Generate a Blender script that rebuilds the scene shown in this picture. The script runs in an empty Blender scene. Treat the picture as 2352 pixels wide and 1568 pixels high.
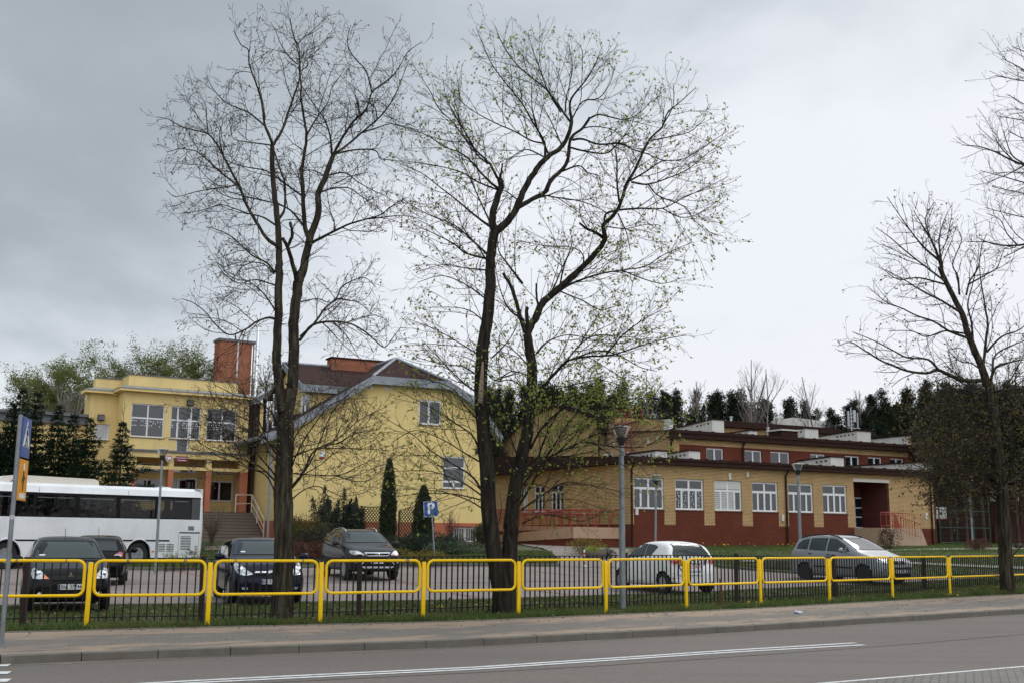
import bpy, bmesh, math, random
import numpy as np
from mathutils import Vector, Matrix
R = math.radians
SC = bpy.context.scene
COL = SC.collection
# ------------------------------------------------------------------ camera
F, CX, CY, HC = 2550.0, 1176.0, 784.0, 1.6        # focal length in px of a 2352 px wide frame, eye height
PITCH = math.atan2(446.0, F); ROLL = R(0.5)
_f = Vector((0, math.cos(PITCH), math.sin(PITCH)))
_u0 = Vector((0, -math.sin(PITCH), math.cos(PITCH))); _r0 = Vector((1, 0, 0))
_r = _r0*math.cos(ROLL) + _u0*math.sin(ROLL); _u = -_r0*math.sin(ROLL) + _u0*math.cos(ROLL)
cam = bpy.data.cameras.new('camera'); camo = bpy.data.objects.new('camera', cam); COL.objects.link(camo)
cam.sensor_width = 36; cam.lens = F/2352*36; cam.clip_end = 6000; cam.clip_start = .1
camo.matrix_world = Matrix(((_r.x, _u.x, -_f.x, 0), (_r.y, _u.y, -_f.y, 0), (_r.z, _u.z, -_f.z, HC), (0, 0, 0, 1)))
SC.camera = camo
SC.view_settings.view_transform = 'Standard'; SC.view_settings.look = 'None'
SC.view_settings.exposure = 0.3; SC.view_settings.gamma = 1; SC.view_settings.use_curve_mapping = False
SC.cycles.max_bounces = 8; SC.cycles.transparent_max_bounces = 16
# ------------------------------------------------------------------ sky and sun
SUN_EL, SUN_AZ = R(48), R(35)      # azimuth clockwise from +Y (view direction): the bright side is ahead on the right
W = bpy.data.worlds.new('World'); SC.world = W; W.use_nodes = True
def build_world():
    nt = W.node_tree; N = nt.nodes; L = nt.links; N.clear()
    out = N.new('ShaderNodeOutputWorld'); bg1 = N.new('ShaderNodeBackground'); bg2 = N.new('ShaderNodeBackground')
    mix = N.new('ShaderNodeMixShader'); sky = N.new('ShaderNodeTexSky'); sky.sky_type = 'NISHITA'; sky.sun_disc = False
    sky.sun_elevation = SUN_EL; sky.sun_rotation = SUN_AZ; sky.dust_density = 2
    L.new(sky.outputs[0], bg1.inputs[0]); bg1.inputs[1].default_value = .12
    tc = N.new('ShaderNodeTexCoord'); sep = N.new('ShaderNodeSeparateXYZ'); L.new(tc.outputs['Generated'], sep.inputs[0])
    def math_(op, a, b=None, c=None):
        m = N.new('ShaderNodeMath'); m.operation = op
        for i, v in enumerate((a, b, c)):
            if v is None: continue
            if isinstance(v, (int, float)): m.inputs[i].default_value = v
            else: L.new(v, m.inputs[i])
        return m.outputs[0]
    # flatten the direction onto a cloud deck: x/(z+.25), y/(z+.25)
    zz = math_('ADD', math_('MAXIMUM', sep.outputs[2], 0.0), .22)
    cx = math_('DIVIDE', sep.outputs[0], zz); cy = math_('DIVIDE', sep.outputs[1], zz)
    cmb = N.new('ShaderNodeCombineXYZ'); L.new(cx, cmb.inputs[0]); L.new(cy, cmb.inputs[1])
    mp = N.new('ShaderNodeMapping'); L.new(cmb.outputs[0], mp.inputs[0]); mp.inputs['Scale'].default_value = (1, .8, 1)
    mp.inputs['Location'].default_value = (5.3, 1.4, 0)
    def noise(scale, det, rough=.5, dist=0):
        n = N.new('ShaderNodeTexNoise'); L.new(mp.outputs[0], n.inputs['Vector'])
        n.inputs['Scale'].default_value = scale; n.inputs['Detail'].default_value = det
        n.inputs['Roughness'].default_value = rough; n.inputs['Distortion'].default_value = dist
        return n.outputs[0]
    n1 = noise(.9, 4, .5, .3); n2 = noise(2.6, 6, .55, .2)
    # where the deck is thin and bright: towards the right and low down on the horizon
    base = math_('MULTIPLY_ADD', sep.outputs[0], 1.15, 1.25)
    low = math_('MULTIPLY', sep.outputs[2], -1.55)
    v = math_('ADD', base, low)
    v = math_('MULTIPLY_ADD', math_('SUBTRACT', n1, .5), 1.5, v)
    v = math_('MULTIPLY_ADD', math_('SUBTRACT', n2, .5), 1.15, v)
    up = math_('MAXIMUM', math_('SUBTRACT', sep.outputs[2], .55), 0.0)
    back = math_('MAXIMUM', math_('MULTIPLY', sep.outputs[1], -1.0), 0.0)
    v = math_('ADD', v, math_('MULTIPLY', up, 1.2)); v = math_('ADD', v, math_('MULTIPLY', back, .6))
    cr = N.new('ShaderNodeValToRGB'); L.new(v, cr.inputs[0]); e = cr.color_ramp
    e.interpolation = 'B_SPLINE'
    e.elements[0].position = 0.0; e.elements[0].color = (.30, .34, .37, 1)
    e.elements[1].position = 1.0; e.elements[1].color = (.72, .735, .775, 1)
    for p, c in ((.25, (.35, .385, .41, 1)), (.5, (.45, .49, .53, 1)), (.75, (.62, .645, .69, 1))):
        k = e.elements.new(p); k.color = c
    L.new(cr.outputs[0], bg2.inputs[0])
    # unseen sky overhead and behind the viewer, brightened to light the building fronts
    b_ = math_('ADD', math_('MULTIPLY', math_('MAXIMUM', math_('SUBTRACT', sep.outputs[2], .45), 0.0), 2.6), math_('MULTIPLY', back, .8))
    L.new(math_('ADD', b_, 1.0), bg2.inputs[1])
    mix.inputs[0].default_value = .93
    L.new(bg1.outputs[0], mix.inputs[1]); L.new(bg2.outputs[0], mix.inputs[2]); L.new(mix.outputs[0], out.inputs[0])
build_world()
sl = bpy.data.lights.new('sun', 'SUN'); sl.energy = .9; sl.angle = R(14); sl.color = (1, .96, .9)
so = bpy.data.objects.new('sun', sl); COL.objects.link(so)
so.rotation_euler = Vector((math.sin(SUN_AZ)*math.cos(SUN_EL), math.cos(SUN_AZ)*math.cos(SUN_EL), math.sin(SUN_EL))).to_track_quat('Z', 'Y').to_euler()
# ------------------------------------------------------------------ picture rays to points in the place
def ray(px, py):
    d = _f + _r*((px-CX)/F) - _u*((py-CY)/F); return d/d.y
def at(px, py, Y):
    d = ray(px, py); return Vector((d.x*Y, Y, HC + d.z*Y))
def onz(px, py, z=0):
    d = ray(px, py); t = (z-HC)/d.z; return Vector((d.x*t, t, z))
def terr(x, y):
    a = np.interp(y, [33, 38, 44, 56, 65, 80, 200], [0, .12, .3, 1.0, 1.05, 1.3, 1.6])
    b = np.interp(y, [26, 44, 51.5, 55, 80, 200], [0, .06, .25, 1.22, 1.35, 1.6])
    k = np.clip((-6-np.asarray(x, float))/8, 0, 1)
    return a*(1-k) + b*k
def ong(px, py):
    d = ray(px, py); t = 10.0
    while t < 400:
        if HC + d.z*t <= float(terr(d.x*t, t)): break
        t += .1
    return Vector((d.x*t, t, float(terr(d.x*t, t))))
# ------------------------------------------------------------------ materials
MATS = {}
def _bsdf(m): return m.node_tree.nodes['Principled BSDF']
def mat(name, col, rough=.6, metal=0, var=.12, scale=6, ior=None, bump=0, bscale=40, coat=0, streak=False, dirt=None, dscale=1.2, damt=.5, alpha=None, trans=0):
    """plain colour broken up by two noises, an optional second (dirt) colour and bump"""
    m = bpy.data.materials.new(name); m.use_nodes = True; nt = m.node_tree; N = nt.nodes; L = nt.links; b = _bsdf(m)
    b.inputs['Roughness'].default_value = rough; b.inputs['Metallic'].default_value = metal
    if ior: b.inputs['IOR'].default_value = ior
    if coat: b.inputs['Coat Weight'].default_value = coat; b.inputs['Coat Roughness'].default_value = .04
    if trans: b.inputs['Transmission Weight'].default_value = trans
    tc = N.new('ShaderNodeTexCoord'); src = tc.outputs['Object']
    if streak:
        mp = N.new('ShaderNodeMapping'); L.new(src, mp.inputs[0]); mp.inputs['Scale'].default_value = (1, 1, .12); src = mp.outputs[0]
    n = N.new('ShaderNodeTexNoise'); L.new(src, n.inputs['Vector']); n.inputs['Scale'].default_value = scale; n.inputs['Detail'].default_value = 6
    mr = N.new('ShaderNodeMapRange'); L.new(n.outputs[0], mr.inputs[0]); mr.inputs[1].default_value = .3; mr.inputs[2].default_value = .7
    mr.inputs[3].default_value = 1-var; mr.inputs[4].default_value = 1+var
    mx = N.new('ShaderNodeMix'); mx.data_type = 'RGBA'; mx.blend_type = 'MULTIPLY'; mx.inputs[0].default_value = 1
    mx.inputs[6].default_value = (*col, 1); L.new(mr.outputs[0], mx.inputs[7]); o = mx.outputs[2]
    if dirt:
        n2 = N.new('ShaderNodeTexNoise'); L.new(src, n2.inputs['Vector']); n2.inputs['Scale'].default_value = dscale; n2.inputs['Detail'].default_value = 8
        n2.inputs['Roughness'].default_value = .65
        r2 = N.new('ShaderNodeMapRange'); L.new(n2.outputs[0], r2.inputs[0]); r2.inputs[1].default_value = .45; r2.inputs[2].default_value = .68; r2.inputs[4].default_value = damt
        m2 = N.new('ShaderNodeMix'); m2.data_type = 'RGBA'; L.new(r2.outputs[0], m2.inputs[0]); L.new(o, m2.inputs[6]); m2.inputs[7].default_value = (*dirt, 1); o = m2.outputs[2]
    L.new(o, b.inputs['Base Color'])
    if bump:
        n3 = N.new('ShaderNodeTexNoise'); L.new(tc.outputs['Object'], n3.inputs['Vector']); n3.inputs['Scale'].default_value = bscale; n3.inputs['Detail'].default_value = 5
        bp = N.new('ShaderNodeBump'); L.new(n3.outputs[0], bp.inputs['Height']); bp.inputs['Strength'].default_value = bump; bp.inputs['Distance'].default_value = .02
        L.new(bp.outputs[0], b.inputs['Normal'])
    if alpha is not None: b.inputs['Alpha'].default_value = alpha
    MATS[name] = m; return m
def glass_mat(name, tint=(.5, .55, .56), refl=1.0, ior=1.6):
    """see-through tinted pane with a mirror coat; cheap (no refraction)"""
    m = bpy.data.materials.new(name); m.use_nodes = True; nt = m.node_tree; N = nt.nodes; L = nt.links; N.clear()
    out = N.new('ShaderNodeOutputMaterial'); tr = N.new('ShaderNodeBsdfTransparent'); gl = N.new('ShaderNodeBsdfGlossy'); fr = N.new('ShaderNodeFresnel'); mx = N.new('ShaderNodeMixShader')
    tr.inputs[0].default_value = (*tint, 1); gl.inputs['Roughness'].default_value = .01; gl.inputs[0].default_value = (refl, refl, refl, 1)
    fr.inputs[0].default_value = ior; L.new(fr.outputs[0], mx.inputs[0]); L.new(tr.outputs[0], mx.inputs[1]); L.new(gl.outputs[0], mx.inputs[2]); L.new(mx.outputs[0], out.inputs[0])
    MATS[name] = m; return m
def brick_mat(name, c1, c2, mortar, w=.25, h=.075, ms=.012, bump=.4, rough=.8, dark=.6):
    m = bpy.data.materials.new(name); m.use_nodes = True; nt = m.node_tree; N = nt.nodes; L = nt.links; b = _bsdf(m)
    tc = N.new('ShaderNodeTexCoord'); sp = N.new('ShaderNodeSeparateXYZ'); L.new(tc.outputs['Object'], sp.inputs[0])
    ad = N.new('ShaderNodeMath'); L.new(sp.outputs[0], ad.inputs[0]); L.new(sp.outputs[1], ad.inputs[1])
    cb = N.new('ShaderNodeCombineXYZ'); L.new(ad.outputs[0], cb.inputs[0]); L.new(sp.outputs[2], cb.inputs[1])
    br = N.new('ShaderNodeTexBrick'); L.new(cb.outputs[0], br.inputs['Vector']); br.inputs['Scale'].default_value = 1
    br.inputs['Brick Width'].default_value = w; br.inputs['Row Height'].default_value = h; br.inputs['Mortar Size'].default_value = ms
    br.inputs['Mortar Smooth'].default_value = .2; br.inputs['Color1'].default_value = (*c1, 1); br.inputs['Color2'].default_value = (*c2, 1); br.inputs['Mortar'].default_value = (*mortar, 1)
    n = N.new('ShaderNodeTexNoise'); L.new(tc.outputs['Object'], n.inputs['Vector']); n.inputs['Scale'].default_value = .8; n.inputs['Detail'].default_value = 8; n.inputs['Roughness'].default_value = .6
    mr = N.new('ShaderNodeMapRange'); L.new(n.outputs[0], mr.inputs[0]); mr.inputs[1].default_value = .3; mr.inputs[2].default_value = .7; mr.inputs[3].default_value = .86; mr.inputs[4].default_value = 1.12
    mx = N.new('ShaderNodeMix'); mx.data_type = 'RGBA'; mx.blend_type = 'MULTIPLY'; mx.inputs[0].default_value = 1
    L.new(br.outputs[0], mx.inputs[6]); L.new(mr.outputs[0], mx.inputs[7]); L.new(mx.outputs[2], b.inputs['Base Color'])
    bp = N.new('ShaderNodeBump'); L.new(br.outputs['Fac'], bp.inputs['Height']); bp.invert = True; bp.inputs['Strength'].default_value = bump; bp.inputs['Distance'].default_value = .02
    L.new(bp.outputs[0], b.inputs['Normal']); b.inputs['Roughness'].default_value = .95; b.inputs['IOR'].default_value = 1.25
    MATS[name] = m; return m
# ------------------------------------------------------------------ objects
def tag(o, label=None, cat=None, group=None, kind=None):
    if label: o['label'] = label
    if cat: o['category'] = cat
    if group: o['group'] = group
    if kind: o['kind'] = kind
    return o
def empty(name, loc=(0, 0, 0), rz=0, label=None, cat=None, group=None, parent=None):
    o = bpy.data.objects.new(name, None); COL.objects.link(o); o.location = loc; o.rotation_euler = (0, 0, rz); o.empty_display_size = .3
    if parent: o.parent = parent
    return tag(o, label, cat, group)
def link(name, me, parent=None):
    o = bpy.data.objects.new(name, me); COL.objects.link(o)
    if parent: o.parent = parent
    return o
def kids(o): return [c for c in bpy.data.objects if c.parent == o]
def copy_tree(o, parent=None, cm=None):
    if cm is None:
        cm = {}
        for c in bpy.data.objects:
            if c.parent: cm.setdefault(c.parent.name, []).append(c)
    c = o.copy(); COL.objects.link(c); c.parent = parent
    for ch in cm.get(o.name, []): copy_tree(ch, c, cm)
    return c
class MB:
    """collects shapes; build() links them as one mesh object"""
    def __init__(s, M=None): s.v = []; s.f = []; s.mi = []; s.M = M; s.cur = 0
    def add(s, vs, fs):
        n = len(s.v)
        if s.M is not None: vs = [s.M @ Vector(p) for p in vs]
        s.v += [tuple(p) for p in vs]; s.f += [tuple(i+n for i in f) for f in fs]; s.mi += [s.cur]*len(fs); return s
    def box(s, x0, x1, y0, y1, z0, z1):
        v = [(x, y, z) for z in (z0, z1) for y in (y0, y1) for x in (x0, x1)]
        return s.add(v, [(0, 2, 3, 1), (4, 5, 7, 6), (0, 1, 5, 4), (2, 6, 7, 3), (0, 4, 6, 2), (1, 3, 7, 5)])
    def cbox(s, x0, x1, y0, y1, z0, z1, c=.01):
        """box with chamfered edges"""
        bm = bmesh.new(); bmesh.ops.create_cube(bm, size=1)
        for v in bm.verts: v.co = Vector(((x0+x1)/2+v.co.x*(x1-x0), (y0+y1)/2+v.co.y*(y1-y0), (z0+z1)/2+v.co.z*(z1-z0)))
        bmesh.ops.bevel(bm, geom=bm.edges[:], offset=c, segments=2, profile=.5, affect='EDGES')
        return s.bm(bm)
    def bm(s, bm):
        bm.verts.index_update(); s.add([v.co.copy() for v in bm.verts], [[v.index for v in f.verts] for f in bm.faces]); bm.free(); return s
    def quad(s, *p): return s.add(p, [tuple(range(len(p)))])
    def prism(s, poly, d):
        """poly: list of 3D points (planar), extruded by vector d"""
        n = len(poly); d = Vector(d); a = [Vector(p) for p in poly]; b = [p+d for p in a]
        return s.add(a+b, [tuple(range(n-1, -1, -1)), tuple(range(n, 2*n))] + [(i, (i+1) % n, n+(i+1) % n, n+i) for i in range(n)])
    def tube(s, pts, r, k=8, cap=True):
        pts = [Vector(p) for p in pts]; n = len(pts); rr = r if isinstance(r, (list, tuple)) else [r]*n
        vs = []; prev = None
        for i, p in enumerate(pts):
            t = (pts[min(i+1, n-1)]-pts[max(i-1, 0)]).normalized()
            if prev is None:
                a = Vector((0, 0, 1)) if abs(t.z) < .9 else Vector((1, 0, 0)); u = t.cross(a).normalized()
            else: u = (prev - t*prev.dot(t)).normalized()
            prev = u; w = t.cross(u)
            vs += [p+(u*math.cos(2*math.pi*j/k)+w*math.sin(2*math.pi*j/k))*rr[i] for j in range(k)]
        fs = [(i*k+j, i*k+(j+1) % k, (i+1)*k+(j+1) % k, (i+1)*k+j) for i in range(n-1) for j in range(k)]
        if cap: fs += [tuple(range(k-1, -1, -1)), tuple((n-1)*k+j for j in range(k))]
        return s.add(vs, fs)
    def lathe(s, prof, k=24, c=(0, 0, 0), axis='z', cap=True):
        vs = []
        for r, h in prof:
            for j in range(k):
                a = 2*math.pi*j/k; p = (r*math.cos(a), r*math.sin(a), h)
                if axis == 'y': p = (p[0], h, p[1])
                if axis == 'x': p = (h, p[0], p[1])
                vs.append((c[0]+p[0], c[1]+p[1], c[2]+p[2]))
        n = len(prof)
        fs = [(i*k+j, i*k+(j+1) % k, (i+1)*k+(j+1) % k, (i+1)*k+j) for i in range(n-1) for j in range(k)]
        if cap and prof[0][0] > 1e-4: fs.append(tuple(range(k-1, -1, -1)))
        if cap and prof[-1][0] > 1e-4: fs.append(tuple((n-1)*k+j for j in range(k)))
        return s.add(vs, fs)
    def build(s, name, m, parent=None, smooth=False, angle=None):
        me = bpy.data.meshes.new(name); me.from_pydata(s.v, [], s.f)
        for k in (m if isinstance(m, (list, tuple)) else [m]): me.materials.append(k)
        if isinstance(m, (list, tuple)) and any(s.mi): me.polygons.foreach_set('material_index', s.mi)
        if smooth: me.polygons.foreach_set('use_smooth', [True]*len(me.polygons))
        bm = bmesh.new(); bm.from_mesh(me); bmesh.ops.recalc_face_normals(bm, faces=bm.faces[:]); bm.to_mesh(me); bm.free()
        if smooth and angle: me.set_sharp_from_angle(angle=R(angle))
        me.update(); return link(name, me, parent)
def text_mesh(txt, size, bold=0.0, ext=.002, align='CENTER'):
    cu = bpy.data.curves.new('t', 'FONT'); cu.body = txt; cu.size = size; cu.extrude = ext; cu.offset = bold; cu.align_x = align; cu.align_y = 'CENTER'; cu.resolution_u = 3
    o = bpy.data.objects.new('t', cu); COL.objects.link(o)
    dg = bpy.context.evaluated_depsgraph_get(); me = bpy.data.meshes.new_from_object(o.evaluated_get(dg))
    bpy.data.objects.remove(o); bpy.data.curves.remove(cu); return me
def text(name, txt, size, m, parent, M, bold=0.0, sx=1.0, align='CENTER'):
    """M places the text plane (x right, y up)"""
    me = text_mesh(txt, size, bold, align=align); me.transform(M @ Matrix.Diagonal((sx, 1, 1, 1))); me.materials.clear(); me.materials.append(m)
    return link(name, me, parent)
VERT = Matrix(((1, 0, 0, 0), (0, 0, -1, 0), (0, 1, 0, 0), (0, 0, 0, 1)))   # text plane -> xz plane, facing -y
class Frame:
    """building frame: x along the front, y away from the camera, z up from the base"""
    def __init__(s, ox, oy, oz, deg):
        s.o = Vector((ox, oy, oz)); s.a = R(deg); s.ux = Vector((math.cos(s.a), math.sin(s.a), 0)); s.uy = Vector((-math.sin(s.a), math.cos(s.a), 0))
    def h(s, px, py, y=0):
        """where the ray meets the plane y = const: (x, z)"""
        d = ray(px, py); c = Vector((0, 0, HC))-s.o; t = (y-c.dot(s.uy))/d.dot(s.uy); p = c+d*t; return p.dot(s.ux), p.z+s.o.z
    def hx(s, px, py, x=0):
        d = ray(px, py); c = Vector((0, 0, HC))-s.o; t = (x-c.dot(s.ux))/d.dot(s.ux); p = c+d*t; return p.dot(s.uy), p.z+s.o.z
def wall(mb, x0, x1, z0, z1, holes=(), y=0, dep=.16):
    """upright wall face at y with openings and their reveals"""
    xs = sorted({x0, x1, *[a for h in holes for a in h[:2] if x0 < a < x1]}); zs = sorted({z0, z1, *[a for h in holes for a in h[2:] if z0 < a < z1]})
    for i in range(len(xs)-1):
        for j in range(len(zs)-1):
            cx_, cz_ = (xs[i]+xs[i+1])/2, (zs[j]+zs[j+1])/2
            if any(h[0] < cx_ < h[1] and h[2] < cz_ < h[3] for h in holes): continue
            mb.quad((xs[i], y, zs[j]), (xs[i+1], y, zs[j]), (xs[i+1], y, zs[j+1]), (xs[i], y, zs[j+1]))
    for a, b, c, d in holes:
        if dep: mb.quad((a, y, c), (a, y+dep, c), (a, y+dep, d), (a, y, d)); mb.quad((b, y, c), (b, y, d), (b, y+dep, d), (b, y+dep, c)); mb.quad((a, y, d), (a, y+dep, d), (b, y+dep, d), (b, y, d)); mb.quad((a, y, c), (b, y, c), (b, y+dep, c), (a, y+dep, c))
# ------------------------------------------------------------------ the materials of the place
M_asph = mat('asphalt', (.136, .114, .099), .85, var=.14, scale=20, bump=.6, bscale=60, dirt=(.100, .085, .074), dscale=.5, damt=.6)
M_white = mat('white_road_paint', (.62, .63, .62), .7, var=.12, scale=8, dirt=(.2, .19, .18), dscale=9, damt=.5)
M_kerb = mat('kerb_concrete', (.135, .123, .102), .9, var=.14, scale=3, bump=.4, bscale=70, dirt=(.11, .10, .085), dscale=5, damt=.6)
M_grass = mat('lawn_grass', (.050, .066, .020), .95, var=.45, scale=5, bump=1.0, bscale=30, dirt=(.060, .046, .028), dscale=1.6, damt=.75)
M_blade = mat('grass_blades', (.075, .120, .024), .8, var=.4, scale=1.5, dirt=(.12, .12, .035), dscale=.8, damt=.8)
M_conc = mat('path_concrete', (.30, .27, .24), .9, var=.12, scale=2, bump=.3, bscale=60)
M_ywall = mat('yellow_render', (.74, .575, .235), .9, var=.035, scale=1.2, bump=.15, bscale=90, dirt=(.55, .41, .19), dscale=1.3, damt=.30, streak=True)
M_ywall2 = mat('school_yellow_render', (.74, .565, .24), .9, var=.04, scale=1.2, bump=.15, bscale=90, dirt=(.50, .37, .19), dscale=1.6, damt=.35, streak=True)
M_owall = mat('orange_render', (.42, .125, .06), .9, var=.07, scale=1.5, bump=.15, bscale=90, dirt=(.25, .10, .06), dscale=.9, damt=.4)
M_owall2 = mat('orange_pillar_render', (.46, .16, .085), .9, var=.07, scale=1.5, bump=.15, bscale=90)
M_roof = mat('brown_roof_sheet', (.042, .023, .021), .95, ior=1.2, var=.2, scale=5, bump=.5, bscale=14)
M_fasc = mat('grey_sheet_metal', (.24, .265, .29), .5, metal=.3, var=.14, scale=2.5, dirt=(.19, .20, .215), dscale=1.5, damt=.5)
M_fasd = mat('dark_grey_sheet', (.13, .135, .145), .6, metal=.2, var=.15, scale=2.5)
M_brown = mat('dark_brown_cladding', (.036, .019, .015), .9, ior=1.2, var=.18, scale=2, streak=False)
M_bwood = mat('brown_panel', (.075, .045, .025), .7, var=.2, scale=4)
M_chim = brick_mat('red_chimney_brick', (.36, .115, .055), (.27, .085, .045), (.28, .17, .12), .26, .08, .012)
M_ybr = brick_mat('yellow_brick', (.66, .46, .225), (.55, .375, .175), (.22, .14, .075), .26, .085, .020)
M_rbr = brick_mat('dark_red_brick', (.155, .044, .024), (.128, .037, .022), (.085, .026, .018), .26, .085, .010)
M_dred = mat('dark_red_render', (.090, .024, .020), .8, var=.1, scale=2)
M_stuc = mat('white_stucco', (.60, .59, .54), .9, var=.06, scale=2, dirt=(.42, .41, .37), dscale=.9, damt=.4)
M_frame = mat('white_window_frame', (.70, .71, .72), .4, var=.03, scale=3)
M_sill = mat('brown_sill', (.13, .085, .065), .6)
M_pane = mat('window_glass', (.012, .014, .017), .02, var=.5, scale=.35, ior=1.72)
M_pane2 = mat('curtained_glass', (.13, .13, .13), .04, var=.6, scale=2.0, ior=2.3)
M_int = mat('dark_interior', (.02, .02, .02), .9)
M_blind = mat('white_blind', (.55, .55, .52), .8, var=.05)
M_tan = mat('tan_render', (.42, .265, .175), .85, var=.06, scale=2)
M_step = mat('tan_step_tile', (.42, .30, .20), .8, var=.08, scale=3)
M_stone = mat('stone_step', (.20, .155, .125), .85, var=.14, scale=3, dirt=(.13, .10, .08), dscale=3)
M_redm = mat('red_painted_metal', (.30, .035, .025), .45, var=.1)
M_cream = mat('cream_painted_metal', (.62, .52, .42), .5, var=.08)
M_steel = mat('galvanised_steel', (.23, .25, .265), .5, metal=.55, var=.16, scale=5, bump=.05)
M_black = mat('black_painted_steel', (.008, .007, .007), .8, var=.3, scale=9, dirt=(.03, .018, .014), dscale=12, damt=.5)
M_bpost = mat('dark_brown_fence_post', (.020, .010, .009), .85, var=.2, scale=9)
M_yell = mat('yellow_gloss_paint', (.86, .545, .008), .45, var=.06, scale=3, ior=1.3, dirt=(.16, .11, .06), dscale=7, damt=0)
M_rust = mat('chipped_grey_primer', (.20, .17, .13), .8, var=.4, scale=30)
M_blue = mat('blue_sign_sheet', (.010, .075, .33), .35, var=.05)
M_wsign = mat('white_sign_sheet', (.72, .74, .75), .4, var=.04)
M_amber = mat('amber_sign_sheet', (.72, .30, .015), .4, var=.08)
M_ink = mat('black_sign_ink', (.012, .012, .014), .5)
M_red = mat('red_plastic', (.42, .016, .014), .35, var=.1)
M_tyre = mat('tyre_rubber', (.016, .016, .016), .8, var=.2, scale=20)
M_rim = mat('alloy_rim', (.42, .43, .44), .3, metal=.8)
M_dplas = mat('dark_plastic', (.010, .010, .011), .7, var=.15)
M_chrome = mat('chrome', (.72, .73, .75), .12, metal=1, var=.02)
M_lamp = glass_mat('clear_lamp_cover', (.80, .84, .84), ior=1.5)
M_lgrey = mat('lamp_louvre', (.50, .52, .53), .4, metal=.3)
M_plate = mat('plate_white', (.66, .68, .68), .4, var=.03)
M_bark1 = mat('maple_bark', (.030, .024, .018), .95, ior=1.2, var=.5, scale=9, bump=1.0, bscale=22, streak=True, dirt=(.105, .098, .066), dscale=14, damt=.85)
M_bark2 = mat('lime_bark', (.021, .017, .014), .95, ior=1.2, var=.5, scale=9, bump=1.0, bscale=20, streak=True, dirt=(.068, .062, .044), dscale=12, damt=.75)
M_barew = mat('exposed_pale_wood', (.24, .18, .13), .9, var=.3, scale=12, streak=True)
M_twig = mat('twig_bark', (.020, .015, .013), .9, var=.3, scale=3)
M_bud = mat('opening_buds', (.15, .13, .05), .8, var=.45, scale=2)
M_leaf = mat('young_lime_leaves', (.235, .285, .050), .7, var=.5, scale=2.5)
M_leaf3 = mat('bronze_young_leaves', (.105, .080, .024), .8, var=.45, scale=1.1)
M_will = mat('willow_leaves', (.135, .155, .040), .8, var=.35, scale=.6)
M_spr = mat('spruce_needles', (.012, .023, .012), .9, ior=1.15, var=.5, scale=1.5)
M_pine = mat('pine_needles', (.019, .029, .016), .9, ior=1.15, var=.5, scale=.5)
M_thu = mat('thuja_foliage', (.028, .042, .014), .9, var=.5, scale=5)
M_junip = mat('juniper_foliage', (.020, .034, .018), .9, var=.5, scale=4)
M_yjun = mat('golden_shrub_foliage', (.16, .125, .018), .9, var=.4, scale=5)
M_redsh = mat('reddish_shrub_foliage', (.10, .032, .020), .9, var=.4, scale=5)
M_birch = mat('pale_bare_branches', (.20, .17, .155), .9, var=.3)
M_trunkp = mat('pine_bark', (.075, .045, .032), .95, var=.4, scale=2)
def paver_mat():
    m = bpy.data.materials.new('car_park_pavers'); m.use_nodes = True; nt = m.node_tree; N = nt.nodes; L = nt.links; b = _bsdf(m)
    tc = N.new('ShaderNodeTexCoord'); mp = N.new('ShaderNodeMapping'); L.new(tc.outputs['Object'], mp.inputs[0]); mp.inputs['Rotation'].default_value = (0, 0, R(12))
    br = N.new('ShaderNodeTexBrick'); L.new(mp.outputs[0], br.inputs['Vector']); br.inputs['Scale'].default_value = 1
    br.inputs['Brick Width'].default_value = .2; br.inputs['Row Height'].default_value = .1; br.inputs['Mortar Size'].default_value = .006
    br.inputs['Color1'].default_value = (.205, .172, .152, 1); br.inputs['Color2'].default_value = (.18, .15, .135, 1); br.inputs['Mortar'].default_value = (.13, .11, .10, 1)
    n = N.new('ShaderNodeTexNoise'); L.new(tc.outputs['Object'], n.inputs['Vector']); n.inputs['Scale'].default_value = .5; n.inputs['Detail'].default_value = 7
    mr = N.new('ShaderNodeMapRange'); L.new(n.outputs[0], mr.inputs[0]); mr.inputs[1].default_value = .3; mr.inputs[2].default_value = .7; mr.inputs[3].default_value = .85; mr.inputs[4].default_value = 1.12
    mx = N.new('ShaderNodeMix'); mx.data_type = 'RGBA'; mx.blend_type = 'MULTIPLY'; mx.inputs[0].default_value = 1; L.new(br.outputs[0], mx.inputs[6]); L.new(mr.outputs[0], mx.inputs[7])
    L.new(mx.outputs[2], b.inputs['Base Color']); b.inputs['Roughness'].default_value = .88
    return m
M_pave = paver_mat()
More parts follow.
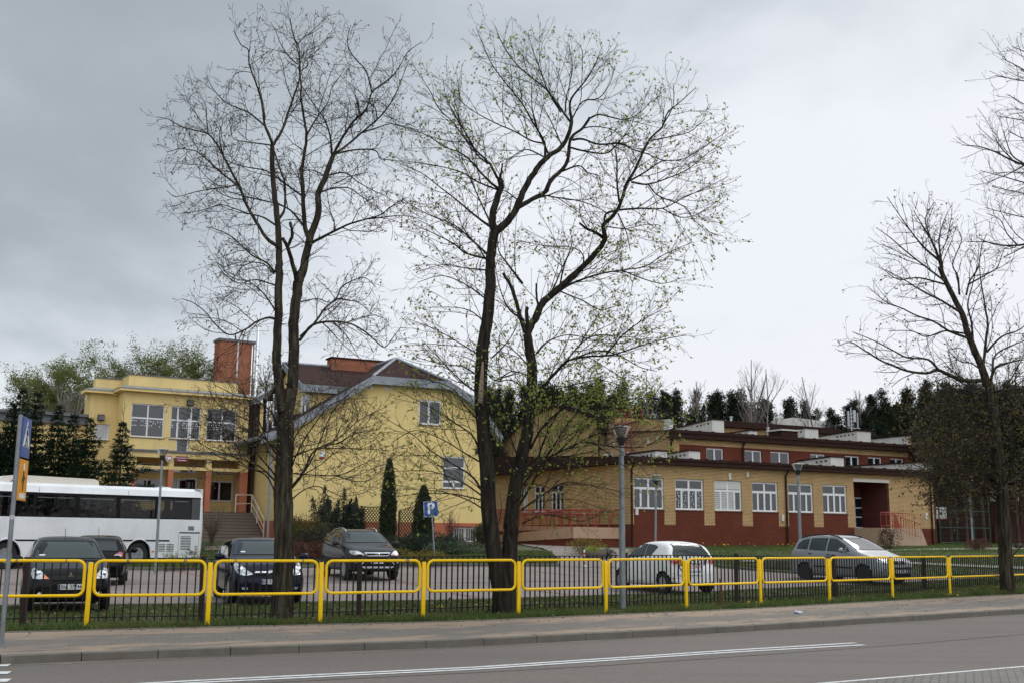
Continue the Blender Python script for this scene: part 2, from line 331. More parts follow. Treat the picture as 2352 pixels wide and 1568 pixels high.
def walk_mat():
    """grey small-block pavement under drifts of blown sand, heaviest at its two edges"""
    m = bpy.data.materials.new('sandy_pavement'); m.use_nodes = True; nt = m.node_tree; N = nt.nodes; L = nt.links; b = _bsdf(m)
    tc = N.new('ShaderNodeTexCoord'); mp = N.new('ShaderNodeMapping'); L.new(tc.outputs['Object'], mp.inputs[0]); mp.inputs['Rotation'].default_value = (0, 0, R(-16))
    br = N.new('ShaderNodeTexBrick'); L.new(mp.outputs[0], br.inputs['Vector']); br.inputs['Scale'].default_value = 1
    br.inputs['Brick Width'].default_value = .2; br.inputs['Row Height'].default_value = .1; br.inputs['Mortar Size'].default_value = .008
    br.inputs['Color1'].default_value = (.170, .152, .128, 1); br.inputs['Color2'].default_value = (.140, .126, .108, 1); br.inputs['Mortar'].default_value = (.12, .10, .085, 1)
    uv = N.new('ShaderNodeUVMap'); uv.uv_map = 'UVMap'; sp = N.new('ShaderNodeSeparateXYZ'); L.new(uv.outputs[0], sp.inputs[0])
    m2 = N.new('ShaderNodeMapping'); L.new(uv.outputs[0], m2.inputs[0]); m2.inputs['Scale'].default_value = (.55, 4.2, 1)
    n = N.new('ShaderNodeTexNoise'); L.new(m2.outputs[0], n.inputs['Vector']); n.inputs['Scale'].default_value = 1.6; n.inputs['Detail'].default_value = 7; n.inputs['Roughness'].default_value = .6
    e = N.new('ShaderNodeMath'); e.operation = 'SUBTRACT'; L.new(sp.outputs[1], e.inputs[0]); e.inputs[1].default_value = .42
    a = N.new('ShaderNodeMath'); a.operation = 'ABSOLUTE'; L.new(e.outputs[0], a.inputs[0])
    s = N.new('ShaderNodeMath'); s.operation = 'MULTIPLY_ADD'; L.new(a.outputs[0], s.inputs[0]); s.inputs[1].default_value = .62; L.new(n.outputs[0], s.inputs[2])
    # more sand towards the left end of the pavement
    g = N.new('ShaderNodeMapRange'); L.new(sp.outputs[0], g.inputs[0]); g.inputs[1].default_value = 0; g.inputs[2].default_value = 22; g.inputs[3].default_value = .10; g.inputs[4].default_value = -.03
    s2 = N.new('ShaderNodeMath'); L.new(s.outputs[0], s2.inputs[0]); L.new(g.outputs[0], s2.inputs[1])
    r = N.new('ShaderNodeMapRange'); L.new(s2.outputs[0], r.inputs[0]); r.inputs[1].default_value = .58; r.inputs[2].default_value = .70
    sand = N.new('ShaderNodeTexNoise'); L.new(tc.outputs['Object'], sand.inputs['Vector']); sand.inputs['Scale'].default_value = 9; sand.inputs['Detail'].default_value = 6
    rr = N.new('ShaderNodeMapRange'); L.new(sand.outputs[0], rr.inputs[0]); rr.inputs[3].default_value = .75; rr.inputs[4].default_value = 1.2
    sc = N.new('ShaderNodeMix'); sc.data_type = 'RGBA'; sc.blend_type = 'MULTIPLY'; sc.inputs[0].default_value = 1; sc.inputs[6].default_value = (.285, .212, .150, 1); L.new(rr.outputs[0], sc.inputs[7])
    mx = N.new('ShaderNodeMix'); mx.data_type = 'RGBA'; L.new(r.outputs[0], mx.inputs[0]); L.new(br.outputs[0], mx.inputs[6]); L.new(sc.outputs[2], mx.inputs[7])
    L.new(mx.outputs[2], b.inputs['Base Color']); b.inputs['Roughness'].default_value = .9
    bp = N.new('ShaderNodeBump'); L.new(sand.outputs[0], bp.inputs['Height']); bp.inputs['Strength'].default_value = .4; bp.inputs['Distance'].default_value = .03; L.new(bp.outputs[0], b.inputs['Normal'])
    return m
M_walk = walk_mat()

def translucent(m, amt=.45):
    """thin leaves let light through"""
    nt = m.node_tree; N = nt.nodes; L = nt.links; b = _bsdf(m); out = [n for n in N if n.type == 'OUTPUT_MATERIAL'][0]; t = N.new('ShaderNodeBsdfTranslucent'); mx = N.new('ShaderNodeMixShader'); mx.inputs[0].default_value = amt
    L.new(b.inputs['Base Color'].links[0].from_socket, t.inputs[0]); L.new(b.outputs[0], mx.inputs[1]); L.new(t.outputs[0], mx.inputs[2]); L.new(mx.outputs[0], out.inputs[0])
for m_, a_ in ((M_leaf, .5), (M_leaf3, .4), (M_will, .45), (M_bud, .3), (M_blade, .35)): translucent(m_, a_)
def sett_mat():
    m = bpy.data.materials.new('grey_setts'); m.use_nodes = True; nt = m.node_tree; N = nt.nodes; L = nt.links; b = _bsdf(m)
    tc = N.new('ShaderNodeTexCoord'); mp = N.new('ShaderNodeMapping'); L.new(tc.outputs['Object'], mp.inputs[0]); mp.inputs['Rotation'].default_value = (0, 0, R(22))
    br = N.new('ShaderNodeTexBrick'); L.new(mp.outputs[0], br.inputs['Vector']); br.inputs['Scale'].default_value = 1; br.inputs['Brick Width'].default_value = .2; br.inputs['Row Height'].default_value = .1; br.inputs['Mortar Size'].default_value = .011
    br.inputs['Color1'].default_value = (.20, .185, .165, 1); br.inputs['Color2'].default_value = (.155, .142, .128, 1); br.inputs['Mortar'].default_value = (.07, .06, .05, 1)
    L.new(br.outputs[0], b.inputs['Base Color']); b.inputs['Roughness'].default_value = .9
    bp = N.new('ShaderNodeBump'); L.new(br.outputs['Fac'], bp.inputs['Height']); bp.invert = True; bp.inputs['Strength'].default_value = .6; bp.inputs['Distance'].default_value = .02; L.new(bp.outputs[0], b.inputs['Normal']); return m
M_sett = sett_mat()
# ------------------------------------------------------------------ the ground
def resample(pts, n):
    P = np.array([(p[0], p[1]) for p in pts], float); d = np.r_[0, np.cumsum(np.hypot(*np.diff(P, axis=0).T))]
    t = np.linspace(0, d[-1], n); return np.c_[np.interp(t, d, P[:, 0]), np.interp(t, d, P[:, 1])]
def smooth_line(pts, n, k=2):
    P = resample(pts, n)
    for _ in range(k*3): P[1:-1] = (P[:-2]+2*P[1:-1]+P[2:])/4
    return P
def sheet(name, A, B, z, m, n=120, k=12, terrain=True, uv=False):
    """a surface lofted between two lines on the ground"""
    A = resample(A, n); B = resample(B, n); V = []; 
    for i in range(n):
        for j in range(k+1):
            p = A[i]+(B[i]-A[i])*j/k; V.append((p[0], p[1], (float(terr(p[0], p[1])) if terrain else 0)+z))
    Fc = [(i*(k+1)+j, (i+1)*(k+1)+j, (i+1)*(k+1)+j+1, i*(k+1)+j+1) for i in range(n-1) for j in range(k)]
    me = bpy.data.meshes.new(name); me.from_pydata(V, [], Fc); me.materials.append(m)
    if uv:
        L = me.uv_layers.new(name='UVMap'); d = np.r_[0, np.cumsum(np.hypot(*np.diff(A, axis=0).T))]
        for lp in me.loops:
            i, j = divmod(lp.vertex_index, k+1); L.data[lp.index].uv = (d[i], j/k)
    bm = bmesh.new(); bm.from_mesh(me); bmesh.ops.recalc_face_normals(bm, faces=bm.faces[:])
    if sum(f.normal.z for f in bm.faces) < 0: bmesh.ops.reverse_faces(bm, faces=bm.faces[:])
    bm.to_mesh(me); bm.free()
    return tag(link(name, me), kind='structure')
def kerb(name, line, w, h, z0, m, n=160, seg=1.0, terrain=True):
    """row of kerb stones with open joints along a line"""
    P = resample(line, n); d = np.r_[0, np.cumsum(np.hypot(*np.diff(P, axis=0).T))]; mb = MB(); c = .012
    t = 0.0
    while t < d[-1]-.2:
        a = t+.006; b = min(t+seg-.006, d[-1]); t += seg
        pa = np.array([np.interp(a, d, P[:, 0]), np.interp(a, d, P[:, 1])]); pb = np.array([np.interp(b, d, P[:, 0]), np.interp(b, d, P[:, 1])])
        u = (pb-pa)/max(1e-6, np.hypot(*(pb-pa))); q = np.array([-u[1], u[0]])*w
        za = (float(terr(*pa)) if terrain else 0)+random.uniform(-.003, .003); zb = (float(terr(*pb)) if terrain else 0)+random.uniform(-.003, .003)
        vs = []
        for p, zz in ((pa, za), (pb, zb)):
            for off, hh in ((0, z0), (0, h-c), (.15, h), (1, h), (1, z0)):
                vs.append((p[0]+q[0]*off, p[1]+q[1]*off, zz+hh))
        mb.add(vs, [(0, 1, 6, 5), (1, 2, 7, 6), (2, 3, 8, 7), (3, 4, 9, 8), (0, 4, 3, 2, 1), (5, 6, 7, 8, 9)])
    return tag(mb.build(name, m), kind='structure')
def ext(pts, a=60, b=60):
    pts = [Vector((p[0], p[1])) for p in pts]; u = (pts[0]-pts[1]).normalized(); w = (pts[-1]-pts[-2]).normalized()
    return [pts[0]+u*a] + pts + [pts[-1]+w*b]
random.seed(4)
KERB = smooth_line(ext([onz(x, y, -.12) for x, y in ((0, 1525.5), (476, 1507), (1087, 1484), (1698, 1451), (2349, 1409))]), 300)
WALKB = smooth_line(ext([onz(x, y, 0) for x, y in ((0, 1451), (609, 1436), (1088, 1425), (1383, 1411), (1700, 1398), (2052, 1378), (2352, 1363))]), 300)
def shift(P, d):
    P = np.array(P, float); T = np.gradient(P, axis=0); T /= np.hypot(T[:, 0], T[:, 1])[:, None]; return P + np.c_[-T[:, 1], T[:, 0]]*d
def big_ground():
    xs = np.unique(np.r_[np.linspace(-1500, -80, 12), np.linspace(-80, 80, 81), np.linspace(80, 1500, 12)])
    ys = np.unique(np.r_[np.linspace(-300, 8, 8), np.linspace(8, 110, 70), np.linspace(110, 2500, 14)])
    X, Y = np.meshgrid(xs, ys); Z = terr(X, Y)-.02
    # sink the sheet under road and pavement
    ky = np.interp(X.ravel(), WALKB[:, 0], WALKB[:, 1]).reshape(X.shape); Z = np.where(Y < ky-.0, -.2, Z)
    V = np.c_[X.ravel(), Y.ravel(), Z.ravel()].tolist(); w = len(xs)
    Fc = [(j*w+i, j*w+i+1, (j+1)*w+i+1, (j+1)*w+i) for j in range(len(ys)-1) for i in range(w-1)]
    me = bpy.data.meshes.new('ground'); me.from_pydata(V, [], Fc); me.materials.append(M_grass); tag(link('ground', me), kind='structure')
big_ground()
sheet('road', shift(KERB, .03), shift(KERB, -14), -.12, M_asph, 200, 2, False)
EDGE = smooth_line(ext([onz(x, y, -.116) for x, y in ((1890, 1568), (2120, 1549), (2352, 1529.5))], 60, 60), 200)
kerb('kerb', KERB, .15, 0.0, -.3, M_kerb, 300, 1.0, False)
kerb('pavement_edge_stone', shift(WALKB, -.07), .07, .012, -.2, M_kerb, 300, 1.0, False)
sheet('pavement', shift(KERB, .155), shift(WALKB, -.075), -.004, M_walk, 260, 6, False, True)
# verge between pavement and car park, slightly domed
PARKN = smooth_line(ext([ong(x, y) for x, y in ((0, 1393), (560, 1385.5), (1088, 1378), (1193, 1374), (1649, 1357.5), (2005, 1341), (2234, 1329))], 30, .5), 200)
PARKF = smooth_line(ext([ong(x, y) for x, y in ((0, 1304), (680, 1305), (1270, 1301), (1500, 1299), (1640, 1304), (1750, 1312), (1828, 1318), (2000, 1325), (2234, 1328))], 30, .5), 200)
sheet('verge', WALKB, shift(ext([ong(x, y) for x, y in ((0, 1393), (560, 1385.5), (1088, 1378), (1193, 1374), (1649, 1357.5), (2005, 1341), (2234, 1329), (2500, 1318))], 30, 60), -.02), 0.0, M_grass, 200, 8)
sheet('car_park', PARKN, PARKF, .012, M_pave, 200, 24)
kerb('car_park_front_kerb', shift(PARKN, -.06), .07, .035, -.2, M_kerb, 300, 1.0)
far = [p for p in PARKF]
L1 = [ong(x, y) for x, y in ((-40, 1304), (0, 1304), (680, 1305), (1285, 1301))]; L1 = smooth_line([L1[0]-Vector((25, 1, 0))]+L1, 120)
kerb('car_park_far_kerb', L1, .12, .13, -.2, M_kerb, 200, 1.0)
L2 = [ong(x, y) for x, y in ((1640, 1299), (1750, 1310), (1828, 1316.5), (2000, 1324), (2234, 1327.5))]
kerb('lawn_kerb', smooth_line(L2, 60), .10, .07, -.2, M_kerb, 120, 1.0)
# the drive that climbs from the car park to the brick building, the paths
sheet('drive', [ong(x, y) for x, y in ((1270, 1302), (1288, 1285), (1262, 1268), (1205, 1252), (1180, 1245))], [ong(x, y) for x, y in ((1650, 1305), (1590, 1285), (1500, 1271), (1380, 1258), (1258, 1246))], .03, M_pave, 60, 10)
sheet('path', [ong(x, y) for x, y in ((1990, 1262), (2120, 1259.5), (2352, 1257)) ]+[ong(2352, 1257)+Vector((30, 4, 0))], [ong(x, y) for x, y in ((1990, 1266.5), (2120, 1263.5), (2352, 1260.5))]+[ong(2352, 1260.5)+Vector((30, 4, 0))], .03, M_conc, 60, 3)
sheet('lawn_path', [ong(x, y) for x, y in ((1700, 1287), (2096, 1291), (2230, 1297), (2352, 1302), (2500, 1308))], [ong(x, y) for x, y in ((1700, 1290), (2096, 1295.5), (2230, 1302), (2352, 1307.5), (2500, 1314))], .03, M_conc, 60, 3)
sheet('garden_path', [ong(x, y) for x, y in ((470, 1256), (560, 1252), (640, 1251))], [ong(x, y) for x, y in ((470, 1265), (560, 1262), (640, 1262))], .03, M_stone, 40, 3)
# lines in the car park: drain channel and red parking bays
for n_ in M_asph.node_tree.nodes:                       # the darker wear runs along the lanes
    if n_.type == 'TEX_NOISE' and abs(n_.inputs['Scale'].default_value-.5) < 1e-3:
        mp_ = M_asph.node_tree.nodes.new('ShaderNodeMapping'); tc_ = [q for q in M_asph.node_tree.nodes if q.type == 'TEX_COORD'][0]; M_asph.node_tree.links.new(tc_.outputs['Object'], mp_.inputs[0]); mp_.inputs['Rotation'].default_value = (0, 0, R(-14)); mp_.inputs['Scale'].default_value = (.14, 1.6, 1); M_asph.node_tree.links.new(mp_.outputs[0], n_.inputs['Vector'])
M_redl = mat('red_paver_line', (.235, .115, .095), .9, var=.15); M_drain = mat('drain_channel', (.13, .085, .07), .9, var=.2)
def strip(name, pts, w, z, m, cnt=40, terrain=True):
    P = resample(pts, cnt); return sheet(name, shift(P, -w/2), shift(P, w/2), z, m, cnt, 1, terrain)
strip('drain_line', [ong(x, y) for x, y in ((-60, 1341.5), (455, 1341), (680, 1340), (1080, 1338), (1180, 1336), (1420, 1334), (1500, 1333))], .13, .02, M_drain, 90)
for i, q in enumerate((((405, 1310), (470, 1325)), ((590, 1305), (690, 1325)), ((575, 1360), (680, 1377)), ((905, 1330), (960, 1345)), ((1040, 1362), (1120, 1378)), ((1215, 1310), (1320, 1322)), ((1310, 1310), (1420, 1318)), ((1240, 1357), (1330, 1369)), ((60, 1360), (130, 1375)))):
    strip('bay_line', [ong(*q[0]), ong(*q[1])], .11, .022, M_redl, 8)
# painted road lines
CL = [onz(x, y, -.12) for x, y in ((700-340, 1571), (476, 1565.5), (780, 1552), (1089, 1536), (1400, 1519), (1698, 1496.5), (1950, 1478))]
CLa = smooth_line([onz(x, y, -.12) for x, y in ((-200, 1600), (100, 1582), (476, 1561), (1089, 1532), (1698, 1491.5), (1965, 1475.8))], 120)
CLb = smooth_line([onz(x, y, -.12) for x, y in ((-200, 1606), (100, 1588), (476, 1566), (1089, 1536.5), (1698, 1496), (1985, 1480.2))], 120)
tag(strip('centre_line', CLa, .11, -.114, M_white, 120, False), kind='structure')
tag(strip('centre_line', CLb, .11, -.114, M_white, 120, False), kind='structure')
M_dust = mat('gutter_dust', (.185, .150, .118), .95, var=.25, scale=6, dirt=(.13, .108, .09), dscale=3, damt=.9)
gk = shift(KERB, .0); gj = gk+np.c_[np.zeros(len(gk)), -.16-.07*np.sin(gk[:, 0]*1.9)-.05*np.sin(gk[:, 0]*5.3+1)]; sheet('gutter_dust', gk, gj, -.1165, M_dust, 300, 1, False)
strip('road_joint', shift(KERB, -3.1), .035, -.1155, mat('tar_joint', (.075, .066, .06), .8, var=.3), 200, False)
strip('edge_line', EDGE, .09, -.114, M_white, 200, False)
sheet('near_shoulder', shift(EDGE, -.06), shift(EDGE, -12), -.108, M_sett, 200, 6, False)
for k in range(4):
    y0 = 1527+k*17.5
    a = onz(-60, y0+1.5, -.12); b = onz(22, y0, -.12)
    strip('crossing_stripe', [a, b], .28, -.113, M_white, 6, False)
# ------------------------------------------------------------------ window builder
def window(parent, x0, x1, z0, z1, y, M=None, mull=(), bars=(), fw=.07, sill=True, pane_m=None, dep=.16, subs=None, fm=None):
    """white frame with mullions (fractions across), transom bars (fractions up), one glass pane and an outer sill.
    subs: list of (xa, xb, za, zb) fractions, each a casement with its own inner frame"""
    o = MB(M); w, h = x1-x0, z1-z0; ya, yb = y+dep-.06, y+dep
    o.box(x0, x1, ya, yb, z0, z0+fw); o.box(x0, x1, ya, yb, z1-fw, z1); o.box(x0, x0+fw, ya, yb, z0+fw, z1-fw); o.box(x1-fw, x1, ya, yb, z0+fw, z1-fw)
    for b in bars: o.box(x0+fw, x1-fw, ya-.004, yb, z0+h*b-fw*.7, z0+h*b+fw*.7)
    for m in mull:
        if isinstance(m, tuple): o.box(x0+w*m[0]-fw*.65, x0+w*m[0]+fw*.65, ya-.008, yb, z0+h*m[1]+fw*.7, z0+h*m[2]-fw*.7)
        else: o.box(x0+w*m-fw*.65, x0+w*m+fw*.65, ya-.008, yb, z0+fw, z1-fw)
    f = o.build('window', fm or M_frame, parent)
    p = MB(M); p.quad((x0+fw/2, y+dep-.025, z0+fw/2), (x1-fw/2, y+dep-.025, z0+fw/2), (x1-fw/2, y+dep-.025, z1-fw/2), (x0+fw/2, y+dep-.025, z1-fw/2)); p.build('pane', pane_m or M_pane, f)
    if sill:
        s = MB(M); s.add([(x0-.05, y-.05, z0-.03), (x1+.05, y-.05, z0-.03), (x1+.05, ya, z0+.005), (x0-.05, ya, z0+.005), (x0-.05, y-.05, z0-.055), (x1+.05, y-.05, z0-.055), (x1+.05, ya, z0-.055), (x0-.05, ya, z0-.055)],
              [(0, 1, 2, 3), (0, 4, 5, 1), (1, 5, 6, 2), (0, 3, 7, 4), (4, 7, 6, 5)]); s.build('sill', M_sill, f)
    return f
SIDE = Matrix(((0, 1, 0, 0), (1, 0, 0, 0), (0, 0, 1, 0), (0, 0, 0, 1)))      # swaps x and y: a wall that runs away from the camera
def side_at(x): return Matrix.Translation((x, 0, 0)) @ SIDE
# ================================================================== brick school building on the right
def brick_building():
    c = at(1446, 1250, 65.0); B = Frame(c.x, c.y, c.z, 28.5)
    root = empty('brick_building', c, B.a, 'low yellow brick school on a dark red plinth, in stepped tiers with brown fascias', 'building')
    zb = c.z
    def H(px, py, y=0): x, z = B.h(px, py, y); return x, z-zb
    def HX(px, py, x=0): y, z = B.hx(px, py, x); return y, z-zb
    U1 = H(2144, 1150)[0]; ztop = H(1446, 1063)[1]; zr = .5*(H(1460, 1206)[1]+H(2140, 1211)[1]); dA = 16.0
    win = []
    for xa, xb in ((1455.8, 1525.4), (1550.9, 1616.5), (1641, 1704), (1727.5, 1787), (1810.3, 1867.6), (1889.5, 1945)):
        win.append((H(xa, 1130)[0], H(xb, 1130)[0]))
    zt = H(1457, 1094.5)[1]; zs = H(1457, 1167)[1]
    nx0, nx1 = H(1962, 1150)[0], H(2042.6, 1150)[0]; nzt = H(2000, 1101)[1]; nzb = H(2000, 1211)[1]
    holes = [(a, b, zs, zt) for a, b in win] + [(nx0, nx1, nzb, nzt)]
    w = MB(); wall(w, 0, U1, zs, ztop, [h for h in holes[:-1]] + [(nx0, nx1, zs, nzt)], dep=.16)
    xs = [0]+[v for ab in win for v in ab]+[nx0]
    for i in range(0, len(xs), 2): wall(w, xs[i], xs[i+1], zr, zs)
    wall(w, nx1, U1, zr, zs)
    # left flank of the low wing, with three tall windows
    lw = []
    for xa, xb in ((1200, 1212), (1225, 1251), (1264.5, 1294)): lw.append(tuple(sorted((HX(xa, 1140)[0], HX(xb, 1140)[0]))))
    lzt = HX(1280, 1112)[1]; lzs = HX(1280, 1173.5)[1]
    m = MB(); wall(m, 0, 26, zr, ztop, [(a, b, lzs, lzt) for a, b in lw]); w.v += []; 
    n = len(w.v); w.v += [(p[1], p[0], p[2]) for p in m.v]; w.f += [tuple(i+n for i in f) for f in m.f]; w.mi += [0]*len(m.f)
    # right flank
    w.quad((U1, 0, zr), (U1, dA, zr), (U1, dA, ztop+.9), (U1, 0, ztop+.0))
    wb = w.build('wall', M_ybr, root)
    p = MB(); wall(p, 0, nx0, -.6, zr); wall(p, nx1, U1, -.6, zr)
    for a, b in win: wall(p, a, b, zr, zs)
    p.quad((0, 0, -.6), (0, 26, -.6), (0, 26, zr), (0, 0, zr)); p.quad((U1, 0, -.6), (U1, dA, -.6), (U1, dA, zr), (U1, 0, zr))
    p.build('plinth', M_rbr, root)
    for i, (a, b) in enumerate(win):
        f = window(root, a, b, zs, zt, 0, mull=((.5, .66, 1), (.25, 0, .66), (.5, 0, .66), (.75, 0, .66)), bars=(.66,), fw=.10)
        if i == 2:
            bl = MB()
            for k in range(3):
                for j in range(9): bl.box(a+.12+(b-a-.1)*k*.25, a+(b-a)*(k+1)*.25-.08, .118, .126, zs+.12+j*.125, zs+.21+j*.125)
            tag(bl.build('blind', M_blind, f), 'white slatted blinds behind three lights')
            t = MB(); t.box(a+.1, b-.1, .118, .126, zs+(zt-zs)*.72, zt-.1); t.build('blind', M_blind, f)
        if i == 1:                                               # paper snowflakes stuck to the panes
            sn = MB(); rr = random.Random(5)
            for k in range(4):
                for j in range(7):
                    x, z = a+(b-a)*(k*.25+.125)+rr.uniform(-.1, .1), zs+.2+j*.14+rr.uniform(-.05, .05)
                    sn.lathe([(.035, .11), (.035, .116)], 6, (x, 0, z), 'y')
            tag(sn.build('paper_flowers', M_wsign, f), kind='stuff')
    for a, b in lw: window(root, a, b, lzs, lzt, 0, M=SIDE, mull=((.5, .72, 1), (.33, 0, .72), (.66, 0, .72)), bars=(.72,), fw=.09)
    # roof slab and fascia of the low wing: the roof rises gently to the back
    ov = .45; fh = H(1446, 1047)[1]-ztop; rise = .9
    r = MB(); r.add([(-ov, -ov, ztop+fh-.05), (U1+ov*.6, -ov, ztop+fh-.05), (U1+ov*.6, dA, ztop+fh+rise), (-ov, dA, ztop+fh+rise), (-ov, 30, ztop+fh-.05+.0), (-ov, 30, ztop)], [(0, 1, 2, 3)])
    r.quad((-ov, dA, ztop+fh+rise), (-ov, dA, ztop+fh-.1), (-ov, -ov, ztop+fh-.1))
    rf = r.build('roof', M_brown, root)
    f = MB(); f.box(-ov-.02, U1+ov, -ov-.03, -ov+.02, ztop, ztop+fh); f.box(-ov-.03, -ov+.02, -ov+.02, 27, ztop, ztop+fh); f.box(U1+ov*.6, U1+ov*.6+.03, -ov+.02, 9, ztop, ztop+fh)
    f.box(-ov-.07, U1+ov, -ov-.10, -ov-.03, ztop+fh*.62, ztop+fh*.98)            # gutter
    f.box(-ov+.02, U1+ov*.6, -ov+.02, 0, ztop-.0, ztop+.03); f.box(-ov+.02, 0, 0, 27, ztop, ztop+.03)
    for i in range(24): f.box(-ov+i*1.15, -ov+.16+i*1.15, -ov-.02, -ov+.14, ztop+fh, ztop+fh+.05)
    f.build('fascia', M_brown, root)
    def vent_block(x1, y1, w, d, z0, hf, hb, slots=3, cap=True, name='vent_block'):
        """white stuccoed vent stack: narrow front at x1-w..x1, long side facing left, tapering to the back"""
        b = MB(); x0 = x1-w
        b.add([(x0, y1, z0-.3), (x1, y1, z0-.3), (x1, y1+d, z0-.3), (x0, y1+d, z0-.3), (x0, y1, z0+hf), (x1, y1, z0+hf), (x1, y1+d, z0+hb), (x0, y1+d, z0+hb)],
              [(0, 1, 5, 4), (1, 2, 6, 5), (2, 3, 7, 6), (3, 0, 4, 7), (4, 5, 6, 7)])
        o = b.build(name, M_stuc, root)
        if cap:
            c_ = MB(); e = .07; t = .09
            vs = [(x0-e, y1-e, z0+hf), (x1+e, y1-e, z0+hf), (x1+e, y1+d+e, z0+hb), (x0-e, y1+d+e, z0+hb)]
            c_.add([(a, b_, z+.003) for a, b_, z in vs]+[(a, b_, z+t) for a, b_, z in vs], [(0, 1, 5, 4), (1, 2, 6, 5), (2, 3, 7, 6), (3, 0, 4, 7), (4, 5, 6, 7), (3, 2, 1, 0)])
            c_.build('cap', M_brown, o)
        s = MB()
        for k in range(slots):
            yy = y1+.35+k*.42
            if yy > y1+d-.4: break
            zz = z0+hf+(hb-hf)*(yy-y1)/d-.16
            s.box(x0-.006, x0+.01, yy, yy+.22, zz-.13, zz)
        if slots: s.build('vent_opening', M_bwood, o)
        return o
    zA = ztop+fh
    def on_roof(px, py, y): return H(px, py, y)[0]
    vent_block(on_roof(1532, 1045, 3.5), 3.5, .9, 3.2, zA+.1, .62, .55, 3)
    vent_block(on_roof(1608, 1045, 3.0), 3.0, .9, 3.6, zA+.1, .70, .55, 5)
    vent_block(on_roof(1938, 1060, 2.0), 2.0, 1.2, 3.2, zA+.05, .75, .62, 3)
    # firewall parapet at the right end: white inner face, yellow brick front edge
    fw_ = vent_block(U1+.02, .0, .32, 14, zA+.0, .62, .75, 0, name='parapet_wall')
    e = MB(); e.box(U1-.06, U1+.05, -.02, .6, ztop, zA+.60); e.build('parapet_edge', M_ybr, root)
    # ---- second tier
    yB = 9.0; bx0 = H(1536, 1030, yB)[0]; bx1 = H(2092, 1040, yB)[0]; bt = H(1537, 1004, yB)[1]; bf = H(1537, 986, yB)[1]-bt
    bw = []
    for xa, xb in ((1623, 1662), (1711, 1750), (1770, 1813.5), (1861, 1895.5), (1940.5, 1973.6), (1993.7, 2025), (2044, 2075)): bw.append((H(xa, 1050, yB)[0], H(xb, 1050, yB)[0]))
    bwt = H(1640, 1028, yB)[1]; bws = bwt-1.35; brt = bwt+.14
    ww = MB(); wall(ww, bx0, bx1, brt, bt, (), y=yB); ww.quad((bx0, yB, ztop), (bx0, yB+30, ztop), (bx0, yB+30, bt), (bx0, yB, bt)); ww.quad((bx1, yB, ztop), (bx1, yB+9, ztop), (bx1, yB+9, bt+.5), (bx1, yB, bt))
    ww.box(bx0-.012, bx0+.9, yB-.012, yB+.02, ztop, bt)
    ww.build('upper_wall', M_ybr, root)
    wr = MB(); wall(wr, bx0+.9, bx1, ztop, brt, [(a, b, bws, bwt) for a, b in bw], y=yB); wr.build('upper_red_band', M_rbr, root)
    for a, b in bw: window(root, a, b, bws, bwt, yB, mull=(.5,), fw=.095)
    fb = MB(); fb.box(bx0-.1, bx1+.35, yB-.43, yB-.38, bt, bt+bf); fb.box(bx0-.3, bx1+.3, yB-.38, yB, bt, bt+.03); fb.box(bx0-.3, bx1+.35, yB-.50, yB-.43, bt+bf*.6, bt+bf*.97)
    for i in range(20): fb.box(bx0+i*1.2, bx0+.16+i*1.2, yB-.4, yB-.24, bt+bf, bt+bf+.05)
    fb.build('fascia', M_brown, root)
    rb = MB(); rb.quad((bx0-.3, yB-.4, bt+bf-.05), (bx1+.35, yB-.4, bt+bf-.05), (bx1+.35, yB+10, bt+bf+.5), (bx0-.3, yB+10, bt+bf+.5)); rb.build('roof', M_brown, root)
    zB = bt+bf; hb = lambda px, y: H(px, 980, y)[0]
    vent_block(hb(1663, yB+1.5), yB+1.5, 1.1, 9, zB, 1.12, .5, 4)
    vent_block(hb(1739, yB+6), yB+6, .8, 3, zB+.3, .75, .7, 3)
    vent_block(hb(1879, yB+3), yB+3, 1.4, 3.4, zB+.1, 1.05, 1.0, 3)
    vent_block(hb(1999, yB+1.5), yB+1.5, 1.5, 6.5, zB, 1.05, .8, 5)
    vent_block(bx1+.05, yB, .32, 9, zB, .75, .72, 0, name='parapet_wall')
    e = MB(); e.box(bx1-.05, bx1+.08, yB-.02, yB+.7, bt, zB+.72); e.build('parapet_edge', M_ybr, root)
    # skylight: brown curb with a pale lid
    sk = MB(); sx0, sx1 = hb(1795, yB+2), hb(1832, yB+2); sk.box(sx0, sx1, yB+2, yB+3.6, zB-.2, zB+.75); sko = sk.build('skylight', M_brown, root); l_ = MB(); l_.box(sx0-.08, sx1+.08, yB+1.92, yB+3.7, zB+.753, zB+.86); l_.build('lid', M_stuc, sko)
    fk = MB(); zf0, zf1 = HX(1534, 962, bx0)[1], HX(1405, 968, bx0)[1]; yk = HX(1395, 970, bx0)[0]
    fk.add([(bx0-.02, yB-.02, bt), (bx0-.02, yk, bt), (bx0-.02, yk, zf1), (bx0-.02, yB-.02, zf0), (bx0+.3, yB-.02, bt), (bx0+.3, yk, bt), (bx0+.3, yk, zf1), (bx0+.3, yB-.02, zf0)], [(0, 1, 2, 3), (4, 7, 6, 5), (0, 3, 7, 4), (3, 2, 6, 7), (1, 5, 6, 2)]); fk.build('flank_parapet', M_ybr, root)
    fk = MB(); fk.box(bx0-.06, bx0+.34, yB-.1, yB+.5, zf0-.75, zf0+.01); fk.build('parapet_edge', M_stuc, root)
    # ---- third tier
    yD = 19.0; dx0 = H(1662, 975, yD)[0]; dx1 = H(1915, 990, yD)[0]; dt = H(1662, 980, yD)[1]; df = H(1662, 966, yD)[1]-dt
    hx0 = bx0+.2
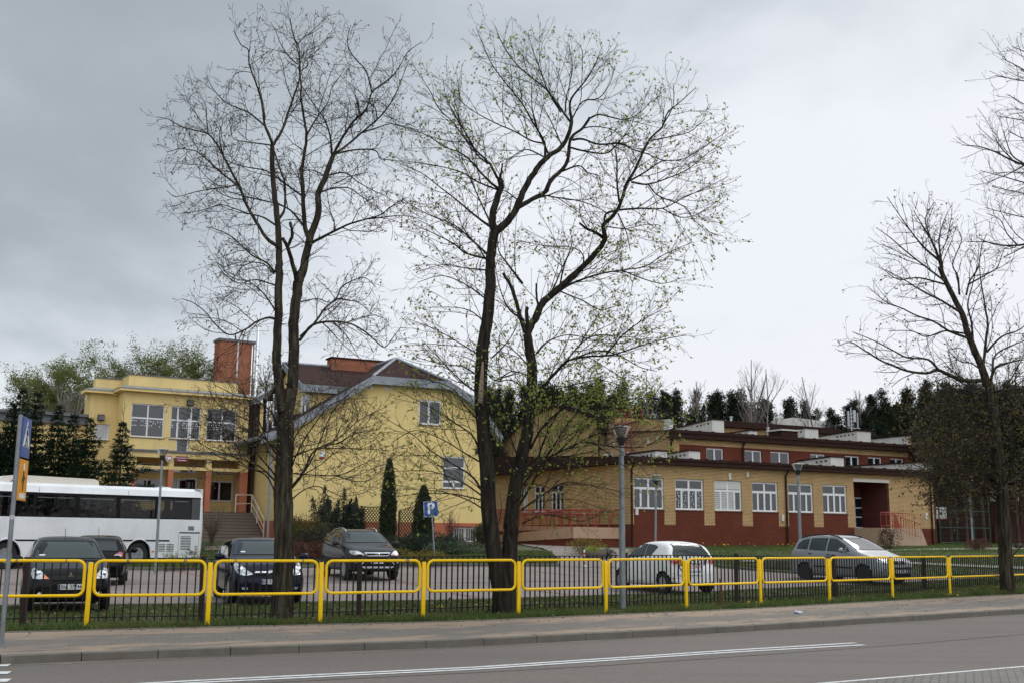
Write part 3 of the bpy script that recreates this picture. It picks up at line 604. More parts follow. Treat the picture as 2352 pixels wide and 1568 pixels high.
    wd = MB(); wd.quad((dx0, yD, zB-.5), (dx1, yD, zB-.5), (dx1, yD, dt), (dx0, yD, dt)); wd.quad((dx0, yD, zB-.5), (dx0, yD+8, zB-.5), (dx0, yD+8, dt), (dx0, yD, dt)); wd.quad((dx1, yD, zB-.5), (dx1, yD+8, zB-.5), (dx1, yD+8, dt), (dx1, yD, dt)); wd.build('upper_wall', M_ybr, root)
    fd = MB(); fd.box(dx0-1.5, dx1+.3, yD-.45, yD-.4, dt, dt+df); fd.box(dx0-.5, dx1, yD-.4, yD, dt, dt+.04)
    fd.box(dx0-1.5, dx0-1.45, yD-.4, yD+8, dt, dt+df); fd.box(hx0, dx0-1.5, yD+1, yD+1.1, zB-.3, dt+df-.35)
    fd.build('fascia', M_brown, root)
    top = MB(); tx0, tx1 = H(1765, 962, yD+6)[0], H(1908, 967, yD+6)[0]; tz = H(1850, 966, yD+6)[1]
    top.add([(tx0, yD+6, tz-1), (tx1, yD+6, tz-1), (tx1, yD+6, tz+.1), (tx0+3, yD+6, tz+.25), (tx0, yD+6, tz-.3)], [(0, 1, 2, 3, 4)]); top.box(tx0, tx1, yD+6.01, yD+8, tz-1, tz-.35); top.build('parapet_wall', M_stuc, root)
    # ---- the tall hall behind, its flank seen above the low wing, curved roofline
    hx = bx0-.02
    prof = []
    for px, py in ((1383, 955), (1340, 940), (1290, 927), (1262, 932), (1230, 948), (1205, 968), (1190, 985), (1160, 1010)): prof.append(HX(px, py, hx))
    yC0 = HX(1383, 1000, hx)[0]
    hh = MB(); pts = [(hx-.25, yC0, ztop-1)]+[(hx-.25, a, z) for a, z in prof]+[(hx-.25, prof[-1][0]+6, ztop-1)]
    hh.add(pts, [tuple(range(len(pts)))]); hh.prism([(hx-.25, yC0, ztop-1), (hx+6, yC0, ztop-1), (hx+6, yC0, prof[0][1]), (hx-.25, yC0, prof[0][1])], (0, .02, 0))
    hh.build('hall_wall', M_ybr, root)
    hr = MB()
    for i in range(len(prof)-1):
        (a, za), (b, zc) = prof[i], prof[i+1]
        hr.quad((hx-.5, a, za+.05), (hx-.5, b, zc+.05), (hx+.5, b, zc+.05), (hx+.5, a, za+.05)); hr.quad((hx+.5, a, za-1.2), (hx+.5, b, zc-1.2), (hx+20, b, zc-1.6), (hx+20, a, za-1.6)); hr.quad((hx-.5, a, za-.3), (hx-.5, b, zc-.3), (hx-.5, b, zc+.05), (hx-.5, a, za+.05))
    hr.box(hx-.5, hx+.6, yC0-.9, yC0, prof[0][1]-1.1, prof[0][1]+.05); hr.build('roof', M_brown, root)
    # small openings and lamps on the flank of the second tier
    s = MB()
    for px, py in ((1411, 1019), (1431, 1018), (1490, 1011.5), (1511.5, 1007)):
        a, z = HX(px, py, bx0); s.box(bx0-.06, bx0, a-.12, a+.12, z-.17, z+.17)
    s.build('wall_lamp', M_stuc, root)
    for xa, xb in ((1386, 1408), (1428, 1445)):
        a, b = sorted((HX(xa, 1050, bx0)[0], HX(xb, 1050, bx0)[0])); zt2 = HX(1400, 1041, bx0)[1]; q = MB(SIDE); q.box(a, b, bx0-.05, bx0-.01, zt2-1.2, zt2); o = q.build('window', M_frame, root)
        q = MB(SIDE)
        for k in range(2): q.box(a+.12+k*(b-a)/2, a+(k+1)*(b-a)/2-.12, bx0-.06, bx0-.052, zt2-1.1, zt2-.1)
        q.build('pane', M_pane, o)
    # red ladder frame beside the hall, poles up the wall
    rp = MB(); la, lz = HX(1452, 1050, bx0); 
    for dy in (-.35, .35):
        rp.tube([(bx0-.3, la+dy, ztop), (bx0-.3, la+dy, lz+3.6)], .05, 6)
    for k in range(3):
        rp.tube([(bx0-.3, la-1.6, lz+2.5+k*.5), (bx0-.3, la+1.8, lz+2.5+k*.5)], .035, 5)
    for dy in (-1.6, -.9, 0, .9, 1.8): rp.tube([(bx0-.3, la+dy, lz+2.5), (bx0-.3, la+dy, lz+3.5)], .03, 5)
    for k in range(12): rp.tube([(bx0-.3, la-.35, ztop+1+k*.4), (bx0-.3, la+.35, ztop+1+k*.4)], .02, 5)
    rp.build('roof_ladder', M_redm, root)
    # pipes
    def downpipe(x, y, z0, z1, par=root):
        d = MB(); d.tube([(x, y-.10, z0), (x, y-.10, z1-.35), (x, y-.38, z1)], .06, 8)
        for k in range(3): d.lathe([(.075, z0+.6+k*(z1-z0)/3), (.075, z0+.64+k*(z1-z0)/3)], 8, (x, y-.10, 0))
        d.build('downpipe', M_brown, par)
    downpipe(.12, 0, -.2, ztop); downpipe(H(1803, 1120)[0], 0, -.2, ztop); downpipe(U1-.35, 0, -.3, ztop)
    downpipe(bx0+.15, yB, zA, bt); downpipe(H(1704, 1020, yB)[0], yB, zA, bt); downpipe(bx1-.3, yB, zA, bt)
    d = MB(); d.tube([(bx0-.32, yC0, ztop), (bx0-.32, yC0, prof[0][1])], .07, 8); d.build('downpipe', M_brown, root)
    # little wall boxes
    for px, py, hh_ in ((1461.5, 1170.5, .28), (1797, 1186.5, .26), (2126.5, 1182, .26), (1675, 1091, .26), (1715.5, 1087.5, .2)):
        x, z = H(px, py); q = MB(); q.cbox(x-.1, x+.1, -.09, -.002, z-hh_, z+hh_*.6, .015); q.build('meter_box' if hh_ > .25 and py > 1150 else 'wall_lamp', M_stuc, root)
    # entrance niche
    nd = 2.6; q = MB(); q.quad((nx0, .001, nzb), (nx0, nd, nzb), (nx0, nd, nzt), (nx0, .001, nzt)); q.quad((nx1, .001, nzb), (nx1, nd, nzb), (nx1, nd, nzt), (nx1, .001, nzt)); q.quad((nx0, nd, nzb), (nx1, nd, nzb), (nx1, nd, nzt), (nx0, nd, nzt)); q.build('niche_wall', M_dred, root)
    q = MB(); q.quad((nx0, .001, nzt), (nx1, .001, nzt), (nx1, nd, nzt), (nx0, nd, nzt)); q.build('niche_ceiling', M_tan, root)
    q = MB(); z = H(2000, 1106.5)[1]; q.box(nx0-.05, nx1+.03, -.05, .12, z, nzt+.04); q.build('lintel', M_stuc, root)
    q = MB(); x0, z0 = H(1964, 1211, nd-.1); x1 = H(1982, 1150, nd-.1)[0]; zt_ = H(1973, 1141.5, nd-.1)[1]; x1 = x0+1.25; q.box(x0, x1, nd-.1, nd-.02, nzb, zt_); do = q.build('door', M_frame, root)
    for a, b in ((.04, .34), (.38, .64), (.68, .96)):
        hgt = zt_-nzb; q = MB(); q.box(x0+.1, x1-.1, nd-.112, nd-.104, nzb+hgt*a, nzb+hgt*b); q.build('pane', M_pane, do)
    q = MB(); q.box(x1-.07, x1-.03, nd-.16, nd-.1, nzb+1.0, nzb+1.2); q.build('handle', M_dplas, do)
    sx, sz = H(2021.5, 1148, nd-.04); q = MB(); q.box(sx-.55, sx+.55, nd-.05, nd-.01, sz-.42, sz+.42); sg = q.build('notice_board', M_stuc, root)
    q = MB()
    for k in range(5): q.box(sx-.4, sx+.4-.1*(k % 2), nd-.056, nd-.051, sz+.27-k*.12, sz+.295-k*.12)
    q.build('writing', M_lgrey, sg)
    q = MB(); q.box(sx-.35, sx+.25, nd-.05, nd-.01, sz-.95, sz-.6); q.build('notice_plate', M_bwood, root)
    # platform and steps: down to the right along the wall
    pl = MB(); pl.box(nx0-.1, nx1+.3, -2.3, -.003, -.6, nzb-.02); pl.box(nx0+.003, nx1-.003, .0, nd, nzb-.05, nzb-.003)
    ns = 9; xe = H(2122, 1253, -2.0)[0]; 
    for k in range(ns):
        xa = nx1+.3+(xe-nx1-.3)*k/ns; xb = nx1+.3+(xe-nx1-.3)*(k+1)/ns; zz = (nzb-.02)*(1-(k+1)/(ns+1)); pl.box(xa, xb, -2.3, -.003, -.6, zz)
    pl.build('steps', M_step, root)
    def rail(pts, y, hgt, nb, name='handrail'):
        q = MB(); P = [Vector((x, y, z)) for x, z in pts]
        q.tube([p+Vector((0, 0, hgt)) for p in P], .025, 6); q.tube([p+Vector((0, 0, .12)) for p in P], .015, 5); q.tube([p+Vector((0, 0, hgt-.12)) for p in P], .012, 5)
        for k in range(nb+1):
            t = k/nb*(len(P)-1); i = min(int(t), len(P)-2); p = P[i].lerp(P[i+1], t-i); q.tube([p, p+Vector((0, 0, hgt))], .022 if k % 5 == 0 else .009, 5)
        return q.build(name, M_redm, root)
    rail([(nx1+.3, nzb), (xe, .15)], -.15, .95, 15)
    rail([(nx0-.05, nzb), (nx0-.05+3.0, nzb-.05)], -2.25, .95, 15); 
    rail([(nx0+.05, nzb+.05), (nx0+3.1, nzb-.7)], -2.6, .95, 12)
    # ---- ramp with red railings along the left flank
    ry0 = .6; q = MB(); zr0 = HX(1400, 1222.5, -1.6)[1]
    zt0 = .78
    q.add([(-3.6, ry0, -.5), (-.05, ry0, -.5), (-.05, 17, -.5), (-3.6, 17, -.5), (-3.6, ry0, .36), (-.05, ry0, .36), (-.05, 17, .36), (-3.6, 17, -.2)], [(0, 1, 5, 4), (0, 4, 7, 3), (4, 5, 6, 7), (1, 2, 6, 5)])
    rm = q.build('ramp', M_rbr, root)
    q = MB(); q.add([(-3.66, ry0-.06, .34), (-.02, ry0-.06, .34), (-.02, ry0+.14, .34), (-3.46, ry0+.14, .34), (-3.66, ry0-.06, .98), (-.02, ry0-.06, .98), (-.02, ry0+.14, .98), (-3.46, ry0+.14, .98)], [(0, 1, 5, 4), (4, 5, 6, 7), (3, 7, 6, 2)])
    q.add([(-3.66, ry0-.06, .34), (-3.66, 17, -.25), (-3.66, 17, .05), (-3.66, ry0-.06, .98), (-3.46, ry0-.06, .34), (-3.46, 17, -.25), (-3.46, 17, .05), (-3.46, ry0-.06, .98)], [(0, 1, 2, 3), (3, 2, 6, 7), (4, 7, 6, 5), (0, 3, 7, 4)])
    q.add([(-1.9, ry0, .9), (-1.9, 17, .7), (-1.9, 17, 1.2), (-1.9, ry0, 1.0)], [(0, 1, 2, 3)])
    q.build('ramp_kerb', M_tan, rm)
    q = MB()
    def rrail(x, ya, yb, za, zc, n):
        for hgt, rr in ((1.0, .032), (.75, .024)):
            q.tube([(x, ya, za+hgt), (x, yb, zc+hgt)], rr, 6)
        for k in range(n+1):
            t = k/n; y = ya+(yb-ya)*t; z = za+(zc-za)*t; q.tube([(x, y, z), (x, y, z+.85), (x+.12, y, z+1.0)], .024, 5)
    rrail(-3.56, ry0, 17, .98, .1, 18); rrail(-1.95, ry0, 17, .95, 1.2, 18); rrail(-1.75, ry0+.6, 17, 1.0, 1.2, 18); rrail(-.15, ry0, 17, 1.0, 1.3, 14)
    for hgt in (1.0, .75): q.tube([(-3.56, ry0, .98+hgt), (-.15, ry0, .98+hgt)], .03, 6)
    for k in range(5): q.tube([(-3.56+k*.85, ry0, .98), (-3.56+k*.85, ry0, 1.98)], .026, 5)
    q.build('railing', M_redm, rm)
    # roof pipes, mast
    for px, py, y, hgt in ((1571, 975, yD-2, .9), (1679, 960, yD+1, .6), (1764, 985, yD-3, .9), (1880, 975, yD+4, .9)):
        x, z = H(px, py, y); q = MB(); q.tube([(x, y, z-1.2), (x, y, z+.1)], .1, 8); q.lathe([(.17, z+.1), (.17, z+.16)], 8, (x, y, 0)); q.build('roof_pipe', M_lgrey, root)
    for px, pt, y in ((1621, 925, yB+.5), (1763, 953, yB+.5)):
        x, z = H(px, pt, y); q = MB(); q.tube([(x, y, zB), (x, y, z)], .014, 5); q.build('lightning_rod', M_lgrey, root)
    x, z = H(1955, 960, yB+5); q = MB(); q.tube([(x, yB+5, zB+.5), (x, yB+5, z+.9)], .05, 6)
    q.box(x-.45, x-.3, yB+4.9, yB+5.0, z-.7, z+.6); q.box(x+.1, x+.35, yB+4.8, yB+4.9, z-.3, z+.7); q.box(x+.65, x+.72, yB+4.9, yB+5, z-.8, z+.5); q.tube([(x-.5, yB+5, z-.8), (x+1.0, yB+5, z-.8)], .03, 5)
    for k in range(4): q.tube([(x-.4, yB+4.9, z-.6+k*.3), (x+.3, yB+5, z-.5+k*.32)], .02, 4)
    q.build('antenna_mast', M_lgrey, root)
brick_building()
# ================================================================== yellow house with the clipped gable
def house():
    c = at(988, 1250, 62.0); zb = float(terr(c.x, c.y)); B = Frame(c.x, c.y, zb, 27.0)
    root = empty('yellow_house', (c.x, c.y, zb), B.a, 'yellow house with brown clipped gable roof, grey roof edges and an orange base', 'house')
    def H(px, py, y=0): x, z = B.h(px, py, y); return x, z-zb
    xl = H(640, 1100)[0]; xr = H(1118, 1100)[0]; zr = H(988, 1199)[1]
    D = 13.0; yo = -.55
    prof = [H(*p, yo) for p in ((600, 1001), (640, 989), (688, 962), (760, 920), (857, 865), (1036, 879), (1075, 905), (1115, 945), (1152, 1000))]
    # wall follows the roof underside
    xs = [p[0] for p in prof]; zs = [p[1]-.32 for p in prof]
    def zroof(x): return float(np.interp(x, xs, zs))
    w = MB(); cols = [xl]+[x for x in xs if xl < x < xr]+[xr]
    wins = []
    for (a, t, b, bt) in ((962, 916, 1013.5, 976), (1017, 1046, 1068, 1122)):
        x0, z1 = H(a, t); x1, z0 = H(b, bt); wins.append((x0, x1, z0, z1))
    cuts = sorted(set(cols+[v for q in wins for v in q[:2]]))
    for i in range(len(cuts)-1):
        a, b = cuts[i], cuts[i+1]; m = (a+b)/2; zz = [zr]
        hs = sorted([(q[2], q[3]) for q in wins if q[0] < m < q[1]])
        lo = zr
        for z0, z1 in hs: w.quad((a, 0, lo), (b, 0, lo), (b, 0, z0), (a, 0, z0)); lo = z1
        w.quad((a, 0, lo), (b, 0, lo), (b, 0, zroof(b)), (a, 0, zroof(a)))
    for x0, x1, z0, z1 in wins:
        d = .2; w.quad((x0, 0, z0), (x0, d, z0), (x0, d, z1), (x0, 0, z1)); w.quad((x1, 0, z0), (x1, d, z0), (x1, d, z1), (x1, 0, z1)); w.quad((x0, 0, z1), (x0, d, z1), (x1, d, z1), (x1, 0, z1)); w.quad((x0, 0, z0), (x1, 0, z0), (x1, d, z0), (x0, d, z0))
    w.quad((xl, 0, zr), (xl, D, zr), (xl, D, zroof(xl)), (xl, 0, zroof(xl))); w.quad((xr, 0, zr), (xr, D, zr), (xr, D, zroof(xr)), (xr, 0, zroof(xr)))
    w.build('wall', M_ywall, root)
    p = MB(); p.box(xl-.0, xr+.0, .02, D, -1, zr); bw = (H(1048, 1215)[0], H(1096, 1215)[0], H(1065, 1243)[1], H(1065, 1210)[1])
    p2 = MB(); wall(p2, xl-.04, xr+.04, -1, zr+.0, [(bw[0]-.25, bw[1]+.12, bw[2]-.1, bw[3]+.05)], y=-.04, dep=.3); p2.quad((xl-.04, -.04, -1), (xl-.04, D, -1), (xl-.04, D, zr), (xl-.04, -.04, zr)); p2.quad((xl-.04, -.04, zr), (xr+.04, -.04, zr), (xr+.04, .02, zr), (xl-.04, .02, zr))
    p2.build('plinth', M_owall, root)
    bf = window(root, bw[0]-.1, bw[1]+.05, bw[2], bw[3], -.04, mull=(.5,), fw=.07, dep=.28)
    q = MB()
    for k in range(9): q.tube([(bw[0]+(bw[1]-bw[0])*(k+.5)/9, .12, bw[2]), (bw[0]+(bw[1]-bw[0])*(k+.5)/9, .12, bw[3])], .014, 5)
    q.build('window_grille', M_cream, bf)
    for i, (x0, x1, z0, z1) in enumerate(wins):
        if i == 0: window(root, x0, x1, z0, z1, 0, mull=(.46,), fw=.1, dep=.12)
        else:
            f = window(root, x0, x1, z0, z1, 0, bars=(.64, .22), mull=((.5, 0, .22),), fw=.08, dep=.12)
    # roof: flared slopes, hip over the gable, grey sheet verge and hip edges
    iA, iB = 4, 5; A = prof[iA]; Bq = prof[iB]; apx, apz = H(909, 825, 2.4); ap = (apx, 2.4, apz)
    sheetp = []
    r = MB(); th = .12
    def slab(vs):
        vs = [Vector(v) for v in vs]; n = (vs[1]-vs[0]).cross(vs[2]-vs[0]).normalized()
        if n.z < 0: n = -n
        r.prism(vs, -n*th)
    for i in range(iA): a, b = prof[i], prof[i+1]; slab([(a[0], yo, a[1]), (b[0], yo, b[1]), (b[0], D, b[1]), (a[0], D, a[1])])
    for i in range(iB, len(prof)-1): a, b = prof[i], prof[i+1]; slab([(a[0], yo, a[1]), (b[0], yo, b[1]), (b[0], D, b[1]), (a[0], D, a[1])])
    slab([(A[0], yo, A[1]), (apx, 2.4, apz), (apx, D, apz), (A[0], D, A[1])]); slab([(Bq[0], yo, Bq[1]), (apx, 2.4, apz), (apx, D, apz), (Bq[0], D, Bq[1])])
    slab([(A[0], yo, A[1]), (Bq[0], yo, Bq[1]), ap])
    rf = r.build('roof', M_roof, root)
    v = MB(); bh = .46
    for i in range(len(prof)-1):
        a, b = prof[i], prof[i+1]; k = bh if 2 <= i <= 6 else bh*.9
        v.prism([(a[0], yo-.03, a[1]-bh+.1), (b[0], yo-.03, b[1]-bh+.1), (b[0], yo-.03, b[1]+.08), (a[0], yo-.03, a[1]+.08)], (0, .03, 0))
        v.quad((a[0], yo, a[1]-bh+.1), (b[0], yo, b[1]-bh+.1), (b[0], 0, b[1]-bh+.12), (a[0], 0, a[1]-bh+.12))
    for p0 in (A, Bq): v.tube([(p0[0], yo+.02, p0[1]+.06), (apx, 2.4, apz+.06)], .09, 6)
    v.tube([(apx, 2.4, apz+.05), (apx, D, apz+.05)], .1, 6); v.tube([(prof[0][0], yo, prof[0][1]-.05), (prof[0][0], D, prof[0][1]-.05)], .11, 6); v.tube([(prof[-1][0], yo, prof[-1][1]-.05), (prof[-1][0], D, prof[-1][1]-.05)], .11, 6)
    v.build('roof_edge', M_fasc, rf)
    # cross gable to the left: ridge runs left to right, front slope towards the street
    yf, yr = 3.0, 6.6; xL, ze = H(688, 885, yf); zt = H(700, 838, yr)[1]; xM = apx
    g = MB()
    def slab2(mb, vs, t=.12):
        vs = [Vector(v) for v in vs]; n = (vs[1]-vs[0]).cross(vs[2]-vs[0]).normalized(); n = -n if n.z < 0 else n; mb.prism(vs, -n*t)
    slab2(g, [(xL, yf-.4, ze), (A[0]+1.2, yf-.4, ze), (xM, yr, zt), (xL, yr, zt)]); slab2(g, [(xL, 2*yr-yf, ze), (xM, 2*yr-yf, ze), (xM, yr, zt), (xL, yr, zt)])
    xR, zRe = H(1062, 905, yf); xR = H(1078, 880, yf)[0]; zR = H(1040, 866, yr)[1]
    slab2(g, [(xR, yf-.4, ze), (Bq[0]-1.0, yf-.4, ze), (xM, yr, zt), (xR-1.6, yr, zR)]); slab2(g, [(xR, yf-.4, ze), (xR-1.6, yr, zR), (xR, 2*yr-yf, ze)])
    g.build('cross_roof', M_roof, root)
    ge = MB(); ge.box(xL-.02, A[0]+.4, yf-.44, yf-.38, ze-.36, ze+.06); ge.box(xL-.02, A[0]+.5, yf-.4, yf, ze-.36, ze-.33); ge.prism([(xL-.04, yf-.42, ze-.34), (xL-.04, yf-.42, ze+.08), (xL-.04, yr, zt+.08), (xL-.04, 2*yr-yf, ze), (xL-.04, 2*yr-yf, ze-.34), (xL-.04, yr, zt-.3)], (.05, 0, 0)); ge.tube([(xL, yr, zt+.04), (xM, yr, zt+.04)], .09, 6)
    ge.box(Bq[0]-.3, xR, yf-.44, yf-.38, ze-.36, ze+.06); ge.tube([(xM, yr, zt+.04), (xR-1.6, yr, zR+.04)], .09, 6); ge.tube([(xR, yf-.4, ze), (xR-1.6, yr, zR+.04)], .08, 6)
    ge.build('roof_edge', M_fasc, root)
    dw = MB(); x0 = xL+.35; dw2 = MB(); dw.quad((x0, yf, 3), (A[0]+.5, yf, 3), (A[0]+.5, yf, ze-.3), (x0, yf, ze-.3)); dw.add([(x0, yf, 3), (x0, 2*yr-yf, 3), (x0, 2*yr-yf, ze-.3), (x0, yr, zt-.2), (x0, yf, ze-.3)], [(0, 1, 2, 3, 4)]); dw2.quad((Bq[0]-.4, yf, 3), (xR-.4, yf, 3), (xR-.4, yf, ze-.3), (Bq[0]-.4, yf, ze-.3))
    dw.build('dormer_wall', M_ywall, root); dw2.build('dormer_wall', M_ywall, root)
    xa, za = H(696, 905, yf); xb, zc = H(716, 975, yf); window(root, xa-.1, xb-.2, zc-.5, za, yf, mull=(.5,), dep=-.02, sill=False, pane_m=M_pane2)
    # long brick chimney on the cross ridge with a row of flue openings
    xa, za = H(757, 822, yr); xb = H(884, 828, yr)[0]; zb_ = zt-.8; ch = MB()
    n = 12; wch = .45; ho = .16; dxx = (xb-xa)/n
    ch.box(xa, xb, yr-wch, yr+wch, zb_, za-.5); ch.box(xa, xb, yr-wch, yr+wch, za-.5+ho, za-.06)
    for k in range(n+1): ch.box(xa+k*dxx-.16 if k else xa, xa+k*dxx+.16 if k < n else xb, yr-wch, yr+wch, za-.5, za-.5+ho)
    co = ch.build('chimney', M_chim, root); q = MB(); q.box(xa-.08, xb+.08, yr-wch-.08, yr+wch+.08, za-.058, za+.03); q.build('cap', M_brown, co)
    # set-back stair part at the left with tall windows, downpipe and plinth
    ys = 4.5; x0 = H(600, 1050, ys)[0]; zt3 = H(612, 925, ys)[1]; q = MB(); wl = (H(617, 950, ys)[0]-.5, H(617, 950, ys)[0]+.15, zr+3.6, zt3-.5)
    q.quad((x0, ys, zr), (xl, ys, zr), (xl, ys, zt3), (x0, ys, zt3)); q.quad((x0, ys, zr), (x0, ys+6, zr), (x0, ys+6, zt3), (x0, ys, zt3)); q.box(x0-.02, xl, ys-.03, ys-.005, zr+1.5, zr+1.53); q.build('stair_wall', M_ywall2, root)
    q = MB(); q.box(x0-.04, xl, ys-.04, ys+6, -1, zr); q.build('stair_plinth', M_owall, root)
    for zz in (zr+2.2, zr+5.2): window(root, x0+.5, x0+1.05, zz, zz+1.9, ys, dep=-.02, mull=(), bars=(.5,), sill=False)
    q = MB(); q.prism([(x0-.7, ys-.6, zt3-.15), (xl+.3, ys-.6, zt3+.35), (xl+.3, ys-.6, zt3+.6), (x0-.7, ys-.6, zt3+.12)], (0, 3, 0)); q.build('stair_roof', M_fasd, root)
    for xx, yy, zt_ in ((H(620, 1100, -.1)[0], -.15, zroof(xl)), (x0+.25, ys-.12, zt3)):
        q = MB(); q.tube([(xx, yy, .25), (xx, yy, zt_-.2)], .065, 8); q.tube([(xx, yy, .25), (xx-.3, yy-.15, .1)], .065, 8)
        for k in range(4): q.lathe([(.082, 1+k*1.6), (.082, 1.05+k*1.6)], 8, (xx, yy, 0))
        q.build('downpipe', M_fasc, root)
    # little fittings: vents under the eave, alarm box, lamp
    for px, py in ((1253.5, 1304), (1303, 1308), (1320, 1308)):
        x, z = H(px*.6806, py*.6806); q = MB(); q.box(x-.09, x+.09, -.02, 0, z-.1, z+.1); q.build('air_vent', M_lgrey, root)
    x, z = H(739, 1043); q = MB(); q.cbox(x-.14, x+.14, -.1, -.002, z-.12, z+.16, .02); ab = q.build('alarm_box', M_wsign, root); q = MB(); q.box(x-.12, x+.12, -.09, -.01, z-.22, z-.121); q.build('alarm_light', M_red, ab)
    x, z = H(1096, 1035); q = MB(); q.cbox(x-.13, x+.13, -.12, -.002, z-.15, z+.15, .02); q.build('wall_lamp', M_dplas, root)
    return root, B
HOUSE, HB = house()
# ================================================================== yellow flat-roofed school at the left
def school():
    c = at(575, 1240, 62.5); zb = float(terr(c.x, c.y)); B = Frame(c.x, c.y, zb, 31.5)
    root = empty('school_building', (c.x, c.y, zb), B.a, 'yellow flat-roofed school with an orange-pillared entrance porch and large upper windows', 'building')
    def H(px, py, y=0): x, z = B.h(px, py, y); return x, z-zb
    xr = H(564, 1100)[0]; xl = H(281, 960)[0]; x2 = H(205, 960, 1.4)[0]
    zwt = H(420, 907)[1]; zc = H(420, 899)[1]; zpt = H(420, 866.5)[1]; zpb = H(420, 892)[1]; zl = H(420, 1040)[1]; zbt = H(420, 1053)[1]; zf = H(540, 1176)[1]; ztr = H(500, 1082)[1]
    W1 = [(H(300.8, 960)[0], H(378, 960)[0]), (H(392, 960)[0], H(462, 960)[0]), (H(475, 960)[0], H(544, 960)[0])]
    wz1 = H(340, 927)[1]; wz0 = H(340, 1003)[1]; dx = (H(407.5, 960)[0], H(437.5, 960)[0])
    w = MB(); wall(w, xl, xr, wz0, zwt, [(a, b, wz0, wz1) for a, b in W1], dep=.14); wall(w, xl, dx[0], zl, wz0, dep=0); wall(w, dx[1], xr, zl, wz0, dep=0)
    w.quad((dx[0], .14, zl), (dx[1], .14, zl), (dx[1], .14, wz0), (dx[0], .14, wz0))
    w.quad((xr, 0, zl), (xr, 14, zl), (xr, 14, zwt), (xr, 0, zwt))
    sx0, sx1, sz1 = H(217, 990, 1.4)[0], H(251, 990, 1.4)[0], H(234, 973, 1.4)[1]; sz0 = H(234, 1009, 1.4)[1]
    m = MB(); wall(m, x2, xl, -.5, zwt-.05, [(sx0, sx1, sz0, sz1)], y=1.4); m.quad((x2, 3.0, 2), (xl+2, 3.0, 2), (xl+2, 3.0, zwt), (x2, 3.0, zwt)); w.v, w.f, w.mi = w.v+m.v, w.f+[tuple(i+len(w.v) for i in f) for f in m.f], w.mi+[0]*len(m.f)
    w.quad((xl, 0, zl), (xl, 1.4, zl), (xl, 1.4, zwt), (xl, 0, zwt)); w.quad((x2, 1.4, -.5), (x2, 2.6, -.5), (x2, 2.6, zwt), (x2, 1.4, zwt))
    # parapet
    w.box(xl+.3, xr-.55, .45, .6, zpb-.3, zpt); w.box(xl+.3, xl+.45, .6, 6, zpb-.3, zpt); w.box(x2+.3, xl+.3, 2.0, 2.15, zpb-.3, zpt-.12); w.box(x2+.3, x2+.45, 2.15, 2.6, zpb-.3, zpt-.12); w.box(xr-.7, xr-.55, .6, 9, zpb-.3, zpt)
    w.build('wall', M_ywall2, root)
    f1 = window(root, *W1[0], wz0, wz1, 0, mull=(.5,), bars=(.57,), fw=.06, dep=.14)
    f2 = window(root, *W1[1], wz0, wz1, 0, mull=(.24, .68), bars=(.57,), fw=.06, dep=.14)
    f3 = window(root, *W1[2], wz0, wz1, 0, mull=(.52,), bars=(.57,), fw=.06, dep=.14)
    q = MB(); a, b = dx; q.box(a, b, .085, .135, zl, zl+.08); q.box(a, a+.09, .085, .135, zl+.08, wz0+1.15); q.box(b-.09, b, .085, .135, zl+.08, wz0+1.15); q.box(a+.09, b-.09, .085, .135, wz0-.03, wz0+.05); bd = q.build('balcony_door', M_frame, root)
    q = MB(); q.quad((a+.08, .11, zl+.07), (b-.08, .11, zl+.07), (b-.08, .11, wz0+.9), (a+.08, .11, wz0+.9)); q.build('pane', M_pane, bd)
    fs = window(root, sx0, sx1, sz0, sz1, 1.4, fw=.08, pane_m=M_pane2)
    rr = random.Random(2)
    for (a, b), f in zip(W1, (f1, f2, f3)):                 # paper dots on the lower panes
        q = MB()
        for i in range(15):
            for j in range(4):
                if rr.random() < .35: continue
                x = a+(b-a)*(i+.7)/15.5+rr.uniform(-.03, .03); z = wz0+.62+j*.12+rr.uniform(-.02, .02)
                if z > wz0+(wz1-wz0)*.52: continue
                q.lathe([(.03, .098), (.03, .102)], 6, (x, 0, z), 'y')
        tag(q.build('paper_dots', M_wsign, f), kind='stuff')
    # cornice, sloping grey sheet, parapet coping
    q = MB(); e = .42
    q.box(xl-.3, xr+.35, -e, .02, zwt, zc-.02); q.box(x2-.35, xl-.3, 1.4-e, 1.42, zwt-.06, zc-.08); q.box(xl-.3, xl, .02, 1.0, zwt, zc-.02); q.box(x2-.35, x2, 1.42, 2.4, zwt-.06, zc-.08); q.box(xr, xr+.35, .02, 9, zwt, zc-.02); q.build('cornice', M_ywall2, root)
    q = MB(); q.add([(xl-.34, -e-.04, zc-.018), (xr+.4, -e-.04, zc-.018), (xr-.55, .45, zpb+.02), (xl+.3, .45, zpb+.02), (xl-.34, -e-.04, zc-.06), (xr+.4, -e-.04, zc-.06)], [(0, 1, 2, 3), (4, 5, 1, 0)])
    q.add([(xl-.34, -e-.04, zc-.018), (xl+.3, .45, zpb+.02), (xl+.3, 2, zpb), (xl-.34, 1.0, zc-.018)], [(0, 1, 2, 3)])
    q.add([(x2-.4, 1.4-e-.04, zc-.076), (xl-.3, 1.4-e-.04, zc-.076), (xl+.3, 2.0, zpb-.02), (x2+.3, 2.0, zpb-.02), (x2-.4, 1.4-e-.04, zc-.12), (xl-.3, 1.4-e-.04, zc-.12)], [(0, 1, 2, 3), (4, 5, 1, 0)])
    q.add([(xr+.4, -e-.04, zc-.018), (xr+.4, 9, zc-.018), (xr-.55, 9, zpb+.02), (xr-.55, .45, zpb+.02)], [(0, 1, 2, 3)])
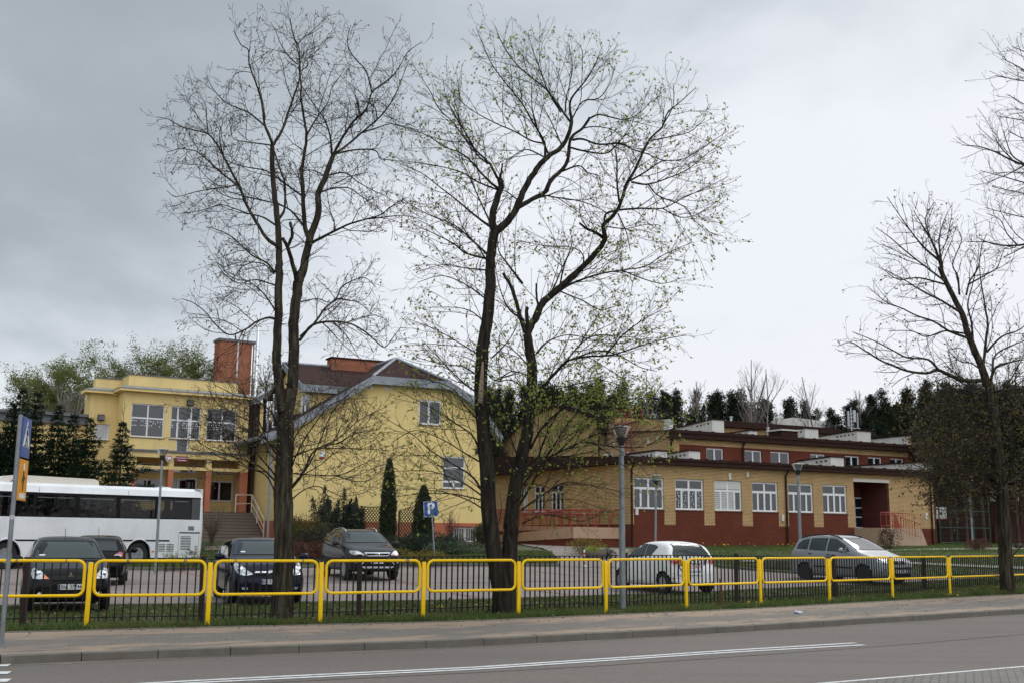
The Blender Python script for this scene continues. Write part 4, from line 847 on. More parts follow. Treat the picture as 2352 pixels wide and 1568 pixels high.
    for k in range(12):
        x = xl-.2+k*(xr-xl+.5)/12; t = .02
        q.add([(x, -e-.045, zc), (x+.03, -e-.045, zc), (x+.03, .44, zpb+.05), (x, .44, zpb+.05)], [(0, 1, 2, 3)])
    q.build('roof_skirt', M_fasc, root)
    q = MB(); q.box(xl+.24, xr-.5, .39, .66, zpt+.002, zpt+.05); q.box(x2+.24, xl+.24, 1.94, 2.2, zpt-.118, zpt-.07); q.box(xl+.24, xl+.5, .66, 6, zpt+.002, zpt+.05); q.build('coping', M_fasd, root)
    # ledge over the porch
    q = MB(); q.box(xl-.1, xr+.15, -.5, .0, zl-.03, zl+.09); q.build('ledge', M_fasd, root)
    q = MB(); q.box(xl-.05, xr+.05, -.42, .3, zbt, zl-.03)
    # porch pillars (yellow above the transom, orange below), transom beam
    cols = []
    for pa, pb in ((294, 306), (380.7, 392), (467.4, 479.2), (550.8, 562.5)): cols.append((H(pa, 1120)[0], H(pb, 1120)[0]))
    cols[-1] = (xr-.42, xr+.0)
    for a, b in cols: q.box(a, b, -.35, .1, ztr, zbt)
    for i in range(3): q.box(cols[i][1], cols[i+1][0], -.3, -.05, ztr, ztr+.17)
    q.box(xl-.05, cols[0][0], -.35, .1, -.5, zbt)
    q.build('porch_beam', M_ywall2, root)
    for a, b in cols: q = MB(); q.box(a, b, -.35, .1, zf-.3, ztr-.002); q.build('porch_pillar', M_owall2, root)
    yb = 2.3; q = MB(); q.quad((xl, yb, zf-1), (xr, yb, zf-1), (xr, yb, zl-.03), (xl, yb, zl-.03)); q.quad((xr, .1, zf-1), (xr, yb, zf-1), (xr, yb, zl), (xr, .1, zl)); q.quad((xl, .3, zl-.035), (xr, .3, zl-.035), (xr, yb, zl-.035), (xl, yb, zl-.035)); q.build('porch_wall', M_ywall2, root)
    for pa, pb, pt, pb2 in ((310, 372, 1098, 1150), (392, 425, 1098, 1176), (481, 532, 1103, 1151)):
        a, zt_ = H(pa, pt, yb); b, z0_ = H(pb, pb2, yb); window(root, a, b, z0_, zt_, yb, mull=(.42,), dep=-.02, sill=False)
    a, zt_ = H(425, 1100, yb); b = H(447, 1100, yb)[0]; q = MB(); q.box(a, b, yb-.08, yb-.01, zf, zt_); do = q.build('door', M_brown, root); q = MB(); q.box(a+.15, b-.12, yb-.09, yb-.082, zf+.9, zt_-.15); q.build('pane', M_pane, do); q = MB(); q.box(b-.09, b-.05, yb-.14, yb-.08, zf+.9, zf+1.3); q.build('handle', M_chrome, do)
    q = MB(); q.box(b+.02, b+.12, yb-.1, yb-.01, zf, zt_); q.box(a-.02, b+.12, yb-.1, yb-.01, zt_+.005, zt_+.1); q.build('door_frame', M_frame, root)
    for pa, pb, pt, pb2 in ((316, 366, 1062, 1080), (394, 450, 1068, 1082), (481, 535, 1072, 1083)):
        a, zt_ = H(pa, pt, yb); b, z0_ = H(pb, pb2, yb); window(root, a, b, z0_-.1, zt_, yb, dep=-.02, sill=False, fw=.05, pane_m=M_pane2)
    # spotlights
    for px, py, y in ((340, 1357*.6806, 0), (434.5, 925, 0)):
        if px == 340: px, y, py = 230, 1.4, 959
        x, z = H(px, py, y); q = MB(); q.cbox(x-.17, x+.17, y-.32, y-.12, z-.17, z+.17, .03); q.box(x-.03, x+.03, y-.12, y, z-.05, z+.02); so_ = q.build('spotlight', M_dplas, root); q = MB(); q.box(x-.15, x+.15, y-.33, y-.322, z-.12, z+.12); q.build('lens', M_pane, so_)
    # round crest plaque and the red name plate
    x, z = H(388, 1552*.6806-.5, -.42); x, z = H(388.5, 1051.5, -.45); 
    q = MB(); q.lathe([(.29, -.44), (.29, -.47)], 28, (x, 0, z), 'y'); cr = q.build('crest_plaque', M_lgrey, root); cr_x, cr_z = x, z
    q = MB(); q.prism([(x-.2, -.476, z+.22), (x-.21, -.476, z-.02), (x-.13, -.476, z-.17), (x, -.476, z-.23), (x+.13, -.476, z-.17), (x+.21, -.476, z-.02), (x+.2, -.476, z+.22), (x, -.476, z+.18)], (0, .005, 0)); sh = q.build('shield', M_red, cr)
    q = MB(); q.prism([(x, -.482, z+.16), (x-.04, -.482, z+.09), (x-.15, -.482, z+.17), (x-.17, -.482, z+.02), (x-.08, -.482, z-.08), (x-.10, -.482, z-.14), (x, -.482, z-.10), (x+.10, -.482, z-.14), (x+.08, -.482, z-.08), (x+.17, -.482, z+.02), (x+.15, -.482, z+.17), (x+.04, -.482, z+.09)], (0, .005, 0)); q.build('eagle', M_wsign, cr)
    for o_ in [cr]+[k_ for k_ in bpy.data.objects if k_.parent == cr]:
        for v_ in o_.data.vertices: v_.co.x = cr_x+(v_.co.x-cr_x)*.66; v_.co.z = cr_z+(v_.co.z-cr_z)*.66
    xa, za = H(404, 1046, -.45); xb, zc2 = H(424.5, 1057, -.45); xa, xb = xa, xa+.66; zc2 = za-.30
    q = MB(); q.box(xa, xb, -.46, -.44, zc2, za); npl = q.build('name_plate', mat('dark_red_enamel', (.20, .02, .035), .4), root)
    text('writing', 'SZKOŁA PODSTAWOWA', .066, M_wsign, npl, Matrix.Translation(((xa+xb)/2, -.464, zc2+.205)) @ VERT, .0015, .80)
    q = MB(); q.box((xa+xb)/2-.20, (xa+xb)/2+.20, -.466, -.462, zc2+.065, zc2+.10); q.build('writing', M_wsign, npl)
    # floor and front steps
    st = MB(); sxl, sxr = xl, H(585, 1200, -3)[0]+.3; st.box(sxl, xr+.28, -.9, yb, -.8, zf)
    n = 8; rn = .27
    for k in range(n): st.box(sxl, xr+.28, -.9-(k+1)*rn, -.9-k*rn, -.8, zf*(1-(k+1)/(n+1)))
    so2 = st.build('steps', M_stone, root); nz_ = MB()
    for k in range(n+1): z_ = zf*(1-k/(n+1)); nz_.box(sxl, xr+.28, -.915-k*rn, -.902-k*rn, z_-.045, z_-.002)
    nz_.build('nosing', mat('dark_step_joint', (.10, .075, .06), .9), so2)
    rl = MB(); xh = xr+.12
    top = Vector((xh, -.9, zf)); bot = Vector((xh, -.9-n*rn, zf*(1-n/(n+1))))
    rl.tube([top+Vector((-.9, .0, .95)), top+Vector((0, 0, .95)), bot+Vector((0, 0, .95))], .042, 6); rl.tube([top+Vector((-.9, 0, .45)), top+Vector((0, 0, .5)), bot+Vector((0, 0, .5))], .03, 6); rl.tube([top+Vector((0, 0, .2)), bot+Vector((0, 0, .2))], .02, 6)
    for p in (top+Vector((-.9, 0, 0)), top, top.lerp(bot, .45), bot): rl.tube([p, p+Vector((0, 0, .95))], .036, 6)
    rl.build('handrail', M_cream, root)
    # brown boxed-in corner with two dark pipes between school and house
    q = MB(); q.box(xr+.06, xr+.95, .1, 3.2, -.3, zwt-.15); q.build('corner_panel', M_bwood, root)
    for xx in (xr+.16, xr+.88): 
        q = MB(); q.tube([(xx, -.02, 0), (xx, -.02, zwt-.2), (xx-.1, -.35, zwt+.05)], .12, 8); q.build('downpipe', M_brown, root)
    # low annex at the far left
    q = MB(); ax1 = x2; ax0 = H(-160, 1000, 2)[0]; az = H(150, 951, 2)[1]; q.quad((ax0, 2, -.5), (ax1, 2, -.5), (ax1, 2, az), (ax0, 2, az)); q.build('annex_wall', M_ywall2, root)
    q = MB(); q.box(ax0, ax1+.0, 1.55, 10, az-.1, az+.05); q.box(ax0, ax1, 1.75, 1.99, az-.5, az-.101); q.build('annex_roof', M_fasd, root)
    # chimney tower behind with steel flue
    yc = 9.0; xa, za = H(505.5, 776, yc); xb = H(585, 783, yc)[0]; q = MB(); q.box(xa, xb, yc, yc+1.1, 2, za-.16); q.box(xa+.95, xa+1.05, yc-.04, yc-.003, za-2.6, za-.9); ch = q.build('chimney_tower', M_chim, root); q = MB(); q.box(xa-.08, xb+.08, yc-.08, yc+1.2, za-.16, za); q.build('cap', M_fasd, ch)
    q = MB(); q.box(xa+1.15, xa+1.25, yc-.05, yc-.003, za-2.9, za-.15); q.build('flue_strip', M_lgrey, ch)
    q = MB(); q.tube([(xb+.2, yc-.1, 2), (xb+.2, yc-.1, za+.95)], .13, 10); q.lathe([(.2, za+.98), (.2, za+1.02), (.02, za+1.15)], 10, (xb+.2, yc-.1, 0)); q.tube([(xb-.15, yc-.08, 2), (xb-.15, yc-.08, za-.3)], .04, 6); q.build('steel_flue', M_chrome, ch)
school()
# ------------------------------------------------------------------ trees
class Tubes:
    """many tapering tubes gathered and turned into one mesh with numpy"""
    def __init__(s): s.g = {}
    def add(s, pts, rad, k=4): s.g.setdefault((len(pts), k), []).append((pts, rad))
    def build(s, name, m, parent=None):
        Vs, Fs, off = [], [], 0
        for (n, k), L in s.g.items():
            P = np.array([[tuple(p) for p in q[0]] for q in L], float); Rr = np.array([q[1] for q in L], float); b = len(L)
            T = np.empty_like(P); T[:, 1:-1] = P[:, 2:]-P[:, :-2]; T[:, 0] = P[:, 1]-P[:, 0]; T[:, -1] = P[:, -1]-P[:, -2]
            T /= np.linalg.norm(T, axis=2, keepdims=True)+1e-9
            ref = np.where(np.abs(T[:, :1, 2:3]) < .9, np.array([0, 0, 1.]), np.array([1., 0, 0])); ref = np.repeat(ref, n, 1)
            U = np.cross(T, ref); U /= np.linalg.norm(U, axis=2, keepdims=True)+1e-9; Wv = np.cross(T, U)
            a = np.arange(k)*2*np.pi/k
            V = P[:, :, None]+(U[:, :, None]*np.cos(a)[None, None, :, None]+Wv[:, :, None]*np.sin(a)[None, None, :, None])*Rr[:, :, None, None]
            Vs.append(V.reshape(-1, 3)); i, j = np.meshgrid(np.arange(n-1), np.arange(k), indexing='ij'); j2 = (j+1) % k
            f = np.stack([i*k+j, i*k+j2, (i+1)*k+j2, (i+1)*k+j], -1).reshape(-1, 4)
            Fs.append((f[None]+(np.arange(b)*n*k)[:, None, None]+off).reshape(-1, 4)); off += b*n*k
        return mesh_np(name, np.concatenate(Vs), np.concatenate(Fs), m, parent, True)
def mesh_np(name, V, Fq, m, parent=None, smooth=False):
    me = bpy.data.meshes.new(name); k = Fq.shape[1]
    me.vertices.add(len(V)); me.vertices.foreach_set('co', V.astype(np.float32).ravel()); me.loops.add(Fq.size); me.loops.foreach_set('vertex_index', Fq.astype(np.int32).ravel())
    me.polygons.add(len(Fq)); me.polygons.foreach_set('loop_start', np.arange(0, Fq.size, k, dtype=np.int32)); me.polygons.foreach_set('loop_total', np.full(len(Fq), k, np.int32))
    if smooth: me.polygons.foreach_set('use_smooth', np.ones(len(Fq), bool))
    me.materials.append(m); me.update(); me.validate(); return link(name, me, parent)
def leaf_mesh(name, C, size, m, parent=None, rng=None, D=None, droop=0.0, asp=.55):
    """small diamond leaves at points C (n,3); size scalar or (n,)"""
    rng = rng or np.random.default_rng(1); n = len(C); C = np.asarray(C, float)
    a = rng.normal(size=(n, 3)); 
    if D is not None: a = a*.55+np.asarray(D)
    a[:, 2] -= droop; a /= np.linalg.norm(a, axis=1, keepdims=True)+1e-9
    b = np.cross(a, rng.normal(size=(n, 3))); b /= np.linalg.norm(b, axis=1, keepdims=True)+1e-9
    s = (np.ones(n)*size*rng.uniform(.6, 1.3, n))[:, None]
    V = np.stack([C, C+a*s*.5+b*s*asp*.5, C+a*s, C+a*s*.5-b*s*asp*.5], 1).reshape(-1, 3)
    return mesh_np(name, V, np.arange(4*n).reshape(-1, 4), m, parent)
def catmull(P, per):
    """smooth a list of (x, y, z, r) control points"""
    P = np.array(P, float); Q = np.vstack([2*P[0]-P[1], P, 2*P[-1]-P[-2]]); out = []
    for i in range(1, len(Q)-2):
        for t in np.linspace(0, 1, per, endpoint=False):
            out.append(.5*((2*Q[i])+(-Q[i-1]+Q[i+1])*t+(2*Q[i-1]-5*Q[i]+4*Q[i+1]-Q[i+2])*t*t+(-Q[i-1]+3*Q[i]-3*Q[i+1]+Q[i+2])*t**3))
    out.append(P[-1]); return np.array(out)
TF = {'A': lambda x, y: (306.3+x*.43407, y*.43407), 'B': lambda x, y: (306.3+x*.43407, 612.5+y*.43407), 'C': lambda x, y: (884.8+x*.43407, y*.43407),
      'D': lambda x, y: (884.8+x*.52087, 612.5+y*.52087), 'E': lambda x, y: (1875.7+x*.39051, 68.06+y*.39051), 'G': lambda x, y: (1875.7+x*.4339, 612.5+y*.4339), 'P': lambda x, y: (x, y)}
class Tree:
    def __init__(s, seed, Y0, curl=.35, up=.15, mpx=1.0):
        s.rnd = random.Random(seed); s.Y0 = Y0; s.limbs = []; s.curl = curl; s.up = up; s.tw = Tubes(); s.tips = []; s.tipd = []; s.px = Y0/F
        s.ax = None
    def limb(s, fr, pts, r0, r1, y0=0.0, y1=None, den=1.0, lv=1):
        """pts in a zoomed view's pixels, r in frame pixels, y0..y1 = depth offset in metres along the limb"""
        if y1 is None: y1 = y0+s.rnd.uniform(-1.8, 1.8)
        n = len(pts); C = []
        for i, (x, y) in enumerate(pts):
            px, py = TF[fr](x, y); t = i/(n-1)
            if s.ax: px = s.ax+(px-s.ax)*(1-.04*min(1, max(0, 1100-py)/600)); py = py+30*max(0, 500-py)/500
            Yp = s.Y0+y0+(y1-y0)*t; p = at(px, py, Yp); C.append((p.x, p.y, p.z, (r0+(r1-r0)*t**.8)*Yp/F))
        s.limbs.append((catmull(C, 4), den, lv)); return s
    def wander(s, p, d, length, r, n, up, curl):
        """a wandering branch: list of n+1 points"""
        g = s.rnd.gauss; P = [p]; st = length/n; d = d.normalized(); bend = Vector((g(0, curl), g(0, curl), g(0, curl)))
        for i in range(n):
            d = (d+bend*.22+Vector((g(0, curl), g(0, curl), g(0, curl)))*.42+Vector((0, 0, up))*.5).normalized()
            P.append(P[-1]+d*st)
        return P
    def sub(s, P, r0, r1, lv, den, maxlen, par_len):
        """put side branches on polyline P"""
        rnd = s.rnd; L = [0]
        for i in range(1, len(P)): L.append(L[-1]+(P[i]-P[i-1]).length)
        tot = L[-1]
        if tot < .02: return
        cfg = s.levels[lv]; t = tot*cfg.get('start', .15)+rnd.uniform(0, cfg['gap']); side = rnd.uniform(0, 6.28)
        while t < tot:
            i = 1
            while i < len(L)-1 and L[i] < t: i += 1
            f = (t-L[i-1])/max(1e-6, L[i]-L[i-1]); p = P[i-1].lerp(P[i], f); d = (P[i]-P[i-1]).normalized(); u = t/tot
            rr = r0+(r1-r0)*u
            side += 2.4+rnd.uniform(-.7, .7)
            a = d.cross(Vector((0, 0, 1))); a = a.normalized() if a.length > .1 else Vector((1, 0, 0)); b = a.cross(d)
            out = a*math.cos(side)+b*math.sin(side); ang = rnd.uniform(*cfg['ang'])
            dd = d*math.cos(ang)+out*math.sin(ang)
            if cfg.get('flat'): dd.y *= cfg['flat']
            ln = rnd.uniform(*cfg['len'])*(1-(.84 if lv == 1 else .5)*u)*maxlen
            r = min(rr*.62, cfg['r'])*(.55+.45*min(1, ln/(cfg['len'][1]*maxlen)))
            Q = s.wander(p, dd, ln, r, cfg['n'], s.up*cfg.get('up', 1), s.curl)
            re = cfg['re']
            s.tw.add(Q, [r+(re-r)*(j/cfg['n']) for j in range(cfg['n']+1)], cfg.get('k', 3))
            if lv+1 < len(s.levels): s.sub(Q, r, re, lv+1, den, 1.0, ln)
            if cfg.get('leaf'):
                for j in range(1, len(Q)):
                    if rnd.random() < cfg['leaf']: s.tips.append(tuple(Q[j])); s.tipd.append(tuple((Q[j]-Q[j-1]).normalized()))
            t += cfg['gap']/den*rnd.uniform(.5, 1.5)
    def grow(s):
        main = Tubes()
        for C, den, lv in s.limbs:
            P = [Vector(c[:3]) for c in C]; g = s.rnd.gauss; r = [max(.004, c[3]*(1+(g(0, .012) if c[3] > .05 else g(0, .03)))) for c in C]; P = [p+(Vector((g(0, 1), g(0, 1), 0))*min(.006, q*.1)) for p, q in zip(P, r)]
            main.add(P, r, 12 if r[0] > .08 else 6)
            if den > 0: s.sub(P, r[0], r[-1], lv, den, 1.0, 1)
        s.main = main; return s
# ---- tree 1: the bare maple on the left, opening buds
T1 = Tree(11, 21.6, curl=.42, up=.10)
T1.ax = 660
T1.levels = [None, dict(gap=.215, len=(.7, 1.7), ang=(.5, 1.05), r=.013, re=.0045, n=6, start=.12, flat=.8, k=4), dict(gap=.135, len=(.3, .8), ang=(.5, 1.1), r=.0075, re=.0042, n=5, start=.12), dict(gap=.14, len=(.10, .26), ang=(.5, 1.1), r=.0052, re=.0040, n=2, start=.15, leaf=.45)]
L = T1.limb
L('P', [(641, 1432), (644, 1405), (649, 1330), (652, 1250), (651, 1190), (650, 1133), (652, 1080), (653.6, 1046), (655, 1000), (656, 960), (654, 925), (652, 895)], 25, 18.5, 0, 0, 0)
L('P', [(628, 1438), (638, 1412), (646, 1370), (648, 1340)], 17, 14, -.12, 0, 0); L('P', [(662, 1436), (656, 1410), (652, 1370), (651, 1340)], 17, 14, -.05, 0, 0)
L('B', [(790, 760), (775, 650), (768, 600), (757, 450), (765, 300), (767, 150), (769, 0)], 12, 9.0, -.1, -.2, .25); L('A', [(769, 1430), (770, 1350), (765, 1200), (745, 1050), (735, 900), (730, 760), (735, 742)], 9.2, 5.0, -.2, -.3, .5)
L('B', [(815, 760), (838, 650), (848, 560), (850, 450), (850, 300), (865, 150), (872, 80)], 14, 11.5, .15, .3, .25); L('A', [(868, 1530), (880, 1480), (900, 1430), (925, 1320), (945, 1240), (985, 1130), (985, 1020), (1020, 940), (1045, 860), (1070, 800)], 11.5, 5.5, .3, .8, .5)
L('A', [(735, 745), (715, 690), (690, 630), (682, 560), (665, 470), (640, 390), (605, 290), (600, 210), (560, 180), (530, 120), (515, 100)], 4, .7, -.3, -1.4)
L('A', [(690, 635), (600, 560), (540, 535), (470, 500), (400, 420), (370, 350)], 2.5, .7, -.5, .8)
L('A', [(738, 742), (790, 650), (820, 560), (850, 470), (880, 380), (885, 300), (870, 200), (840, 100), (830, 30)], 3.6, .7, -.3, .6)
L('A', [(730, 745), (620, 730), (520, 710), (500, 640)], 2, .7, -.3, -1.6)
L('A', [(772, 1310), (700, 1260), (640, 1170), (590, 1080), (560, 1000), (510, 900), (460, 800), (420, 730), (375, 680), (300, 660), (230, 640), (160, 600), (95, 585)], 5, .7, -.3, -1.0)
L('A', [(540, 970), (450, 900), (330, 790), (270, 770), (220, 765), (150, 785)], 2.5, .7, -.6, .8)
L('A', [(545, 965), (480, 980), (400, 990), (300, 1010), (200, 1035), (150, 1000)], 2.2, .7, -.6, -2.0)
L('A', [(378, 685), (370, 600), (365, 520), (330, 460)], 1.6, .7, -.9, -.2); L('A', [(460, 800), (440, 700), (450, 640)], 1.6, .7, -.8, -2)
L('A', [(762, 1200), (680, 1150), (600, 1130), (520, 1100), (440, 1080), (350, 1110), (220, 1130)], 2.6, .7, -.2, 1.2)
L('A', [(900, 1190), (830, 1110), (740, 1070), (630, 1045), (540, 1020), (480, 1000), (420, 960)], 2.8, .7, .3, 1.9); L('A', [(890, 1025), (800, 960), (700, 890), (600, 870), (530, 850), (480, 830), (400, 780)], 2.6, .7, .3, 2.4)
L('A', [(1060, 795), (1050, 690), (1020, 600), (985, 550), (930, 470), (890, 400)], 2.8, .8, .8, -.4); L('A', [(1068, 795), (1120, 700), (1180, 610), (1250, 540), (1280, 450), (1340, 400), (1400, 350), (1440, 290), (1480, 220), (1560, 160)], 3.6, .7, .8, -.6)
L('A', [(1280, 450), (1250, 330), (1190, 260), (1150, 190), (1150, 120), (1165, 70)], 2, .7, .2, -1); L('A', [(1075, 795), (1150, 740), (1230, 670), (1310, 600), (1370, 530), (1420, 440), (1450, 360), (1480, 280)], 3.4, .7, .8, 2)
L('A', [(1090, 790), (1200, 770), (1300, 775), (1330, 820), (1400, 830), (1500, 850)], 2.4, .7, .8, 1.4); L('A', [(1235, 668), (1300, 650), (1380, 625), (1450, 640), (1540, 660)], 1.8, .7, 1, 0); L('A', [(1310, 600), (1290, 520), (1200, 500), (1195, 590)], 1.6, .7, 1.3, .6)
L('A', [(940, 1290), (1000, 1260), (1080, 1220), (1160, 1185), (1250, 1160), (1330, 1135), (1400, 1080), (1470, 1040)], 4, .7, .3, -1); L('A', [(1250, 1160), (1350, 1150), (1450, 1140), (1560, 1160)], 1.8, .7, -.3, -1.5)
L('A', [(995, 1010), (1060, 990), (1150, 985), (1220, 1030), (1300, 1090), (1350, 1130)], 2.3, .7, .6, 2); L('A', [(1035, 915), (1130, 900), (1200, 950), (1290, 1000), (1370, 1040)], 2.2, .7, .7, -.8)
L('A', [(935, 1280), (910, 1180), (905, 1080), (895, 950), (895, 880), (910, 780), (920, 690), (905, 580), (890, 480), (890, 400), (880, 300), (880, 200), (850, 130), (830, 30)], 6.5, .8, .3, -.2)
L('A', [(922, 690), (960, 620), (1000, 560), (1040, 500), (1060, 420), (1110, 350)], 2.4, .7, .1, 1.4); L('A', [(885, 330), (930, 290), (900, 240), (950, 200), (1010, 180)], 1.5, .7, -.2, .8); L('A', [(875, 170), (910, 135), (950, 115), (1010, 75)], 1.4, .6, -.2, -1)
L('A', [(870, 290), (820, 240), (780, 180), (750, 100), (720, 50)], 1.7, .6, -.2, -1.2); L('A', [(895, 890), (950, 885), (1010, 910), (1060, 930)], 1.8, .8, .2, 1.2)
L('A', [(870, 1500), (850, 1420), (820, 1320), (790, 1260)], 7, 4, .3, -.3, .2); L('A', [(820, 1300), (842, 1240), (830, 1175)], 4.5, 3.4, 0, -.2, .3)
L('A', [(770, 1160), (800, 1100), (800, 960), (770, 870), (745, 780)], 3.4, 1.6, -.1, .3, .6); L('A', [(745, 1440), (700, 1390), (620, 1350), (540, 1280), (470, 1230), (370, 1200)], 3, .7, -.2, 1.5)
L('A', [(750, 1510), (640, 1480), (560, 1500), (480, 1460), (420, 1380)], 2, .7, -.2, -1.8); L('A', [(740, 1450), (690, 1400), (620, 1390), (560, 1420), (500, 1500)], 2, .7, -.2, -2.0)
L('B', [(745, 275), (710, 270), (650, 290), (590, 330), (500, 360), (420, 300), (370, 240), (300, 190), (240, 170)], 3.2, .7, -.2, -2); L('B', [(575, 340), (560, 370), (540, 400), (480, 440)], 1.8, .7, -.8, -1.5)
L('B', [(755, 240), (700, 160), (640, 100), (560, 60), (470, 20)], 2.2, .7, -.2, 1.6)
L('B', [(880, 390), (950, 310), (1050, 290), (1150, 300), (1230, 340), (1290, 390), (1340, 425), (1390, 370), (1430, 320)], 3.6, .7, .3, -1.2); L('B', [(885, 370), (960, 300), (1020, 220), (1080, 170), (1110, 110), (1180, 70), (1240, 60), (1300, 110)], 3.2, .7, .3, 1.6)
L('B', [(890, 185), (980, 170), (1050, 190), (1130, 150)], 1.8, .7, .3, 1.8); L('B', [(1080, 170), (1200, 190), (1280, 260)], 1.6, .7, .9, .2); L('B', [(1060, 290), (1130, 360), (1200, 480)], 1.7, .7, 0, -1.5)
for pts, r in (([(775, 1130), (735, 1080), (690, 1030), (600, 930), (480, 860), (380, 800), (250, 740)], 2.6), ([(760, 1140), (660, 1050), (520, 1000), (380, 950), (290, 880)], 2.4), ([(770, 1010), (700, 900), (650, 780), (600, 700), (540, 600)], 2.6), ([(770, 970), (690, 900), (640, 830), (560, 790), (440, 720), (380, 620)], 2.4),
               ([(750, 1190), (700, 1100), (600, 1060), (420, 990), (300, 960)], 2.0), ([(785, 850), (720, 760), (640, 700), (540, 680), (420, 620)], 1.9), ([(790, 1060), (720, 980), (670, 900), (560, 850), (420, 830)], 2.0), ([(780, 930), (740, 800), (720, 700), (660, 560)], 1.8)):
    L('B', pts, r, .7, -.25, T1.rnd.uniform(-2.2, -.3), 1.15)
for pts, r in (([(815, 1190), (880, 1120), (920, 1040), (960, 970), (1080, 910), (1200, 810), (1340, 740)], 3.4), ([(830, 1010), (960, 960), (1080, 960), (1200, 960), (1360, 970)], 2.2), ([(820, 1180), (920, 1060), (980, 940), (1060, 760), (1180, 640)], 2.4), ([(830, 1090), (960, 1100), (1090, 1100), (1180, 1060), (1300, 1000)], 2.0),
               ([(810, 1110), (880, 960), (940, 860), (1060, 720), (1240, 690)], 2.1), ([(820, 980), (880, 860), (960, 800), (1040, 680)], 1.8), ([(825, 1240), (900, 1180), (980, 1160), (1100, 1210), (1220, 1195)], 1.8), ([(1000, 945), (1090, 930), (1180, 880), (1300, 860)], 1.6), ([(1060, 1100), (1160, 1130), (1240, 1130), (1310, 1080)], 1.5), ([(1120, 880), (1180, 760), (1170, 700)], 1.3)):
    L('B', pts, r, .7, .1, T1.rnd.uniform(-1.6, 2.0), 1.1)
T1.grow()
r1 = empty('maple_tree', onz(640, 1425, 0), 0, 'tall bare maple with opening buds, its forked trunk left of the twin-trunked tree', 'tree')
def place(o, root): o.parent = root; o.matrix_parent_inverse = Matrix.Translation(-root.location)
def bake(o, root):
    """keep the mesh data local to the thing's base"""
    me = o.data; V = np.empty(len(me.vertices)*3, np.float32); me.vertices.foreach_get('co', V); V = V.reshape(-1, 3)-np.array(root.location, np.float32); me.vertices.foreach_set('co', V.ravel()); o.parent = root; me.update()
bake(T1.main.build('trunk', M_bark1), r1); bake(T1.tw.build('branches', M_twig), r1)
rng = np.random.default_rng(3); tp = np.array(T1.tips); bake(leaf_mesh('buds', tp, .050, M_bud, None, rng, np.array(T1.tipd), droop=.15, asp=.5), r1)
# ---- tree 2: the twin-trunked lime with young leaves
T2 = Tree(23, 23.7, curl=.22, up=.06)
T2.ax = 1170
T2.levels = [None, dict(gap=.215, len=(.9, 2.1), ang=(.35, .8), r=.012, re=.0042, n=7, start=.10, flat=.8, k=4), dict(gap=.165, len=(.3, .95), ang=(.35, .85), r=.0068, re=.0038, n=5, start=.15, leaf=.16), dict(gap=.17, len=(.10, .28), ang=(.4, .9), r=.0045, re=.0034, n=2, start=.2, leaf=.5)]
L = T2.limb
L('P', [(1151, 1412), (1151, 1380), (1148, 1342), (1140, 1300), (1131, 1240), (1122, 1160), (1119, 1081), (1113, 1020), (1108, 960), (1104, 925), (1103, 862), (1106, 810), (1113, 765), (1119, 727), (1123, 690), (1125, 655), (1124, 620)], 21, 12, -.1, -.3, .25)
L('C', [(550, 1430), (556, 1350), (565, 1280), (580, 1222)], 11.5, 11, -.3, -.3, .3)
L('P', [(1169, 1412), (1169, 1370), (1169, 1330), (1169, 1290), (1173, 1230), (1176, 1185), (1184, 1107), (1197, 1055), (1213, 977), (1220, 920), (1223, 860), (1222, 830), (1215, 790), (1212, 768)], 22, 10, .15, .4, .3)
L('C', [(578, 1225), (565, 1180), (566, 1130), (590, 1040), (608, 975), (604, 930)], 9, 7, -.3, -.5, .4); L('C', [(604, 935), (612, 900), (618, 850)], 4, 2, -.5, -.5, .3)
L('C', [(600, 990), (560, 960), (500, 900), (450, 840), (390, 790), (290, 750), (220, 700), (110, 650)], 3.4, .7, -.5, -1.6); L('C', [(590, 930), (555, 860), (530, 830), (460, 760), (400, 690), (340, 610), (270, 540), (220, 440), (150, 330)], 3.4, .7, -.5, .6); L('C', [(540, 850), (480, 800), (440, 720), (360, 580), (310, 480), (290, 370)], 2.4, .7, -.4, -1.2)
L('C', [(590, 995), (480, 950), (400, 900), (300, 870), (200, 850), (50, 830)], 2.6, .7, -.5, 1.4); L('C', [(565, 1210), (480, 1150), (420, 1100), (350, 1040), (260, 970), (170, 900), (50, 850)], 3.2, .7, -.3, -1.8); L('C', [(545, 1165), (500, 1070), (440, 930), (400, 840), (390, 770)], 2.4, .7, -.4, 1.5)
L('C', [(540, 1350), (450, 1270), (350, 1190), (200, 1130), (70, 1050)], 3, .7, -.3, .9); L('C', [(535, 1370), (420, 1340), (350, 1290), (250, 1240), (90, 1170)], 3, .7, -.3, -1.4); L('C', [(540, 1390), (480, 1300), (400, 1200), (350, 1060)], 2.2, .7, -.3, 1.7); L('C', [(530, 1430), (420, 1420), (300, 1400), (150, 1440)], 2, .7, -.3, -.8)
L('C', [(585, 1225), (650, 1170), (700, 1090), (740, 990), (780, 920), (830, 850), (880, 800), (940, 760), (985, 680), (1000, 600)], 9.5, 4.5, -.3, .3, .5); L('C', [(1000, 600), (990, 510), (1020, 450), (1070, 390), (1110, 330), (1160, 225)], 4, .7, .3, -.2)
L('C', [(700, 1100), (780, 1050), (850, 1010), (890, 940), (940, 890), (975, 840), (985, 760), (1000, 700), (1060, 650), (1100, 590)], 6.5, 3.2, -.2, .9, .5); L('C', [(1096, 596), (1150, 572), (1220, 588), (1300, 600), (1380, 560), (1450, 480)], 2.6, .7, .9, 1.8); L('C', [(840, 1020), (868, 1000), (866, 985)], 4, 3.5, 0, 0, 0)
